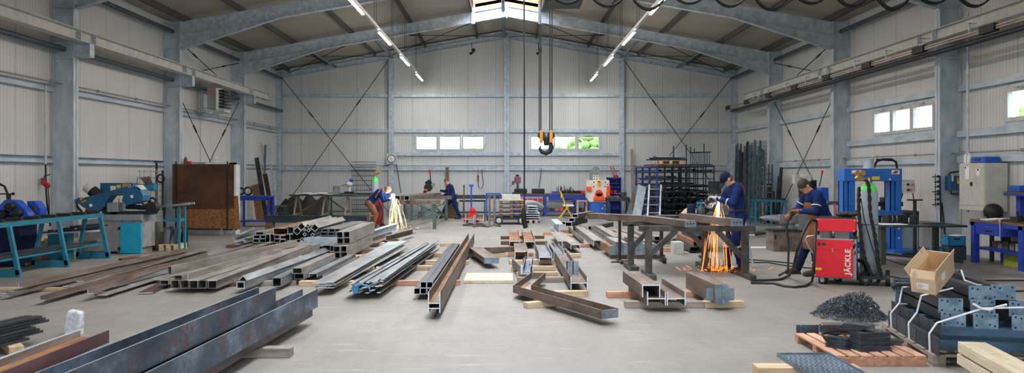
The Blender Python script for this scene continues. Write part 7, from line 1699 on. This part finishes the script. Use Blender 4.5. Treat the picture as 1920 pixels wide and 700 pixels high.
# trees outside the far windows
random.seed(41)
M['leaf'] = paint('tree_leaves', '#86a860', .8, 0, .4, 6)
for k, (x, y, z, r) in enumerate(((-2.2, 62, 0, 4.2), (-.3, 66, 0, 3.6), (6.5, 58, 0, 5.0), (4.2, 64, 0, 4.3), (12.5, 60, 0, 5.5), (33, 46, 0, 6.5), (44, 50, 0, 6.5))):
    t = thing('tree', (x, y, -.2), 'leafy green tree outside, %s' % ['left one seen through the left strip window', 'right one seen through the left strip window', 'big one seen through the right strip window', 'smaller one left in the right strip window', 'big one right in the right strip window', 'seen low through the right wall window', 'farther one seen through the right wall window'][k], 'tree')
    MB().cyl((0, 0, 0), (0, 0, r*.7), .25, 8, 0, .15).build('trunk', 'wood_dark', t); mb = MB()
    for q in range(260):
        u = random.uniform(0, 2*PI); w_ = random.uniform(-1, 1); rr = r*.5*random.uniform(.6, 1); s = math.sqrt(1-w_*w_)
        mb.ell((rr*s*math.cos(u), rr*s*math.sin(u), r*.62+rr*w_*.75), (r*.08*random.uniform(.6, 1.3), r*.08, r*.06), 6, 4)
    o = mb.build('crown', 'leaf', t); o['kind'] = 'stuff'
# ------------------------------------------------------------------ people
def remesh(o, v, smooth=4):
    r = o.modifiers.new('remesh', 'REMESH'); r.mode = 'VOXEL'; r.voxel_size = v; r.use_smooth_shade = True
    s = o.modifiers.new('smooth', 'SMOOTH'); s.iterations = smooth; s.factor = .5
    return o
def limb(mb, pts, rad):
    for p, r in zip(pts, rad): mb.ell(p, r, 14, 10)
    for p, q, r, r2 in zip(pts, pts[1:], rad, rad[1:]): mb.cyl(p, q, r, 14, 0, r2)
def person(name, base, face, J, label, cloth, group=None, legs_mat=None):
    """J: joints as (forward, left, up) in metres; face = +1 looks along +X, -1 along -X"""
    t = thing('person', base, label, 'person')
    W = lambda p: V(face*p[0], face*p[1], p[2])
    j = {k: W(v) for k, v in J.items()}
    up = V(0, 0, 1); fwd = V(face, 0, 0)
    hd = (j['head']-j['neck']).normalized(); fd = W(J['look'])-V(0, 0, 0); fd = (fd-hd*fd.dot(hd)).normalized(); sd = fd.cross(hd)
    HM = Matrix((sd, fd, hd)).transposed().to_4x4(); HM.translation = j['head']
    def trunk(mb, g):
        hc = (j['hipL']+j['hipR'])/2; sc_ = (j['shL']+j['shR'])/2; n = (sc_-hc).normalized(); s = (j['shL']-j['shR']).normalized(); f = s.cross(n)
        T = Matrix((s, f, n)).transposed().to_4x4(); L = (sc_-hc).length
        for z, rx, ry, dz in ((0, .165, .125, .12), (.28, .15, .115, .13), (.58, .165, .13, .15), (.85, .185, .125, .12)):
            T.translation = hc+n*(z*L); mb.ell((0, 0, 0), (rx+g, ry+g, dz+g), 18, 12, 0, T)
        T.translation = hc; mb.prism([(-.15-g, 0), (.15+g, 0), (.15+g, L*.85), (-.15-g, L*.85)], -.09-g, .09+g, T)
        limb(mb, [j['shL']+(j['shR']-j['shL'])*.05, j['shR']+(j['shL']-j['shR'])*.05], [.075+g, .075+g])
    def arms(mb, g, full):
        for s in 'LR':
            e, w = j['el'+s], j['wr'+s]
            limb(mb, [j['sh'+s], e, w if full else e.lerp(w, .93)], [.062+g, .045+g, .031+g])
    def legs(mb, g, full):
        for s in 'LR':
            a = j['an'+s]
            limb(mb, [j['hip'+s], j['kn'+s], a if full else j['kn'+s].lerp(a, .98)], [.092+g, .06+g, .042+g])
    b = MB(); trunk(b, -.02); arms(b, -.008, True); legs(b, -.012, True)
    limb(b, [j['neck']-hd*.04, j['head']-hd*.05], [.06, .056])
    b.ell((0, 0, .015), (.076, .096, .112), 20, 14, 0, HM); b.ell((0, .028, -.06), (.055, .062, .062), 16, 10, 0, HM)
    b.add([(-.016, .085, -.03), (.016, .085, -.03), (0, .118, -.028), (0, .09, .03)], [(0, 1, 2), (1, 3, 2), (0, 2, 3), (0, 3, 1)], 0, False, HM)
    for s in (-1, 1): b.ell((s*.078, -.005, -.005), (.012, .022, .034), 10, 8, 0, HM)
    b.ell((0, .088, -.065), (.024, .012, .01), 10, 6, 0, HM)
    for s in 'LR': limb(b, [j['an'+s], W((J['an'+s][0]+J.get('toe'+s, (.17, 0))[0], J['an'+s][1], .035))], [.042, .034])
    for s in 'LR': hand(b, j, s, 0, W)
    body = remesh(b.build('body', 'skin', t), .0085, 3)
    for s in (-1, 1): MB().ell((s*.03, .088, .012), (.012, .008, .008), 10, 6, 0, HM).build('eye', 'dark', t)
    c = MB(); trunk(c, .012); arms(c, .014, False); 
    limb(c, [j['neck']-hd*.075, j['neck']-hd*.02], [.085, .07])
    jk = remesh(c.build('jacket', cloth, t), .012, 3)
    d_ = jk.modifiers.new('folds', 'DISPLACE'); d_.texture = FOLDS; d_.strength = .03; d_.mid_level = .5; d_.texture_coords = 'LOCAL'
    c = MB(); legs(c, .018, False); hc = (j['hipL']+j['hipR'])/2; c.ell(hc, (.13, .17, .12), 16, 10); limb(c, [j['hipL'], j['hipR']], [.1, .1])
    tr = remesh(c.build('trousers', legs_mat or cloth, t), .012, 3); d_ = tr.modifiers.new('folds', 'DISPLACE'); d_.texture = FOLDS; d_.strength = .03; d_.texture_coords = 'LOCAL'
    for s in 'LR':
        a = j['an'+s]; dr = W(J.get('toe'+s, (.17, 0))+(0,)); f = dr.normalized(); sm = MB()
        limb(sm, [a+V(0, 0, .03), a-V(0, 0, .015), V(a.x, a.y, .048)+dr*.55, V(a.x, a.y, .042)+dr], [.052, .055, .05, .04])
        sm.beam(V(a.x, a.y, .015)-f*.05, V(a.x, a.y, .015)+dr*1.15, .09, .03)
        remesh(sm.build('shoe', M['shoe'], t), .008, 2)
    return t, j, HM, W
def hand(b, j, s, g, W):
    w = j['wr'+s]; d = (w-j['el'+s]).normalized(); up = V(0, 0, 1)
    x = d.cross(up).normalized() if d.cross(up).length > .1 else V(0, 1, 0)
    n = x.cross(d)
    T = Matrix((x, d, n)).transposed().to_4x4(); T.translation = w
    b.ell((0, .05, 0), (.042+g, .055+g, .02+g), 14, 10, 0, T)
    for k, (px, L) in enumerate(((-.03, .062), (-.01, .072), (.01, .068), (.03, .052))):
        pts = [T @ V(px, .085, 0), T @ V(px*1.1, .085+L*.45, -.012), T @ V(px*1.05, .085+L*.62, -.04), T @ V(px, .085+L*.4, -.062)]
        limb(b, pts, [.0115+g, .0105+g, .0098+g, .009+g])
    sg = -1 if s == 'R' else 1
    pts = [T @ V(sg*.03, .03, -.008), T @ V(sg*.052, .06, -.03), T @ V(sg*.045, .085, -.052)]
    limb(b, pts, [.014+g, .0125+g, .0105+g])
M['spark_gold'] = emis('spark_gold', '#ffc890', 3.5)
FOLDS = bpy.data.textures.new('folds', 'CLOUDS'); FOLDS.noise_scale = .13; FOLDS.noise_depth = 2
M['shoe'] = paint('work_shoe', '#2a2624', .6, 0, .3)
def gloves(t, j, W, mat='glove'):
    for s in 'LR':
        m = MB(); hand(m, j, s, .005, W); w = j['wr'+s]; d = (w-j['el'+s]).normalized(); m.cyl(w-d*.08, w+d*.03, .047, 14, 0, .04); remesh(m.build('glove', mat, t), .006, 2)
def stripe(t, a, b, r, mat='light_grey'):
    MB().cyl(a, b, r, 14).build('reflective_strip', mat, t)

# grinding man at the trestles
X = P(1380, 0, 13.4).x
t, j, HM, W = person('person', (X, 13.4, 0), -1, dict(head=(.17, .03, 1.575), neck=(.035, 0, 1.475), look=(.75, .15, -.66), shL=(.02, .19, 1.425), shR=(.04, -.19, 1.43),
    elL=(.13, .27, 1.17), wrL=(.36, .1, 1.25), elR=(.2, -.22, 1.2), wrR=(.4, -.04, 1.17), hipL=(-.03, .1, .92), hipR=(-.03, -.1, .92),
    knL=(.05, .13, .5), anL=(-.06, .15, .09), knR=(.1, -.12, .5), anR=(.1, -.14, .09)),
    'person in blue overalls and dark cap grinding at the trestles', 'navy')
gloves(t, j, W)
m = MB(); m.ell((0, -.008, .04), (.086, .108, .09), 20, 12, 0, HM); cap = remesh(m.build('cap', 'navy_dark', t), .008, 2)
m = MB(); m.ell((0, .12, .045), (.075, .075, .012), 18, 8, 0, HM @ Matrix.Rotation(-.25, 4, 'X')); m.build('cap_brim', 'navy_dark', t)
m = MB(); m.ell((0, -.035, -.025), (.08, .075, .07), 18, 12, 0, HM); remesh(m.build('hair', 'hair', t), .008, 2)
m = MB(); 
for s in (-1, 1): m.torus(HM @ V(s*.032, .1, .012), .024, .004, HM.to_3x3() @ V(0, 1, 0), 16, 5); m.cyl(HM @ V(s*.055, .095, .015), HM @ V(s*.08, .0, .015), .004, 5)
m.build('glasses', 'dark', t)
hc = (j['hipL']+j['hipR'])/2
MB().torus(hc+V(0, 0, .13), .165, .022, (0, 0, 1), 24, 7).build('belt', 'hair_dark', t)
m = MB().path([j['shL']+V(.06, .06, .09), j['shL']+V(.13, .0, -.08), (j['shR']+j['hipR'])/2+V(.16, .05, .1), j['hipR']+V(.17, .1, .18)], .012, 6); m.build('leather_strap', 'leather', t)
for a, b in (('elL', 'wrL'),): 
    d = (j[b]-j[a]); stripe(t, j[a]+d*.3, j[a]+d*.36, .062)
for k_ in 'LR': d = j['an'+k_]-j['kn'+k_]; stripe(t, j['kn'+k_]+d*.12, j['kn'+k_]+d*.2, .087)
# angle grinder in his hands
g = thing('angle_grinder', t.location+W((.47, .03, 1.17)), 'black angle grinder in the gloved hands of the person in the cap', 'power tool')
MB().cyl((.14, -.02, .06), (-.02, 0, .03), .035, 12).cyl((-.02, 0, .05), (-.06, 0, -.03), .04, 12).build('body', 'black', g); MB().cyl((-.055, 0, -.03), (-.06, 0, -.035), .065, 20).build('disc', 'grey', g); MB().cyl((-.03, -.04, .02), (-.03, -.14, .03), .018, 10).build('side_handle', 'black', g)
sh = thing('welding_shield', P(1340, 352, 13.55), 'black hand shield beside the face of the person in the cap', 'shield'); MB().box((-.11, -.01, -.11), (.11, .02, .11)).box((-.06, -.016, 0), (.06, -.01, .06)).build('plate', 'black', sh, None, .02); MB().cyl((.05, 0, -.1), (.1, -.05, -.16), .018, 8).build('handle', 'black', sh)

# worker bending behind the red machine
X = P(1532, 0, 12.95).x
t, j, HM, W = person('person', (X, 12.95, 0), -1, dict(head=(.22, .03, 1.46), neck=(.1, 0, 1.37), look=(.6, .3, -.8), shL=(.06, .19, 1.32), shR=(.1, -.17, 1.33),
    elL=(.13, .27, 1.05), wrL=(.36, .13, 1.06), elR=(.22, -.24, 1.08), wrR=(.42, -.06, 1.0), hipL=(-.1, .1, .9), hipR=(-.1, -.1, .9),
    knL=(.06, .13, .5), anL=(.08, .15, .09), knR=(.12, -.12, .5), anR=(.26, -.16, .09)),
    'person in blue jacket and leather apron bending behind the red machine', 'navy', legs_mat='navy_dark')
gloves(t, j, W, 'leather')
m = MB(); m.ell((0, -.012, .035), (.085, .104, .1), 20, 12, 0, HM); m.ell((0, -.05, -.02), (.075, .065, .07), 16, 10, 0, HM); remesh(m.build('hair', 'hair_dark', t), .008, 2)
vs = []; rows = [(1.2, .2, .12), (1.05, .17, .16), (.92, .12, .19), (.75, .16, .22), (.58, .21, .24), (.42, .2, .25)]
for z, f, w_ in rows:
    for k in range(7): s = (k-3)/3; vs.append(W((f+.015*math.sin(k*2+z*9)-.1*s*s, s*w_, z)))
m = MB(); m.add(vs, [(r*7+k, r*7+k+1, r*7+k+8, r*7+k+7) for r in range(5) for k in range(6)], 0, True); ap = m.build('leather_apron', 'leather', t); so = ap.modifiers.new('s', 'SOLIDIFY'); so.thickness = .01; ss = ap.modifiers.new('ss', 'SUBSURF'); ss.levels = 1; ss.render_levels = 1
for s in 'LR': d = j['wr'+s]-j['el'+s]; stripe(t, j['el'+s]-(j['el'+s]-j['sh'+s])*.4, j['el'+s]-(j['el'+s]-j['sh'+s])*.34, .076)
d = j['anL']-j['knL']; stripe(t, j['knL']+d*.65, j['knL']+d*.72, .072)
tag(MB().path([t.location+W((.42, .05, 1.0)), t.location+W((.47, .05, .95)), t.location+W((.52, .05, .8)), t.location+W((.5, .1, .5)), t.location+W((.55, .2, .1)), t.location+W((.7, .2, .02))], .018, 7).build('torch_cable', 'black'), 'black torch cable hanging from the hands of the bending worker', 'cable')
tag(MB().path([t.location+W((-.18, .22, 1.18)), t.location+W((-.24, .22, 1.0)), t.location+W((-.2, .22, .86))], .018, 7).build('pink_hose', paint('hose_pink', '#c8527a', .5, 0, .1)), 'pink hose loop at the back of the bending worker', 'hose')

# bald welder in the background
X = P(700, 0, 23.8).x
t, j, HM, W = person('person', (X, 23.8, 0), 1, dict(head=(.43, -.03, 1.2), neck=(.28, 0, 1.16), look=(.8, -.15, -.6), shL=(.22, .19, 1.15), shR=(.24, -.19, 1.13),
    elL=(.38, .24, .92), wrL=(.58, .08, .98), elR=(.33, -.27, .88), wrR=(.55, -.1, .93), hipL=(-.12, .1, .8), hipR=(-.12, -.1, .8),
    knL=(.05, .13, .46), anL=(-.1, .14, .09), knR=(.1, -.13, .46), anR=(.02, -.15, .09)),
    'person in blue jacket and brown leather trousers leaning over a bright arc', 'navy', legs_mat='leather')
gloves(t, j, W)
m = MB(); m.path([j['neck']+V(-.04, -.12, .07), j['shR']+V(-.02, -.09, .04), j['shR'].lerp(j['hipR'], .5)+V(.05, -.16, .0)], .02, 6); m.build('leather_strap', 'leather', t)
MB().path([HM @ V(-.088, 0, .01), HM @ V(-.06, -.075, .015), HM @ V(0, -.1, .02), HM @ V(.06, -.075, .015), HM @ V(.088, 0, .01)], .008, 6).build('head_band', 'dark', t)
m = MB(); m.ell((0, -.025, -.03), (.08, .078, .05), 18, 12, 0, HM); remesh(m.build('hair', 'hair', t), .01, 2)
arc = P(737, 367, 23.75)
tc = thing('welding_torch', arc, 'welding torch and glowing arc in the hands of the welder', 'torch')
MB().cyl((-.03, 0, .02), (-.18, .02, .02), .022, 10).build('handle', 'dark', tc); MB().ell((0, -.02, 0), .055, 14, 10).build('arc', 'arc', tc)

# walking man in the background
X = P(846, 0, 29.5).x
t, j, HM, W = person('person', (X, 29.5, 0), -1, dict(head=(.17, 0, 1.4), neck=(.1, 0, 1.28), look=(1, 0, -.3), shL=(.06, .18, 1.23), shR=(.06, -.18, 1.23),
    elL=(.1, .25, .98), wrL=(.28, .2, .86), elR=(.2, -.24, 1.02), wrR=(.42, -.18, 1.05), hipL=(-.08, .09, .8), hipR=(-.08, -.09, .8),
    knL=(-.17, .1, .44), anL=(-.33, .12, .11), knR=(.2, -.1, .5), anR=(.4, -.12, .09)),
    'person in blue work clothes striding with bent back before the far wall', 'navy')
m = MB(); m.ell((0, -.015, .035), (.084, .103, .095), 20, 12, 0, HM); remesh(m.build('hair', 'hair', t), .01, 2)
hc = (j['hipL']+j['hipR'])/2; MB().torus(hc+V(0, 0, .12), .155, .02, (0, 0, 1), 22, 6).build('belt', 'leather', t)

# ------------------------------------------------------------------ sparks: many small glowing drops on their way down
def sparks(name, o, n, fans, lab, seed, mat, floor_z=.02, scatter=0, th=1.25):
    random.seed(seed); mb = MB(); o = Vector(o); G9 = 9.8
    for k in range(n):
        vx, vy, vz = fans(k); T = (vz+math.sqrt(max(0, vz*vz+2*G9*(o.z-floor_z))))/G9
        for q in range(random.randint(2, 4)):
            t0 = random.uniform(0, T*.97); dt = random.uniform(.06, .16); pts = []
            for u in (0, .33, .66, 1):
                tt = min(t0+dt*u, T); pts.append((vx*tt, vy*tt, vz*tt-.5*G9*tt*tt))
            mb.path(pts, .003, 4, 0, True, [.0005*th, .0018*th, .0018*th, .001*th])
    for k in range(scatter):
        a = random.uniform(0, 2*PI); r = abs(random.gauss(0, .28)); c = V(r*math.cos(a)*1.5, r*math.sin(a), floor_z-o.z+random.uniform(0, .06)); d = V(math.cos(a), math.sin(a), random.uniform(0, .7))*random.uniform(.02, .09); mb.path([c, c+d*.5+V(0, 0, .006), c+d], .0025, 4, 0, True, [.0006, .0016, .0006])
    ob = mb.build(name, mat, None, o); return tag(ob, lab, 'sparks', None, 'stuff')
so = P(1347, 377, 13.33)
sparks('grinding_sparks', so, 30, lambda k: (random.gauss(.05, .42), random.gauss(0, .15), random.uniform(-2.5, -.3)) if k % 7 else (random.uniform(-.7, .8), random.gauss(0, .2), random.uniform(.2, 1.3)), 'orange sparks pouring from the angle grinder down to the floor', 5, 'spark', .02, 110)
MB().path([(0, -.02, .06), (.0, -.02, -.05), (-.01, -.02, -.2), (-.015, -.02, -.3)], .03, 8, 0, True, [.008, .018, .026, .008]).build('spark_core', emis('white_hot', '#d8e6ff', 9), bpy.data.objects['grinding_sparks'])
sparks('welding_sparks', arc, 26, lambda k: (-.3+1.25*k/26+random.gauss(0, .06), random.gauss(0, .12), random.uniform(-.9, .5)), 'golden sparks falling in a fan from the welding arc', 6, 'spark_gold', .02, 70, 2.0)
# ------------------------------------------------------------------ light, sky, camera
sc = bpy.context.scene
w = bpy.data.worlds.new('overcast_sky'); sc.world = w; w.use_nodes = True
bg = w.node_tree.nodes['Background']; bg.inputs[0].default_value = (.86, .93, 1, 1); bg.inputs[1].default_value = 3.6
cam = bpy.data.cameras.new('camera'); co = bpy.data.objects.new('camera', cam); C.objects.link(co)
co.location = (0, 0, CAM_H); co.rotation_euler = (PI/2, 0, 0)
cam.sensor_width = 36; cam.lens = FPX/1920*36
cam.shift_x = (960-VX)/1920; cam.shift_y = -(350-VY)/1920
cam.clip_start = .05; cam.clip_end = 300
sc.camera = co
sc.view_settings.view_transform = 'Standard'; sc.view_settings.look = 'None'
sc.view_settings.gamma = 1; sc.view_settings.use_curve_mapping = False
sc.view_settings.exposure = 0.82
